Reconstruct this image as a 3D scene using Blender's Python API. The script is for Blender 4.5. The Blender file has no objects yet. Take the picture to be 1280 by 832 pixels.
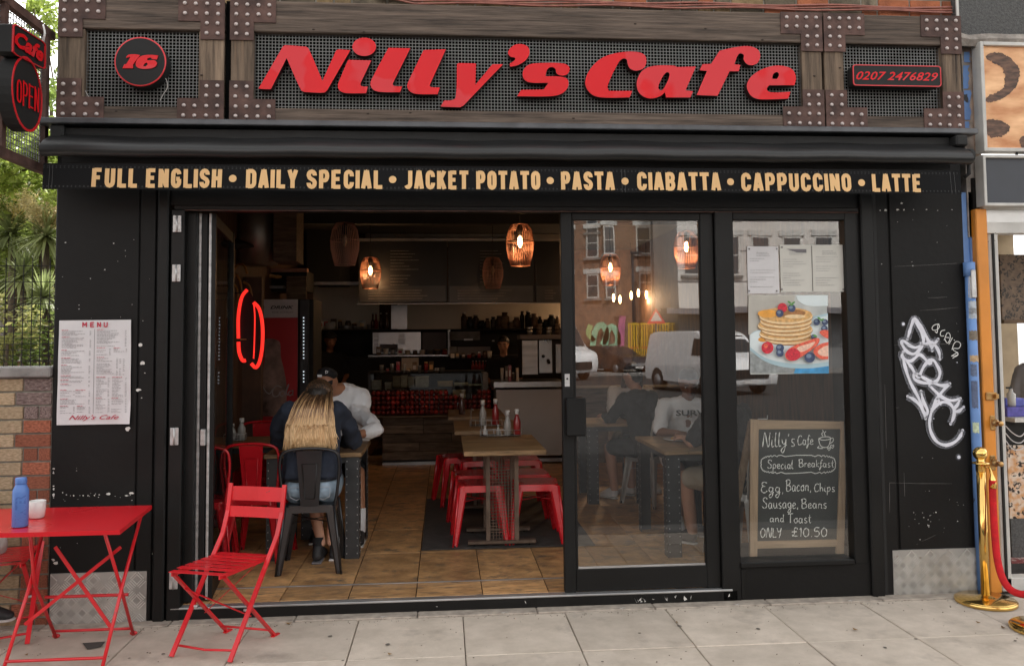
import bpy, bmesh, math, random
from mathutils import Vector, Matrix
from mathutils.geometry import tessellate_polygon
random.seed(7)
R = math.radians
sc = bpy.context.scene
col = sc.collection

# ---------------------------------------------------------------- camera
CAM = Vector((0, -5.25, 1.65)); YAW, PITCH, ROLL, FOC, PY0 = R(4.65), R(3.21), R(-.51), 1050.0, -50.5
_F = Vector((math.sin(YAW)*math.cos(PITCH), math.cos(YAW)*math.cos(PITCH), math.sin(PITCH)))
_R = Vector((math.cos(YAW), -math.sin(YAW), 0)); _U = _R.cross(_F)
_R2 = _R*math.cos(ROLL)+_U*math.sin(ROLL); _U2 = _U*math.cos(ROLL)-_R*math.sin(ROLL)
cd = bpy.data.cameras.new('camera'); cam = bpy.data.objects.new('camera', cd); col.objects.link(cam)
cam.matrix_world = Matrix.Translation(CAM) @ Matrix((_R2, _U2, -_F)).transposed().to_4x4()
cd.sensor_width = 36; cd.lens = 36*FOC/1280; cd.shift_y = PY0/1280; cd.clip_end = 2000; cd.clip_start = .05
sc.camera = cam

# ---------------------------------------------------------------- sky, sun, exposure
SUN_EL, SUN_AZ = R(50), R(7)     # azimuth clockwise from +Y: behind the cafe, which shades its own pavement
w = bpy.data.worlds.new('World'); sc.world = w; w.use_nodes = True
nt = w.node_tree; bg = nt.nodes['Background']
sky = nt.nodes.new('ShaderNodeTexSky'); sky.sky_type = 'NISHITA'; sky.sun_disc = False
sky.sun_elevation = SUN_EL; sky.sun_rotation = SUN_AZ; sky.dust_density = 3.0; sky.air_density = 1.0
hs = nt.nodes.new('ShaderNodeHueSaturation'); hs.inputs['Saturation'].default_value = .0
nt.links.new(sky.outputs[0], hs.inputs['Color']); nt.links.new(hs.outputs[0], bg.inputs[0])
bg.inputs[1].default_value = .15
sd = bpy.data.lights.new('sun', 'SUN'); sd.energy = 2.0; sd.angle = R(1); sd.color = (1, .95, .88)
so = bpy.data.objects.new('sun', sd); col.objects.link(so)
sdir = Vector((math.sin(SUN_AZ)*math.cos(SUN_EL), math.cos(SUN_AZ)*math.cos(SUN_EL), math.sin(SUN_EL)))
so.rotation_euler = sdir.to_track_quat('Z', 'Y').to_euler(); so.location = (2, 12, 14)
sc.view_settings.view_transform = 'Standard'; sc.view_settings.look = 'None'
sc.view_settings.exposure = 1.8; sc.view_settings.gamma = 1
sc.cycles.use_denoising = True
sc.cycles.max_bounces = 7; sc.cycles.diffuse_bounces = 4; sc.cycles.glossy_bounces = 4; sc.cycles.transparent_max_bounces = 12
sc.cycles.transmission_bounces = 4; sc.cycles.sample_clamp_indirect = 4; sc.cycles.caustics_reflective = False

# ---------------------------------------------------------------- helpers
def at(px, py, Y=0.0):
    """point of the place on the plane y=Y that a photo pixel shows"""
    d = _F+_R2*((px-640)/FOC)-_U2*((py-416-PY0)/FOC)
    return CAM+d*((Y-CAM.y)/d.y)
def ground(px, py, z=0.0):
    d = _F+_R2*((px-640)/FOC)-_U2*((py-416-PY0)/FOC)
    return CAM+d*((z-CAM.z)/d.z)

def tag(o, label=None, cat=None, group=None, kind=None):
    if label: o['label'] = label
    if cat: o['category'] = cat
    if group: o['group'] = group
    if kind: o['kind'] = kind
    return o
def thing(name, loc, label, cat, group=None, rz=0):
    o = bpy.data.objects.new(name, None); col.objects.link(o); o.location = loc; o.rotation_euler = (0, 0, rz)
    o.empty_display_size = .1
    return tag(o, label, cat, group)
def origin_of(o):
    v = Vector((0, 0, 0))
    while o is not None:
        v += o.location; o = o.parent
    return v
def inst(name, me, loc, parent=None, rot=(0, 0, 0), scale=(1, 1, 1)):
    o = bpy.data.objects.new(name, me); col.objects.link(o)
    o.parent = parent; o.location = Vector(loc)-(origin_of(parent) if parent else Vector((0, 0, 0)))
    o.rotation_euler = rot; o.scale = scale
    return o
def kids(o): return list(o.children)
def copy_tree(o, parent=None):
    c = o.copy(); col.objects.link(c)
    if parent is not None: c.parent = parent
    for ch in kids(o): copy_tree(ch, c)
    return c

class MB:
    def __init__(s): s.v = []; s.f = []; s.m = []; s.mats = []; s.sm = []
    def mi(s, m):
        if m is None: return 0
        if m not in s.mats: s.mats.append(m)
        return s.mats.index(m)
    def add(s, vs, fs, m=None, smooth=False):
        b = len(s.v); s.v += [tuple(v) for v in vs]; k = s.mi(m)
        for f in fs: s.f.append([b+i for i in f]); s.m.append(k); s.sm.append(smooth)
        return s
    def box(s, x0, x1, y0, y1, z0, z1, m=None, M=None, bev=0):
        if x0 > x1: x0, x1 = x1, x0
        if y0 > y1: y0, y1 = y1, y0
        if z0 > z1: z0, z1 = z1, z0
        if bev:
            b = min(bev, (x1-x0)*.45, (y1-y0)*.45, (z1-z0)*.45)
            vs = []
            for (x, sx) in ((x0, 1), (x1, -1)):
                for (y, sy) in ((y0, 1), (y1, -1)):
                    for (z, sz) in ((z0, 1), (z1, -1)):
                        vs += [(x, y+sy*b, z+sz*b), (x+sx*b, y, z+sz*b), (x+sx*b, y+sy*b, z)]
            bm = bmesh.new(); [bm.verts.new(v) for v in vs]
            bmesh.ops.convex_hull(bm, input=bm.verts); bm.verts.index_update()
            vs = [v.co.copy() for v in bm.verts]; fs = [[v.index for v in f.verts] for f in bm.faces]; bm.free()
        else:
            vs = [Vector((x, y, z)) for x in (x0, x1) for y in (y0, y1) for z in (z0, z1)]
            fs = [(0, 1, 3, 2), (4, 6, 7, 5), (0, 4, 5, 1), (2, 3, 7, 6), (0, 2, 6, 4), (1, 5, 7, 3)]
        if M is not None: vs = [M @ Vector(v) for v in vs]
        return s.add(vs, fs, m)
    def bar(s, a, b, wx, wy, m=None, up=(0, 0, 1)):
        """rectangular bar from a to b; wx across, wy the other way"""
        a, b = Vector(a), Vector(b); d = (b-a); L = d.length; d.normalize(); u = Vector(up)
        if abs(d.dot(u)) > .98: u = Vector((0, 1, 0))
        x = d.cross(u).normalized(); y = x.cross(d)
        M = Matrix((x, y, d)).transposed().to_4x4(); M.translation = a
        return s.box(-wx/2, wx/2, -wy/2, wy/2, 0, L, m, M)
    def tube(s, pts, r, n=8, m=None, closed=False, smooth=True):
        pts = [Vector(p) for p in pts]; N = len(pts); rs = r if isinstance(r, (list, tuple)) else [r]*N
        vs = []; nrm = None
        for i, p in enumerate(pts):
            a = pts[i-1] if (i > 0 or closed) else p
            b = pts[(i+1) % N] if (i < N-1 or closed) else p
            d = (b-a).normalized()
            if nrm is None: nrm = d.orthogonal().normalized()
            nrm = (nrm-d*nrm.dot(d))
            if nrm.length < 1e-6: nrm = d.orthogonal()
            nrm.normalize(); bn = d.cross(nrm)
            for k in range(n):
                t = 2*math.pi*k/n; vs.append(p+(nrm*math.cos(t)+bn*math.sin(t))*rs[i])
        fs = []
        for i in range(N if closed else N-1):
            j = (i+1) % N
            for k in range(n): k2 = (k+1) % n; fs.append((i*n+k, i*n+k2, j*n+k2, j*n+k))
        if not closed: fs += [list(range(n))[::-1], [(N-1)*n+k for k in range(n)]]
        return s.add(vs, fs, m, smooth)
    def lathe(s, prof, c, n=24, m=None, smooth=True, ax=None):
        """prof: (r, z) pairs from bottom to top, turned round a vertical axis at c"""
        vs = []; c = Vector(c)
        for (r, z) in prof:
            for k in range(n):
                t = 2*math.pi*k/n; v = Vector((r*math.cos(t), r*math.sin(t), z)); vs.append(c+(ax @ v if ax else v))
        fs = [(i*n+k, i*n+(k+1) % n, (i+1)*n+(k+1) % n, (i+1)*n+k) for i in range(len(prof)-1) for k in range(n)]
        fs += [list(range(n))[::-1], [(len(prof)-1)*n+k for k in range(n)]]
        return s.add(vs, fs, m, smooth)
    def ball(s, c, rad, m=None, seg=10, rings=7, M=None):
        if not isinstance(rad, (tuple, list)): rad = (rad,)*3
        vs = []; c = Vector(c)
        for i in range(rings+1):
            ph = math.pi*i/rings
            for k in range(seg):
                t = 2*math.pi*k/seg; v = Vector((rad[0]*math.sin(ph)*math.cos(t), rad[1]*math.sin(ph)*math.sin(t), -rad[2]*math.cos(ph)))
                vs.append(c+(M @ v if M else v))
        fs = [(i*seg+k, i*seg+(k+1) % seg, (i+1)*seg+(k+1) % seg, (i+1)*seg+k) for i in range(rings) for k in range(seg)]
        return s.add(vs, fs, m, True)
    def prism(s, loops, fn, m=None, side=None):
        """loops: outer polygon then holes, in 2-D; fn(x, y, k) -> 3-D point, k=0 front, 1 back"""
        flat = [p for l in loops for p in l]
        tris = tessellate_polygon([[Vector((p[0], p[1], 0)) for p in l] for l in loops])
        n = len(flat)
        s.add([fn(p[0], p[1], 0) for p in flat], [t for t in tris], m)
        if side is False: return s
        s.add([fn(p[0], p[1], 1) for p in flat], [t[::-1] for t in tris], m)
        o = 0
        for l in loops:
            k = len(l)
            s.add([fn(p[0], p[1], q) for q in (0, 1) for p in l], [(i, (i+1) % k, k+(i+1) % k, k+i) for i in range(k)], side or m)
        return s
    def ribbon(s, pts, wd, nrm=(0, -1, 0), m=None, lift=0.0):
        """flat stroke of width wd with round ends lying in the plane whose normal is nrm"""
        pts = [Vector(p) for p in pts]; nrm = Vector(nrm); N = len(pts); vs = []
        ws = wd if isinstance(wd, (list, tuple)) else [wd]*N
        for i, p in enumerate(pts):
            a = pts[max(0, i-1)]; b = pts[min(N-1, i+1)]; d = (b-a)
            if d.length < 1e-7: d = Vector((1, 0, 0))
            d.normalize(); q = d.cross(nrm).normalized()*ws[i]*.5
            vs += [p+q+nrm*lift, p-q+nrm*lift]
        s.add(vs, [(2*i, 2*i+1, 2*i+3, 2*i+2) for i in range(N-1)], m)
        return s
    def build(s, name, mat=None, parent=None, label=None, cat=None, kind=None, group=None, smooth=None):
        me = bpy.data.meshes.new(name); off = origin_of(parent) if parent else Vector((0, 0, 0))
        me.from_pydata([tuple(Vector(v)-off) for v in s.v], [], s.f)
        if s.mats:
            for m in s.mats: me.materials.append(m)
            if len(s.mats) > 1: me.polygons.foreach_set('material_index', s.m)
        elif mat: me.materials.append(mat)
        me.polygons.foreach_set('use_smooth', [bool(x) if smooth is None else smooth for x in s.sm])
        me.validate(clean_customdata=False)
        bm = bmesh.new(); bm.from_mesh(me); bmesh.ops.recalc_face_normals(bm, faces=bm.faces) if len(bm.faces) < 60000 else None
        bm.to_mesh(me); bm.free()
        o = bpy.data.objects.new(name, me); col.objects.link(o); o.parent = parent
        return tag(o, label, cat, group, kind)
    def mesh(s, name, mat):
        o = s.build(name, mat); me = o.data; bpy.data.objects.remove(o); return me

def smooth_path(pts, closed=True, n=5):
    """points (x, y) are corners, (x, y, 1) are smooth"""
    out = []; N = len(pts)
    for i in range(N if closed else N-1):
        p0, p1, p2, p3 = (pts[(i-1) % N] if (closed or i > 0) else pts[i]), pts[i], pts[(i+1) % N], (pts[(i+2) % N] if (closed or i < N-2) else pts[i+1])
        s1, s2 = len(p1) > 2, len(p2) > 2
        if not s1 and not s2: out.append((p1[0], p1[1])); continue
        v = lambda p: Vector((p[0], p[1]))
        a, b, c, d = v(p0), v(p1), v(p2), v(p3)
        L = (c-b).length
        t1 = (c-a); t1 = t1.normalized()*L if (s1 and t1.length) else (c-b)
        t2 = (d-b); t2 = t2.normalized()*L if (s2 and t2.length) else (c-b)
        for k in range(n):
            t = k/n; h = (2*t**3-3*t*t+1)*b+(t**3-2*t*t+t)*t1+(-2*t**3+3*t*t)*c+(t**3-t*t)*t2
            out.append((h.x, h.y))
    if not closed: out.append((pts[-1][0], pts[-1][1]))
    return out
def spl(pts, n=5):
    return smooth_path([(p[0], p[1], 1) for p in pts], False, n)
def spl3(pts, n=5, closed=False):
    pts = [Vector(p) for p in pts]; N = len(pts); out = []
    for i in range(N if closed else N-1):
        a, b, c, d = (pts[i-1] if (i > 0 or closed) else pts[i]), pts[i], pts[(i+1) % N], pts[(i+2) % N] if (closed or i < N-2) else pts[i+1]
        for k in range(n):
            t = k/n; out.append(.5*((2*b)+(c-a)*t+(2*a-5*b+4*c-d)*t*t+(3*b-a-3*c+d)*t**3))
    if not closed: out.append(pts[-1])
    return out

# ---------------------------------------------------------------- materials
def mat(name, c, rough=.6, metal=0, var=.15, vs=6, bump=.0, bs=60, rnd=0, coat=0, st=(1, 1, 1), c2=None, spots=None, spec=None, alpha=None, island=False, det=4):
    m = bpy.data.materials.new(name); m.use_nodes = True; t = m.node_tree; n = t.nodes; l = t.links; p = n['Principled BSDF']
    p.inputs['Roughness'].default_value = rough; p.inputs['Metallic'].default_value = metal
    if coat: p.inputs['Coat Weight'].default_value = coat; p.inputs['Coat Roughness'].default_value = .12
    if spec is not None: p.inputs['Specular IOR Level'].default_value = spec
    tc = n.new('ShaderNodeTexCoord'); mp = n.new('ShaderNodeMapping'); mp.inputs['Scale'].default_value = st
    oi = n.new('ShaderNodeObjectInfo'); l.new(tc.outputs['Object'], mp.inputs[0])
    mv = n.new('ShaderNodeVectorMath'); mv.operation = 'ADD'; l.new(mp.outputs[0], mv.inputs[0])
    cb = n.new('ShaderNodeCombineXYZ'); mm = n.new('ShaderNodeMath'); mm.operation = 'MULTIPLY'; mm.inputs[1].default_value = 37 if rnd else 0
    l.new(oi.outputs['Random'], mm.inputs[0]); l.new(mm.outputs[0], cb.inputs[0]); l.new(mm.outputs[0], cb.inputs[2]); l.new(cb.outputs[0], mv.inputs[1])
    vec = mv.outputs[0]
    nz = n.new('ShaderNodeTexNoise'); nz.inputs['Scale'].default_value = vs; nz.inputs['Detail'].default_value = det; nz.inputs['Roughness'].default_value = .68 if det > 6 else .5; l.new(vec, nz.inputs['Vector'])
    rp = n.new('ShaderNodeValToRGB'); l.new(nz.outputs[0], rp.inputs[0])
    a = [max(0, x*(1-var)) for x in c]; b = [min(1, x*(1+var)) for x in (c2 or c)]
    rp.color_ramp.elements[0].position = .3; rp.color_ramp.elements[1].position = .7
    rp.color_ramp.elements[0].color = (*a, 1); rp.color_ramp.elements[1].color = (*b, 1)
    out = rp.outputs[0]
    if rnd:
        h = n.new('ShaderNodeHueSaturation'); mr = n.new('ShaderNodeMapRange'); l.new(oi.outputs['Random'], mr.inputs[0])
        if island:
            gi = n.new('ShaderNodeNewGeometry'); l.new(gi.outputs['Random Per Island'], mr.inputs[0])
        mr.inputs[3].default_value = 1-rnd; mr.inputs[4].default_value = 1+rnd; l.new(mr.outputs[0], h.inputs['Value']); l.new(out, h.inputs['Color']); out = h.outputs[0]
    if spots:   # (colour, scale, threshold)
        s2 = n.new('ShaderNodeTexNoise'); s2.inputs['Scale'].default_value = spots[1]; s2.inputs['Detail'].default_value = 3 if det < 7 else 7; s2.inputs['Roughness'].default_value = .62; l.new(vec, s2.inputs['Vector'])
        r2 = n.new('ShaderNodeValToRGB'); r2.color_ramp.elements[0].position = spots[2]; r2.color_ramp.elements[1].position = spots[2]+(spots[3] if len(spots) > 3 else .02)
        l.new(s2.outputs[0], r2.inputs[0]); mx = n.new('ShaderNodeMix'); mx.data_type = 'RGBA'
        l.new(r2.outputs[0], mx.inputs[0]); l.new(out, mx.inputs[6]); mx.inputs[7].default_value = (*spots[0], 1); out = mx.outputs[2]
    l.new(out, p.inputs['Base Color'])
    if bump:
        b2 = n.new('ShaderNodeTexNoise'); b2.inputs['Scale'].default_value = bs; b2.inputs['Detail'].default_value = 5; l.new(vec, b2.inputs['Vector'])
        bp = n.new('ShaderNodeBump'); bp.inputs['Strength'].default_value = bump; bp.inputs['Distance'].default_value = .01
        l.new(b2.outputs[0], bp.inputs['Height']); l.new(bp.outputs[0], p.inputs['Normal'])
    # roughness variation
    rr = n.new('ShaderNodeMapRange'); rr.inputs[3].default_value = max(.03, rough-.08); rr.inputs[4].default_value = min(1, rough+.1)
    l.new(nz.outputs[0], rr.inputs[0]); l.new(rr.outputs[0], p.inputs['Roughness'])
    return m
def emit(name, c, s):
    m = bpy.data.materials.new(name); m.use_nodes = True; p = m.node_tree.nodes['Principled BSDF']
    p.inputs['Base Color'].default_value = (*c, 1); p.inputs['Emission Color'].default_value = (*c, 1); p.inputs['Emission Strength'].default_value = s
    return m
def glassmat(name, tint, fac, rough=0.0, dust=0.0):
    m = bpy.data.materials.new(name); m.use_nodes = True; t = m.node_tree; n = t.nodes; l = t.links; n.remove(n['Principled BSDF'])
    tr = n.new('ShaderNodeBsdfTransparent'); tr.inputs[0].default_value = (*tint, 1)
    gl = n.new('ShaderNodeBsdfGlossy'); gl.inputs['Roughness'].default_value = rough
    wn = n.new('ShaderNodeTexNoise'); wn.inputs['Scale'].default_value = 1.6; wn.inputs['Detail'].default_value = 1; wb = n.new('ShaderNodeBump'); wb.inputs['Strength'].default_value = .03; wb.inputs['Distance'].default_value = .02
    wt = n.new('ShaderNodeTexCoord'); l.new(wt.outputs['Object'], wn.inputs['Vector']); l.new(wn.outputs[0], wb.inputs['Height']); l.new(wb.outputs[0], gl.inputs['Normal'])
    fr = n.new('ShaderNodeFresnel'); fr.inputs[0].default_value = 1.5
    ad = n.new('ShaderNodeMath'); ad.operation = 'ADD'; ad.inputs[1].default_value = fac; ad.use_clamp = True; l.new(fr.outputs[0], ad.inputs[0])
    gb = n.new('ShaderNodeNewGeometry'); iv = n.new('ShaderNodeMath'); iv.operation = 'SUBTRACT'; iv.inputs[0].default_value = 1; l.new(gb.outputs['Backfacing'], iv.inputs[1]); mu = n.new('ShaderNodeMath'); mu.operation = 'MULTIPLY'; l.new(ad.outputs[0], mu.inputs[0]); l.new(iv.outputs[0], mu.inputs[1])
    mx = n.new('ShaderNodeMixShader'); l.new(mu.outputs[0], mx.inputs[0]); l.new(tr.outputs[0], mx.inputs[1]); l.new(gl.outputs[0], mx.inputs[2])
    o = mx.outputs[0]
    if dust:
        df = n.new('ShaderNodeBsdfDiffuse'); df.inputs[0].default_value = (.6, .58, .55, 1)
        nz = n.new('ShaderNodeTexNoise'); nz.inputs['Scale'].default_value = 3; nz.inputs['Detail'].default_value = 8
        mr = n.new('ShaderNodeMapRange'); mr.inputs[1].default_value = .35; mr.inputs[2].default_value = .8; mr.inputs[4].default_value = dust; l.new(nz.outputs[0], mr.inputs[0])
        m2 = n.new('ShaderNodeMixShader'); l.new(mr.outputs[0], m2.inputs[0]); l.new(o, m2.inputs[1]); l.new(df.outputs[0], m2.inputs[2]); o = m2.outputs[0]
    l.new(o, n['Material Output'].inputs[0])
    return m

CH = (.42, .4, .37)
M = dict(
 black=mat('black_paint', (.0065, .0062, .006), .55, spec=.22, var=.3, vs=3, bump=.15, bs=25, spots=((.2, .19, .18), 38, .8, .01)),
 blackc=mat('black_paint_clean', (.005, .005, .005), .45, spec=.28, var=.25, vs=4, bump=.08, bs=30, spots=((.15, .15, .14), 60, .8, .01)),
 wood_h=mat('weathered_wood_across', (.04, .028, .021), .85, var=.5, vs=3.6, bump=.6, bs=10, st=(.45, 6, 9), c2=(.14, .105, .082), rnd=.3, det=8),
 wood_v=mat('weathered_wood_upright', (.045, .03, .022), .85, var=.5, vs=3.6, bump=.6, bs=10, st=(8, 6, .45), c2=(.2, .145, .1), rnd=.3, spots=((.17, .07, .025), 1.6, .6, .25), det=8),
 rust=mat('rusty_plate', (.06, .03, .024), .7, metal=.15, var=.35, vs=9, bump=.25, bs=50, c2=(.105, .058, .047), rnd=.15),
 bolt=mat('bright_bolt', (.5, .44, .42), .5, metal=.4, var=.1),
 mesh=mat('grey_wire', (.21, .215, .21), .55, metal=.3, var=.15, vs=2),
 backing=mat('dark_backing', (.003, .003, .003), .95, var=.1, spec=.05),
 redletter=mat('red_acrylic', (.68, .004, .010), .3, var=.05, vs=2, coat=.2, spec=.15, spots=((.66, .03, .04), 1.3, .5, .02)),  # paler swooshes are clearcoat reflections put into the red colour
 redside=mat('letter_side', (.03, .006, .006), .4, var=.1),
 gold=mat('printed_gold', (.74, .47, .22), .8, var=.06, vs=3),
 canvas=mat('black_canvas', (.0055, .0055, .006), .8, spec=.2, var=.25, vs=4, bump=.12, bs=6),
 vinyl=mat('awning_vinyl', (.014, .014, .0145), .36, var=.35, vs=3, bump=.12, bs=12, st=(.4, 3, 3)),
 lip=mat('grey_metal_ledge', (.085, .088, .095), .4, metal=.4, var=.25, vs=8, spots=((.5, .5, .5), 25, .73)),
 stitch=mat('stitching', (.12, .12, .12), .8, var=.1),
 alu=mat('brushed_aluminium', (.45, .45, .45), .38, metal=.75, var=.25, vs=6, st=(.3, 5, 5), bump=.2, bs=20),
 bars=mat('tread_bars', (.62, .61, .58), .4, metal=.45, var=.2, vs=9),
 plate=mat('tread_plate', (.36, .35, .33), .5, metal=.4, var=.25, vs=7, spots=((.2, .16, .12), 14, .7)),
 steel=mat('kitchen_steel', (.42, .42, .42), .3, metal=.85, var=.2, vs=3),
 hinge=mat('hinge_steel', (.5, .5, .5), .4, metal=.7, var=.2, vs=20),
 mortar=mat('mortar', (.25, .235, .2), .95, var=.25, vs=20, bump=.5, bs=90),
 ybrick=mat('yellow_brick', (.50, .35, .2), .9, var=.2, vs=9, bump=1.0, bs=45, rnd=.18, c2=(.58, .44, .29)),
 rbrick=mat('red_brick', (.32, .09, .045), .9, var=.35, vs=9, bump=1.0, bs=45, rnd=.25, c2=(.4, .14, .08)),
 pbrick=mat('stained_brick', (.16, .085, .07), .9, var=.4, vs=7, bump=1.0, bs=45, rnd=.2, c2=(.32, .24, .22), spots=((.55, .5, .47), 8, .62, .08)),
 sbrick=mat('stock_brick', (.19, .125, .05), .92, var=.4, vs=9, bump=.6, bs=70, rnd=.35, c2=(.28, .2, .11)),
 bbrick=mat('sooty_brick', (.1, .08, .055), .92, var=.4, vs=9, bump=.6, bs=70, rnd=.35, c2=(.16, .13, .09)),
 obrick=mat('orange_brick', (.33, .11, .05), .92, var=.35, vs=9, bump=.6, bs=70, rnd=.25),
 concrete=mat('coping_concrete', (.2, .19, .18), .92, var=.3, vs=8, bump=.5, bs=60),
 slab=mat('paving_slab', (.52, .445, .365), .93, var=.13, vs=5, bump=.35, bs=240, rnd=.07, c2=(.56, .485, .41), spots=((.3, .255, .215), 3.2, .56, .22), det=9),
 joint=mat('slab_joint', (.2, .18, .15), .95, var=.3, vs=30),
 kerbm=mat('threshold_stone', (.36, .31, .26), .95, var=.3, vs=14, bump=.6, bs=90, spots=((.6, .57, .52), 9, .68, .03)),
 asphalt=mat('asphalt', (.032, .031, .03), .9, var=.2, vs=4, bump=.3, bs=150),
 tile=mat('slate_tile', (.33, .175, .078), .42, var=.3, vs=2.6, bump=.4, bs=16, rnd=.24, c2=(.56, .32, .14), st=(1, 2.2, 1), spots=((.14, .105, .075), 3.0, .54, .14), det=9),
 grout=mat('dark_grout', (.03, .022, .015), .9, var=.1),
 tablewood=mat('table_wood', (.1, .055, .022), .5, var=.45, vs=4, st=(1, 9, 9), bump=.2, bs=12, c2=(.26, .16, .075), det=7),
 darkwood=mat('dark_reclaimed_wood', (.1, .065, .04), .75, var=.5, vs=4, st=(1, 6, 7), bump=.4, bs=10, c2=(.17, .12, .08), rnd=.3, det=7),
 framewood=mat('pine_frame', (.36, .25, .16), .75, var=.3, vs=5, st=(9, 9, .7), bump=.3, bs=10, det=7),
 framewoodh=mat('pine_frame_across', (.36, .25, .16), .75, var=.3, vs=5, st=(.7, 9, 9), bump=.3, bs=10, det=7),
 redtop=mat('red_table_enamel', (.62, .01, .018), .3, var=.04, vs=2, coat=.25, det=1),
 redpaint=mat('red_metal_paint', (.62, .012, .02), .33, var=.12, vs=4, coat=.2, rnd=.06, spots=((.13, .05, .04), 24, .69, .03)),
 redstool=mat('red_stool_paint', (.55, .012, .02), .25, var=.12, vs=4, coat=.4),
 darkmetal=mat('dark_table_metal', (.05, .052, .055), .45, metal=.5, var=.3, vs=6),
 blackmetal=mat('black_chair_metal', (.012, .012, .014), .3, var=.2, vs=5, coat=.2),
 rivet=mat('rivet', (.5, .5, .5), .35, metal=.6, var=.1),
 brownmetal=mat('brown_table_metal', (.14, .1, .075), .55, metal=.4, var=.35, vs=9, rnd=.1),
 brass=mat('polished_brass', (.78, .52, .17), .13, metal=1, var=.08, vs=3),
 brass2=mat('worn_brass', (.5, .3, .12), .3, metal=.9, var=.25, vs=12),
 rope=mat('red_velvet', (.55, .01, .015), .9, var=.2, vs=30, bump=.5, bs=160),
 blueP=mat('blue_paint', (.14, .27, .56), .5, var=.2, vs=5, bump=.3, bs=20, spots=((.04, .045, .05), 6, .62, .03)),
 plaster=mat('crumbling_plaster', (.3, .27, .24), .95, var=.4, vs=12, bump=.8, bs=30),
 rough=mat('dark_roughcast', (.105, .105, .103), .95, var=.3, vs=60, bump=.9, bs=150),
 orangeP=mat('orange_paint', (.68, .25, .03), .45, var=.12, vs=4, bump=.15, bs=25, spots=((.1, .05, .02), 22, .74)),
 whiteP=mat('white_frame_paint', (.55, .54, .51), .5, var=.15, vs=6, bump=.2, bs=30, spots=((.2, .18, .16), 12, .7)),
 paper=mat('paper', (.62, .61, .62), .55, var=.05, vs=5, bump=.7, bs=6),
 paper2=mat('cream_paper', (.58, .57, .52), .6, var=.05, vs=5, bump=.3, bs=6),
 ink=mat('grey_ink', (.18, .17, .18), .8, var=.1),
 redink=mat('red_ink', (.45, .02, .05), .7, var=.1),
 chip=mat('bare_plaster_chip', (.6, .59, .56), .9, var=.1),
 board=mat('chalkboard', (.028, .031, .03), .7, var=.35, vs=3),
 chalk=mat('chalk', (.75, .75, .73), .95, var=.15, vs=60),
 spray=mat('white_spray', (.68, .69, .76), .6, var=.12, vs=8),
 neon=emit('neon', (1, .03, .02), .32),
 led=emit('led', (.8, .9, 1), .22),
 bulb=emit('bulb', (1, .55, .2), 9),
 bulboff=mat('bulb_off', (.4, .3, .2), .2, var=.1),
 copper=mat('copper_wire', (.4, .2, .14), .35, metal=.75, var=.15),
 copperd=mat('dull_copper_wire', (.5, .26, .2), .5, metal=.3, var=.15),
 cream=mat('cream_wall', (.82, .74, .62), .6, var=.1, vs=2),
 ceil=mat('dark_ceiling', (.03, .028, .026), .9, var=.3, vs=3),
 iwall=mat('brown_interior_wall', (.05, .026, .017), .7, var=.45, vs=6, st=(1, 4, .6), c2=(.085, .045, .027)),
 menu=mat('menu_board', (.006, .006, .007), .4, var=.4, vs=2, coat=.15),
 black2=mat('matt_black', (.006, .006, .006), .7, var=.2),
 mug=mat('white_china', (.62, .6, .58), .25, var=.04, coat=.3),
 bluebot=mat('blue_bottle', (.09, .2, .52), .42, var=.08, vs=6),
 mat_rub=mat('rubber_mat', (.05, .045, .042), .8, var=.3, vs=15, bump=.5, bs=120),
 skin=mat('skin', (.52, .28, .19), .5, var=.1, vs=8, spec=.4),
 tan=mat('tanned_skin', (.36, .17, .1), .5, var=.12, vs=8, spec=.4),
 navy=mat('navy_cotton', (.02, .027, .045), .9, var=.25, vs=7, bump=.6, bs=9),
 whitec=mat('white_cotton', (.8, .8, .82), .9, var=.07, vs=6, bump=.7, bs=12),
 denim=mat('pale_denim', (.2, .28, .36), .9, var=.3, vs=9, bump=.4, bs=30, c2=(.28, .36, .44)),
 blackcl=mat('black_cotton', (.012, .012, .014), .9, var=.25, vs=6, bump=.5, bs=12),
 beige=mat('beige_cotton', (.5, .43, .34), .9, var=.12, vs=6, bump=.5, bs=14),
 bluecl=mat('blue_sportswear', (.03, .14, .45), .6, var=.15, vs=5, bump=.4, bs=10),
 shoe=mat('dark_shoe', (.02, .02, .022), .6, var=.3, vs=20),
 hairdark=mat('dark_hair', (.02, .014, .01), .5, var=.3, vs=20, st=(6, 6, .6), bump=.4, bs=30),
 glass=glassmat('shop_glass', (.96, .97, .96), .12, dust=.003),
 glassi=glassmat('folded_door_glass', (.85, .87, .85), -.3, dust=.01),
 cglass=glassmat('case_glass', (.9, .92, .9), .02),
 ketchup=mat('red_sauce', (.3, .02, .02), .3, var=.1, coat=.4),
 vinegar=mat('brown_sauce', (.08, .04, .03), .25, var=.1, coat=.4),
 can=mat('red_can', (.21, .016, .012), .3, metal=.3, var=.3, vs=9, rnd=.6),
)
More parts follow.
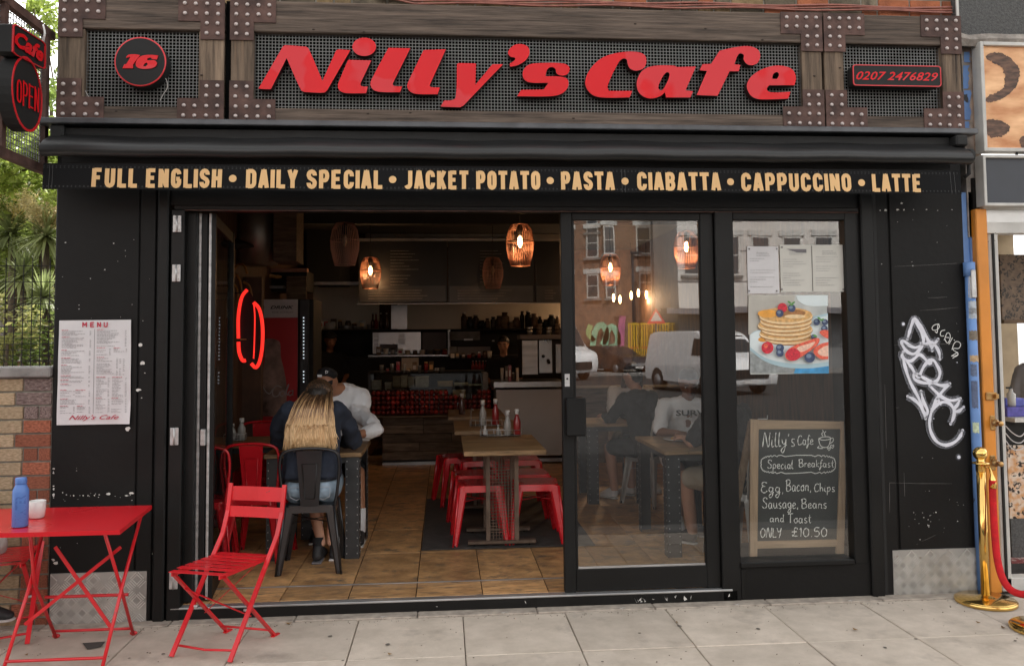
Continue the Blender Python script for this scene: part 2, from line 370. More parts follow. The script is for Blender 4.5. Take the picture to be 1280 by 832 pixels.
# ---------------------------------------------------------------- text helper (default vector font, flattened to a mesh)
def text_mb(mb, s, x0, x1, z0, z1, y, m, ext=.0, shear=0, off=0, sx=None, M=None, bold=0):
    cu = bpy.data.curves.new('t', 'FONT'); cu.body = s; cu.size = 1; cu.shear = shear; cu.offset = off; cu.resolution_u = 2
    o = bpy.data.objects.new('t', cu); col.objects.link(o)
    dg = bpy.context.evaluated_depsgraph_get(); me = bpy.data.meshes.new_from_object(o.evaluated_get(dg))
    bpy.data.objects.remove(o); bpy.data.curves.remove(cu)
    vs = [v.co.copy() for v in me.vertices]; fs = [list(p.vertices) for p in me.polygons]
    bx0, bx1 = min(v.x for v in vs), max(v.x for v in vs); by0, by1 = min(v.y for v in vs), max(v.y for v in vs)
    P = []
    for v in vs:
        u = x0+(v.x-bx0)/(bx1-bx0)*(x1-x0); q = z0+(v.y-by0)/(by1-by0)*(z1-z0); P.append((u, y, q))
    if M: P = [M(p) for p in P]
    mb.add(P, fs, m)
    if ext:
        ed = {}
        for f in fs:
            for i in range(len(f)):
                k = (f[i], f[(i+1) % len(f)]); ed[k] = 1
        bd = [k for k in ed if (k[1], k[0]) not in ed]
        for a, b in bd:
            pa, pb = P[a], P[b]; qa, qb = (pa[0], pa[1]+ext, pa[2]), (pb[0], pb[1]+ext, pb[2])
            mb.add([pa, pb, qb, qa], [(0, 1, 2, 3)], m)
    bpy.data.meshes.remove(me)
def wline(mb, s, p0, p1, h, m, y, **k):   # one line of print between two photo points on plane y, letter height h metres
    a, b = at(*p0, y), at(*p1, y); text_mb(mb, s, a.x, b.x, a.z, a.z+h, y, m, **k)

# ================================================================ GROUND
XL, XR = -60, 60
g = MB().box(XL, XR, -2.1, .02, -.6, -.02).build('pavement', M['joint'], kind='structure')
jx = [ground(px, py).x for px, py in ((310, 787), (446, 780.6), (577, 772), (707, 768), (833, 761.6), (956, 757), (1077.5, 752), (1229, 766))]
step = (jx[-1]-jx[0])/7
jx = [jx[0]+i*step for i in range(8)]
while jx[0] > -4.6: jx.insert(0, jx[0]-step)
while jx[-1] < 6: jx.append(jx[-1]+step)
jy = [-.105, -.74, -1.38, -1.78]
def slabmesh(w_, d_, k):
    mb = MB(); rr = random.Random(k)
    mb.box(-w_/2, w_/2, -d_/2, d_/2, -.03, 0, bev=.004); return mb.mesh('paving_slab', M['slab'])
sm = [slabmesh(step-.0055, .6295, k) for k in range(1)]
for j in range(len(jy)-1):
    for i in range(len(jx)-1):
        inst('paving_slab', sm[0], ((jx[i]+jx[i+1])/2, (jy[j]+jy[j+1])/2, random.uniform(-.002, .002)), g, (random.uniform(-.002, .002), random.uniform(-.002, .002), 0), (1, (jy[j]-jy[j+1]-.0055)/.6295, 1))
mb = MB()
rx = XL
for a, b in ((XL, jx[0]), (jx[-1], XR)): mb.box(a, b-.01 if b > 0 else b, -1.78, -.105, -.03, -.001)
mb.build('distant_paving', M['slab'], g, kind='stuff')
kb = MB(); x = -4.6
ks = MB().box(-.3, .3, -.16, .16, -.14, 0, bev=.012).mesh('kerb_stone', M['concrete'])
while x < 6: inst('kerb_stone', ks, (x, -1.945, 0), g, scale=(1.48, 1, 1)); x += .9
tm = MB().box(-.36, .36, -.05, .055, -.03, .006, bev=.006).mesh('threshold_stone', M['kerbm'])
x = -2.7
while x < 3.6:
    inst('threshold_stone', tm, (x, -.055, random.uniform(-.001, .002)), g); x += .724
# gum spots and dirt on the slabs
mb = MB()
rr = random.Random(5)
for k in range(26):
    cx, cy, r_ = rr.uniform(-2.4, 3.6), rr.uniform(-1.3, -.12), rr.uniform(.004, .016)
    n = 9; mb.add([(cx+r_*rr.uniform(.7, 1.2)*math.cos(6.283*i/n), cy+r_*rr.uniform(.7, 1.2)*math.sin(6.283*i/n), .0045) for i in range(n)], [list(range(n))])
mb.build('chewing_gum_spots', mat('old_gum', (.12, .105, .09), .9), g, kind='stuff')
mb = MB()
mb.box(-300, 300, -34, -2.1, -.7, -.12)
tag(mb.build('road', M['asphalt']), kind='structure')
mb = MB(); mb.box(-300, 300, -300, -34, -.65, -.02); tag(mb.build('far_pavement', M['concrete']), kind='structure')
tag(MB().box(-300, 300, 0.03, 300, -.65, -.03).build('ground', M['concrete']), kind='structure')

mb = MB(); rr = random.Random(15)
for k in range(420):
    if rr.random() < .6: cx, cy = rr.uniform(-2.6, 3.5), -.11-abs(rr.gauss(0, .05))
    else: cx, cy = rr.uniform(-2.6, 3.5), rr.uniform(-1.4, -.1)
    r_ = rr.uniform(.0015, .005); mb.ball((cx, cy, .003), (r_, r_*rr.uniform(.5, 1), r_*.5), seg=5, rings=3)
mb.build('grit', mat('grit', (.16, .13, .1), .95, var=.5, vs=30), g, kind='stuff')
mb = MB()
for k in range(9):
    cx, cy, a_ = rr.uniform(-2.3, 3.4), rr.uniform(-1.1, -.13), rr.uniform(0, 3.1); L = rr.uniform(.012, .03)
    mb.add([(cx+L*math.cos(a_)*u-L*.5*math.sin(a_)*v, cy+L*math.sin(a_)*u+L*.5*math.cos(a_)*v, .006+.006*abs(u)) for u, v in ((-1, 0), (0, 1), (1, 0), (0, -1))], [(0, 1, 2, 3)])
mb.build('fallen_leaves', mat('dry_leaf', (.2, .12, .05), .9, var=.4), g, kind='stuff')
# broken dark corner of one slab by the table
a = [ground(*p_, .0048) for p_ in ((103, 803), (132, 801), (126, 808), (109, 811))]; MB().add(a, [(0, 1, 2, 3)]).build('broken_corner', mat('tar_patch', (.06, .055, .05), .95), g)

# ================================================================ CAFE BUILDING
PX = dict()
cafe = thing('cafe_building', (0, .3, 0), 'black painted cafe shopfront with brick wall above, open folding doors and dark interior', 'building')
FL, FR = at(66, 500).x, at(1211, 500).x          # outer edges of the front
xo0, xo1 = at(215, 500).x, at(1080, 500).x        # the opening between the pillars
def xz(px, py, y=0): p = at(px, py, y); return p.x, p.z
def upright(mb, pxa, pxb, y0, y1, z0, z1, bev=.004):
    mb.box(at(pxa, 480, y0).x, at(pxb, 480, y0).x, y0, y1, z0, z1, bev=bev)
HZ = 2.46
# pillars
mb = MB(); upright(mb, 66, 211, 0.012, .45, -.02, 2.95, 0); pl = mb.build('pillar', M['black'], cafe)
mb = MB()
upright(mb, 66, 171, 0, .02, -.0, 2.6); mb.build('board', M['black'], pl)
mb = MB(); upright(mb, 173, 192, -.006, .02, .0, 2.6); mb.build('moulding', M['black'], pl)
mb = MB(); upright(mb, 194, 208, -.03, .02, .0, 2.6, .008); mb.build('moulding', M['blackc'], pl)
mb = MB(); upright(mb, 1080, 1211, .012, .45, -.02, 2.95, 0); pr = mb.build('pillar', M['black'], cafe)
mb = MB(); upright(mb, 1119, 1211, 0, .02, 0, 2.6); mb.build('board', M['black'], pr)
mb = MB(); upright(mb, 1101, 1116, -.008, .02, 0, 2.6); mb.build('moulding', M['black'], pr)
mb = MB(); upright(mb, 1083, 1099, -.032, .02, 0, 2.6, .008); mb.build('moulding', M['blackc'], pr)
mb = MB(); upright(mb, 1098, 1102, -.012, .01, 0, 2.6, .001); mb.build('moulding', M['black2'], pr)
# scratches and chipped paint (bare patches with their own shape)
def chips(spots, name, par, yy, m):
    mb = MB(); rr = random.Random(3)
    for (px, py, r_) in spots:
        c = at(px, py, yy); n = 8; r_ = r_*.005
        a0 = rr.uniform(0, 6); e = rr.uniform(.5, 1)
        P = [Vector((c.x+r_*rr.uniform(.5, 1.15)*math.cos(6.283*i/n+a0), yy, c.z+r_*e*rr.uniform(.5, 1.2)*math.sin(6.283*i/n+a0))) for i in range(n)]
        mb.add(P, [list(range(n))])
    return mb.build(name, m, par, kind='stuff')
rr = random.Random(11)
sp = [(175, 431, 3.2), (178, 454, 3), (173, 487, 3.4), (177, 497, 1), (160, 535, 3.4), (181, 466, 1), (135, 617, 3), (164, 616, 3.5), (158, 619, 2), (92, 668, 2), (142, 304, 1), (82, 303, 1.2), (131, 337, 1), (113, 348, .8), (104, 619, 1.3), (110, 619, 1), (118, 619, 1.1), (124, 618, 1), (92, 619, 1.2), (83, 618, .9)]
sp += [(67, rr.uniform(580, 640), rr.uniform(.8, 1.8)) for _ in range(12)] + [(rr.uniform(70, 165), rr.gauss(619, 3), rr.uniform(.4, .9)) for _ in range(16)] + [(rr.uniform(70, 205), rr.uniform(270, 700), rr.uniform(.3, .7)) for _ in range(26)]
sp += [(67, 700, 1.6), (70, 703, 3), (66, 699, 2)]
chips(sp, 'paint_chips', pl, -.0085, M['chip'])
sp = [(1100, 263, 1.4), (1107, 263, 2), (1122, 262, 2.2), (1127, 254, 2), (1130, 262, 1.4), (1142, 262, 1), (1158, 262, 1.4), (1172, 263, 1), (1190, 262, 1), (1102, 330, 1), (1141, 332, 1), (1140, 327, .7), (1092, 470, 1.2), (1160, 656, 1.3), (1170, 640, 1.4), (1197, 651, 1), (1161, 658, 1), (1150, 674, 1)]
sp += [(rr.uniform(1119, 1205), rr.uniform(270, 680), rr.uniform(.25, .6)) for _ in range(28)] + [(rr.uniform(1135, 1175), rr.uniform(640, 660), rr.uniform(.3, .9)) for _ in range(14)]
chips(sp, 'paint_chips', pr, -.0095, M['chip'])
mb = MB()
for (a, b) in (((1118, 333), (1196, 329)), ((1117, 431), (1205, 429)), ((1119, 509), (1124, 509)), ((1112, 603), (1190, 604)), ((1112, 603), (1112, 640)), ((1152, 676), (1170, 668)), ((1106, 480), (1108, 560)), ((1094, 615), (1095, 660)), ((1160, 372), (1184, 371)), ((1150, 388), (1198, 384)), ((1130, 590), (1131, 620))):
    mb.ribbon([at(*a, -.01), at((a[0]+b[0])/2, (a[1]+b[1])/2+.4, -.01), at(*b, -.01)], [.0008, .0016, .0008])
mb.build('scratches', M['concrete'], pr, kind='stuff')

# header behind the awning, ceiling edge of the opening
mb = MB(); mb.box(xo0-.05, xo1+.05, .0, .3, HZ+.03, 2.97); hd = mb.build('lintel', M['blackc'], cafe)
mb = MB(); mb.box(xo0, xo1, -.012, .1, HZ-.0, HZ+.028, bev=.004); mb.build('track_cover', M['blackc'], hd)
mb = MB(); mb.box(xo0, xo1, -.014, -.004, HZ-.006, HZ+.0, bev=.001); mb.build('drip_edge', M['rust'], hd)
# threshold
zt = .078
mb = MB(); mb.box(xo0, at(921, 740).x, -.012, .15, 0.004, zt-.012); th = mb.build('threshold', M['blackc'], cafe)
mb = MB(); mb.box(xo0+.01, at(915, 740).x, -.02, .045, zt-.012, zt, bev=.003); mb.build('sill_strip', M['alu'], th)
mb = MB(); mb.box(xo0+.01, at(915, 740).x, .33, .345, zt+.003, zt+.008); mb.build('floor_strip', M['alu'], th)
mb = MB(); rr = random.Random(2)
for k in range(12):
    c = at(rr.choice((rr.uniform(790, 860), rr.uniform(250, 910))), 742, -.013); mb.add([(c.x+rr.uniform(-.015, .015), -.0135, rr.uniform(.015, .055)) for _ in range(4)], [(0, 1, 2, 3)])
mb.build('paint_chips', M['chip'], th, kind='stuff')
# tread plates at the foot of each pillar
def tread(pxa, pxb, pya, pyb, par):
    y = -.004 if par is pl else -.004
    a, b = at(pxa, pyb, y), at(pxb, pya, y); mb = MB()
    mb.box(a.x, b.x, -.012, .002, max(.004, a.z), b.z); o = mb.build('tread_plate', M['plate'], par)
    q = MB(); c = .062; ny = -.0135
    w_, h_ = b.x-a.x, b.z-a.z
    for i in range(int(w_/c*1.0)+2):
        for j in range(int(h_/c)+2):
            cx, cz = a.x+(i+.5)*c, max(.004, a.z)+(j+.5)*c
            d = (1, 1) if (i+j) % 2 else (1, -1)
            for k in range(-2, 3):
                ox, oz = -d[1]*k*.0085, d[0]*k*.0085
                L = .025
                p0 = Vector((cx+ox-d[0]*L*.707, ny, cz+oz-d[1]*L*.707)); p1 = Vector((cx+ox+d[0]*L*.707, ny, cz+oz+d[1]*L*.707))
                if min(p0.x, p1.x) < a.x or max(p0.x, p1.x) > b.x or min(p0.z, p1.z) < a.z or max(p0.z, p1.z) > b.z: continue
                q.bar(p0, p1, .0048, .005, up=(0, 1, 0))
    q.build('raised_bars', M['bars'], o, kind='stuff')
tread(62, 184, 713, 788, pl)
tread(1117, 1222, 684, 745, pr)

# ---- brick wall above (stretchers laid one by one)
wz0 = 3.70
BW = thing('brick_wall', (0, .15, 2.95), 'sooty yellow stock brick wall above the wooden sign panels', 'wall')
mb = MB().box(FL-.02, at(1190, 10).x, .008, .35, 2.97, 9.0); core = mb.build('mortar', M['mortar'], BW)
bm_ = {k: MB().box(-.105, .105, 0, .05, -.0315, .0315, bev=.005).mesh('brick', M[k]) for k in ('sbrick', 'bbrick', 'obrick')}
rr = random.Random(4); xr = at(1190, 10).x
for c_ in range(9):
    z = wz0+c_*.076; x = FL-.02+(0 if c_ % 2 else -.11)
    while x < xr-.02:
        L = .222 if rr.random() < .72 else .112
        x1 = min(x+L, xr); x0 = max(x, FL-.02)
        if x1-x0 > .03:
            f = (x0-FL)/(xr-FL)
            k = 'obrick' if (rr.random() < (.5 if f > .8 else .08)) else ('bbrick' if rr.random() < f*.9 else 'sbrick')
            inst('brick', bm_[k], ((x0+x1)/2, -rr.uniform(0, .006), z+rr.uniform(-.002, .002)), BW, (0, 0, rr.uniform(-.01, .01)), ((x1-x0-.012)/.21, 1, 1))
        x += L
# reddish pipes and cable run along the bricks
mb = MB()
for k, (dz, r_) in enumerate(((0, .007), (.014, .006), (.027, .007))):
    pts = [at(470+i*24, 0+ (i*24)/720*12+3.0+1.2*math.sin(i*.9+k)-(5 if i < 2 else 0), -.03)+Vector((0, 0, dz-.0)) for i in range(31)]
    mb.tube(pts, r_, 6)
cb = mb.build('cable_bundle', mat('red_cable', (.32, .12, .09), .5, var=.25, vs=20)); tag(cb, 'thin reddish cables clipped along the bricks above the main sign', 'cable')

# ================================================================ SIGN PANELS
YS = -.09
ZT, ZB = 3.742, 2.988
def L_plate(sx, sz):
    """corner plate, corner at origin going +x*sx, -z... in units of metres"""
    W, H, a = .275, .255, .143
    poly = [(0, 0), (W, 0), (W, a), (a, a), (a, H), (0, H)]
    poly = [(p[0]*sx, p[1]*sz) for p in poly]
    if sx*sz < 0: poly = poly[::-1]
    mb = MB(); mb.prism([poly], lambda x, z, k: (x, -.007 if k == 0 else 0, z)); return mb.mesh('corner_plate', M['rust'])
plates = {(sx, sz): L_plate(sx, sz) for sx in (1, -1) for sz in (1, -1)}
boltm = MB().lathe([(.0125, 0), (.0125, .004), (.009, .009), (.003, .0105)], (0, 0, 0), 10, ax=Matrix(((1, 0, 0), (0, 0, -1), (0, 1, 0)))).mesh('bolt', M['bolt'])
def sign_panel(x0, x1, bw0, bw1, it, ib, label, csp):
    t = thing('sign_panel', ((x0+x1)/2, 0, ZB), label, 'shop sign', 'timber framed mesh panels over the shop')
    iz1, iz0 = it, ib
    MB().box(x0, x1, YS, -.02, iz1, ZT, bev=.006).build('timber_beam', M['wood_h'], t)
    MB().box(x0, x1, YS, -.02, ZB, iz0, bev=.006).build('timber_beam', M['wood_h'], t)
    MB().box(x0, x0+bw0, YS+.003, -.02, iz0+.002, iz1-.002, bev=.006).build('timber_beam', M['wood_v'], t)
    MB().box(x1-bw1, x1, YS+.003, -.02, iz0+.002, iz1-.002, bev=.006).build('timber_beam', M['wood_v'], t)
    MB().box(x0+.02, x1-.02, -.012, .004, ZB+.02, ZT-.02).build('backing_board', M['backing'], t)
    q = MB(); s_ = .0205; a0, a1 = x0+bw0, x1-bw1; ym = -.05
    n = int((a1-a0)/s_)
    for i in range(n+1):
        xx = a0+i*(a1-a0)/n+random.uniform(-.0006, .0006); q.box(xx-.002, xx+.002, ym-.003, ym, iz0-.02, iz1+.02)
    n = int((iz1-iz0)/s_)
    for i in range(n+1):
        zz = iz0+i*(iz1-iz0)/n; q.box(a0-.02, a1+.02, ym+.0005, ym+.0035, zz-.002, zz+.002)
    q.build('wire_mesh', M['mesh'], t, kind='stuff')
    for (cx, sx) in ((x0-.004, 1), (x1+.004, -1)):
        for (cz, sz) in ((ZT+.004, -1), (ZB-.004, 1)):
            p = inst('corner_plate', plates[(sx, sz)], (cx, YS, cz), t)
            for i in range(4):
                for j in range(4):
                    if i > 1 and j > 1: continue
                    inst('bolt', boltm, (cx+sx*(.038+i*.066)+random.uniform(-.002, .002), YS-.007, cz+sz*(.035+j*.061)+random.uniform(-.002, .002)), p)
    return t
X = lambda px, y=YS: at(px, 90, y).x
iz1, iz0 = at(640, 46, YS).z, at(640, 139, YS).z
p1 = sign_panel(X(72.5), X(279.5), .15, .15, iz1, iz0, 'small square timber sign panel with the round number sixteen sign', 1)
p2 = sign_panel(X(288), X(1028), .138, .132, iz1, iz0, 'long central timber sign panel carrying the big red shop name', 1)
p3 = sign_panel(X(1031.5), X(1202), .128, .132, iz1, iz0, 'square timber sign panel at the right carrying the phone number', 1)
tag(MB().box(X(283.7)-.012, X(283.7)+.012, -.07, .0, ZB, ZT).build('cover_strip', M['backing'], p2))
# knots and nails in the beams
mb = MB(); rr = random.Random(8)
for (px, py) in ((392, 37), (455, 40), (587, 155), (794, 30), (882, 36), (717, 148), (787, 157), (877, 159), (460, 142), (513, 141), (557, 157), (955, 158), (953, 50), (252, 94), (145, 139), (1050, 85), (1018, 95)):
    c = at(px, py, YS-.001); mb.lathe([(.007, 0), (.006, .002)], c, 8, ax=Matrix(((1.4, 0, 0), (0, 0, -1), (0, .7, 0))))
mb.build('wood_knots', mat('knot', (.035, .022, .015), .8), p2, kind='stuff')

# ---- big red letters, traced in photo pixels: enlargements at 4x
def z2(p): return (300+p[0]/4, p[1]/4)+tuple(p[2:])
def z3(p): return (620+p[0]/4, p[1]/4)+tuple(p[2:])
def z4(p): return (940+p[0]/3.765, p[1]/3.765)+tuple(p[2:])
def ell(cx, cy, rx, ry, n=12): return [(cx+rx*math.cos(6.283*i/n), cy+ry*math.sin(6.283*i/n), 1) for i in range(n)]
LET = [
 ('N', z2, [[(92, 444), (215, 232), (226, 227, 1), (330, 234), (344, 246, 1), (412, 404), (480, 254), (492, 247), (552, 252), (436, 452), (420, 464, 1), (324, 461), (306, 452, 1), (233, 292), (160, 436), (152, 446, 1)]]),
 ('dot', z2, [ell(621, 235, 59, 46)]),
 ('i', z2, [[(540, 300), (657, 303), (603, 416), (606, 430, 1), (640, 434), (630, 467), (530, 466, 1), (500, 455, 1), (489, 430, 1), (500, 395, 1)]]),
 ('l', z2, [[(742, 240), (852, 242), (763, 420), (770, 430, 1), (812, 433), (800, 462), (700, 460, 1), (665, 448, 1), (652, 420, 1), (664, 385, 1)]]),
 ('l', z2, [[(918, 251), (1030, 247), (948, 428), (956, 436, 1), (1000, 438), (988, 472), (880, 470, 1), (848, 456, 1), (836, 430, 1), (848, 395, 1)]]),
 ('y', z2, [[(1085, 320), (1094, 316), (1180, 318), (1177, 424), (1262, 322), (1316, 322), (1118, 528), (1100, 537), (1003, 534), (1020, 503), (1056, 502, 1), (1078, 488, 1)]]),
 ('apostrophe', z3, [[(60, 262, 1), (85, 230, 1), (120, 221, 1), (156, 232, 1), (168, 262, 1), (150, 300, 1), (110, 326, 1), (72, 335), (68, 320), (88, 306, 1), (96, 292, 1), (72, 284, 1)]]),
 ('s', z3, [[(106, 482), (125, 450), (238, 448), (262, 415), (165, 412, 1), (137, 390, 1), (137, 352, 1), (165, 324, 1), (220, 316, 1), (335, 318, 1), (366, 336, 1), (362, 366, 1), (335, 379, 1), (305, 370, 1), (296, 345, 1), (275, 336, 1), (256, 350, 1), (247, 382), (325, 384, 1), (358, 398, 1), (360, 435, 1), (330, 468, 1), (270, 482, 1)]]),
 ('C', z3, [[(668, 488), (530, 488, 1), (478, 472, 1), (447, 425, 1), (455, 375, 1), (488, 325, 1), (540, 285, 1), (620, 263, 1), (700, 260, 1), (742, 275, 1), (752, 305, 1), (740, 340, 1), (705, 354, 1), (672, 345, 1), (658, 320, 1), (654, 300, 1), (635, 294, 1), (612, 315, 1), (558, 430, 1), (564, 455), (682, 455)]]),
 ('a', z3, [[(775, 493, 1), (735, 482, 1), (708, 450, 1), (706, 400, 1), (735, 352, 1), (790, 330, 1), (890, 329, 1), (905, 336), (1000, 333), (948, 452), (985, 457), (972, 488), (850, 488), (845, 462), (820, 482, 1)], [(858, 362, 1), (868, 376, 1), (845, 432, 1), (825, 453, 1), (812, 440, 1), (818, 415, 1), (840, 375, 1)]]),
 ('f', z3, [[(1003, 476), (1055, 356), (1018, 352), (1032, 322), (1075, 320), (1118, 255), (1190, 238, 1), (1265, 232, 1), (1310, 250, 1), (1321, 285, 1), (1302, 320, 1), (1262, 325, 1), (1238, 300, 1), (1238, 275, 1), (1215, 270, 1), (1192, 322), (1222, 325), (1214, 357), (1168, 357), (1108, 480)]]),
 ('e', z4, [[(170, 465), (182, 432), (90, 435, 1), (70, 422, 1), (80, 402), (200, 402), (207, 365, 1), (190, 328, 1), (140, 310, 1), (80, 315, 1), (15, 345, 1), (-20, 385, 1), (-22, 420, 1), (0, 455, 1), (40, 468, 1)], [(95, 372), (100, 350, 1), (117, 340, 1), (127, 352, 1), (118, 372)]]),
]
lt = thing('shop_name_lettering', (X(660), YS-.04, at(640, 120, YS).z), 'bright red raised letters spelling the cafe name across the wire mesh', 'lettering')
YL = -.115
for nm, fn, loops in LET:
    ls = []
    for lp in loops:
        pts = smooth_path([fn(p) for p in lp], True, 5)
        ls.append([(at(px, py, YL).x, at(px, py, YL).z) for px, py in pts])
    mb = MB()
    mb.prism(ls, lambda x, z, k: (x, YL if k == 0 else YL+.05, z), M['redletter'], M['redside'])
    o = mb.build('letter', None, lt)
# standoffs joining letters to mesh
mb = MB()
for px, py in ((360, 90), (390, 105), (455, 60), (440, 100), (480, 95), (530, 95), (580, 110), (650, 68), (680, 100), (745, 105), (800, 110), (890, 100), (955, 110)):
    c = at(px, py, -.07); mb.bar(c, c+Vector((0, .03, 0)), .012, .012)
mb.build('standoff', M['redside'], lt, kind='stuff')

# round 16 sign
YR = -.15; c = at(175.7, 77.5, YR); r_ = .15
t = thing('round_sign', (c.x, YR+.09, c.z-r_), 'round black sign with a red rim and the number 16', 'sign')
ax = Matrix(((1, 0, 0), (0, 0, -1), (0, 1, 0)))
MB().lathe([(r_-.002, -.09), (r_-.002, -.0)], c, 48, ax=ax, smooth=False).build('light_box', M['black2'], t)
MB().lathe([(r_-.006, -.001), (r_, -.001), (r_, .004), (r_-.006, .004)], c, 48, ax=ax).build('red_rim', M['redpaint'], t)
MB().lathe([(r_-.008, .0), (r_-.008, .0055)], c, 48, ax=ax, smooth=False).build('face', M['blackc'], t)
mb = MB(); a, b = at(152, 85.5, YR-.008), at(197, 69, YR-.008)
def num16():
    f = lambda p: (p[0]/4, p[1]/4)+tuple(p[2:])
    one = [[(612, 342), (622, 322), (632, 320, 1), (652, 284), (630, 290), (640, 276, 1), (672, 272, 1), (700, 276), (664, 324), (664, 342)]]
    six = [[(790, 278), (784, 298), (762, 296, 1), (750, 288, 1), (735, 300, 1), (770, 302, 1), (784, 315, 1), (775, 334, 1), (745, 344, 1), (700, 343, 1), (680, 330, 1), (684, 300, 1), (710, 280, 1), (750, 275, 1)], [(722, 320, 1), (716, 330, 1), (726, 333, 1), (738, 322, 1), (732, 314, 1)]]
    for L in (one, six):
        ls = [[(at(px, py, YR-.012).x, at(px, py, YR-.012).z) for px, py in smooth_path([f(p) for p in lp], True, 4)] for lp in L]
        mb.prism(ls, lambda x, z, k: (x, YR-.012 if k == 0 else YR-.006, z))
num16(); mb.build('numeral', M['redletter'], t)
mb = MB(); mb.tube(spl3([at(203, 96, -.1), at(208, 100, -.08), at(209, 110, -.075), at(204, 118, -.075), at(200, 126, -.07)], 6), .0025, 6); mb.build('cable', M['mug'], t)
tag(MB().tube(spl3([at(102, 99, -.06), at(106, 112, -.065), at(113, 125, -.06)], 6), .002, 6).build('loose_wire', M['mug']), 'thin white loose wire hanging at the lower left of the mesh beside number 16', 'wire')

# phone number sign
YP = -.14; a, b = at(1066.5, 107, YP), at(1175.5, 83, YP)
t = thing('phone_sign', ((a.x+b.x)/2, YP+.05, a.z), 'narrow black sign with rounded corners and a red telephone number', 'sign')
def rrect(x0, x1, z0, z1, r, n=5):
    o = []
    for cx, cz, a0 in ((x1-r, z0+r, -90), (x1-r, z1-r, 0), (x0+r, z1-r, 90), (x0+r, z0+r, 180)):
        o += [(cx+r*math.cos(R(a0+90*i/n)), cz+r*math.sin(R(a0+90*i/n))) for i in range(n+1)]
    return o
MB().prism([rrect(a.x, b.x, a.z, b.z, .02)], lambda x, z, k: (x, YP if k == 0 else YP+.07, z)).build('light_box', M['black2'], t)
MB().prism([rrect(a.x-.001, b.x+.001, a.z-.001, b.z+.001, .02), rrect(a.x+.005, b.x-.005, a.z+.005, b.z-.005, .016)[::-1]], lambda x, z, k: (x, YP-.004 if k == 0 else YP+.002, z)).build('red_rim', M['redpaint'], t)
MB().box(a.x+.007, b.x-.007, YP-.002, YP+.004, a.z+.007, b.z-.007).build('face', M['blackc'], t)
mb = MB(); text_mb(mb, '0207 2476829', at(1070, 100, YP).x, at(1172, 100, YP).x, at(1100, 100.5, YP).z, at(1100, 90, YP).z, YP-.0045, M['redletter'], shear=.35, off=.008); mb.build('numerals', None, t)

# ================================================================ LEDGE AND AWNING
lx0, lx1 = at(46, 163, -.16).x, at(1223, 180, -.16).x
lg = MB(); lg.box(lx0, lx1, -.17, .0, 2.945, 2.982, bev=.006); lg = tag(lg.build('metal_ledge', M['lip']), 'grey metal ledge running under the timber sign panels', 'ledge')
aw = thing('awning', (.5, 0, 2.6), 'retracted black canvas awning with gold menu words on its valance', 'awning')
ax0, ax1 = at(56, 190, -.2).x, at(1208, 200, -.2).x
MB().box(ax0+.06, ax1-.06, -.12, .0, 2.72, 2.93).build('cassette', M['black2'], aw)
# rolled canvas front: swept profile with slight sag
prof = [(.0, 2.925), (-.07, 2.905), (-.15, 2.87), (-.225, 2.83), (-.262, 2.80), (-.277, 2.775), (-.268, 2.745), (-.245, 2.732), (-.22, 2.735)]
mb = MB(); n = 60; vs = []
for i in range(n+1):
    x = ax0+(ax1-ax0)*i/n; s_ = .004*math.sin(i*.9)+.003*math.sin(i*.37+1)
    for (y, z) in prof: vs.append((x, y, z+s_*(.5 if y < -.2 else 1)))
k = len(prof); mb.add(vs, [(i*k+j, (i+1)*k+j, (i+1)*k+j+1, i*k+j+1) for i in range(n) for j in range(k-1)], None, True)
mb.build('rolled_canvas', M['vinyl'], aw)
YV = -.262
vt, v0, v1 = at(60, 204, YV).z, at(54, 220, YV).x, at(1200, 230, YV).x
vb = at(60, 236.5, YV).z
print('valance', vt, vb, at(1199, 248, YV).z, at(115, 234, YV).z, at(1150, 246, YV).z, at(115, 210, YV).z, at(1150, 223, YV).z)
mb = MB(); n = 90; m_ = 8; vs = []
for i in range(n+1):
    x = v0+(v1-v0)*i/n
    for j in range(m_+1):
        f = j/m_; wv = .004*math.sin(x*7+.5)*(f)+.003*math.sin(x*17+2)*f
        vs.append((x, YV+.008*(1-f)*0+wv-.012*f, vt-(vt-vb)*f+(.0025*math.sin(x*9) if j == m_ else 0)))
mb.add(vs, [(i*(m_+1)+j, (i+1)*(m_+1)+j, (i+1)*(m_+1)+j+1, i*(m_+1)+j+1) for i in range(n) for j in range(m_)], None, True)
vo = mb.build('valance', M['canvas'], aw)
def vy(x, z):
    f = (vt-z)/(vt-vb); return YV+.004*math.sin(x*7+.5)*f+.003*math.sin(x*17+2)*f-.012*f
mb = MB()
for zz in (vt-.018, vt-.026, vb+.012, vb+.018):
    q = [(v0+(v1-v0)*i/240, 0, zz) for i in range(241)]
    for i in range(0, 240):
        a = q[i]; b = (a[0]+.008, 0, zz); mb.add([(a[0], vy(a[0], zz)-.002, zz), (b[0], vy(b[0], zz)-.002, zz), (b[0], vy(b[0], zz)-.002, zz+.0013), (a[0], vy(a[0], zz)-.002, zz+.0013)], [(0, 1, 2, 3)])
for px in (62, 66, 250, 255, 521, 525, 777, 781, 1023, 1027, 1187, 1192):
    x = at(px, 220, YV).x
    for i in range(22):
        z = vt-.01-i*(vt-vb-.01)/22; mb.add([(x, vy(x, z)-.002, z), (x+.0014, vy(x, z)-.002, z), (x+.0014, vy(x, z)-.002, z-.008), (x, vy(x, z)-.002, z-.008)], [(0, 1, 2, 3)])
mb.build('stitching', M['stitch'], vo, kind='stuff')
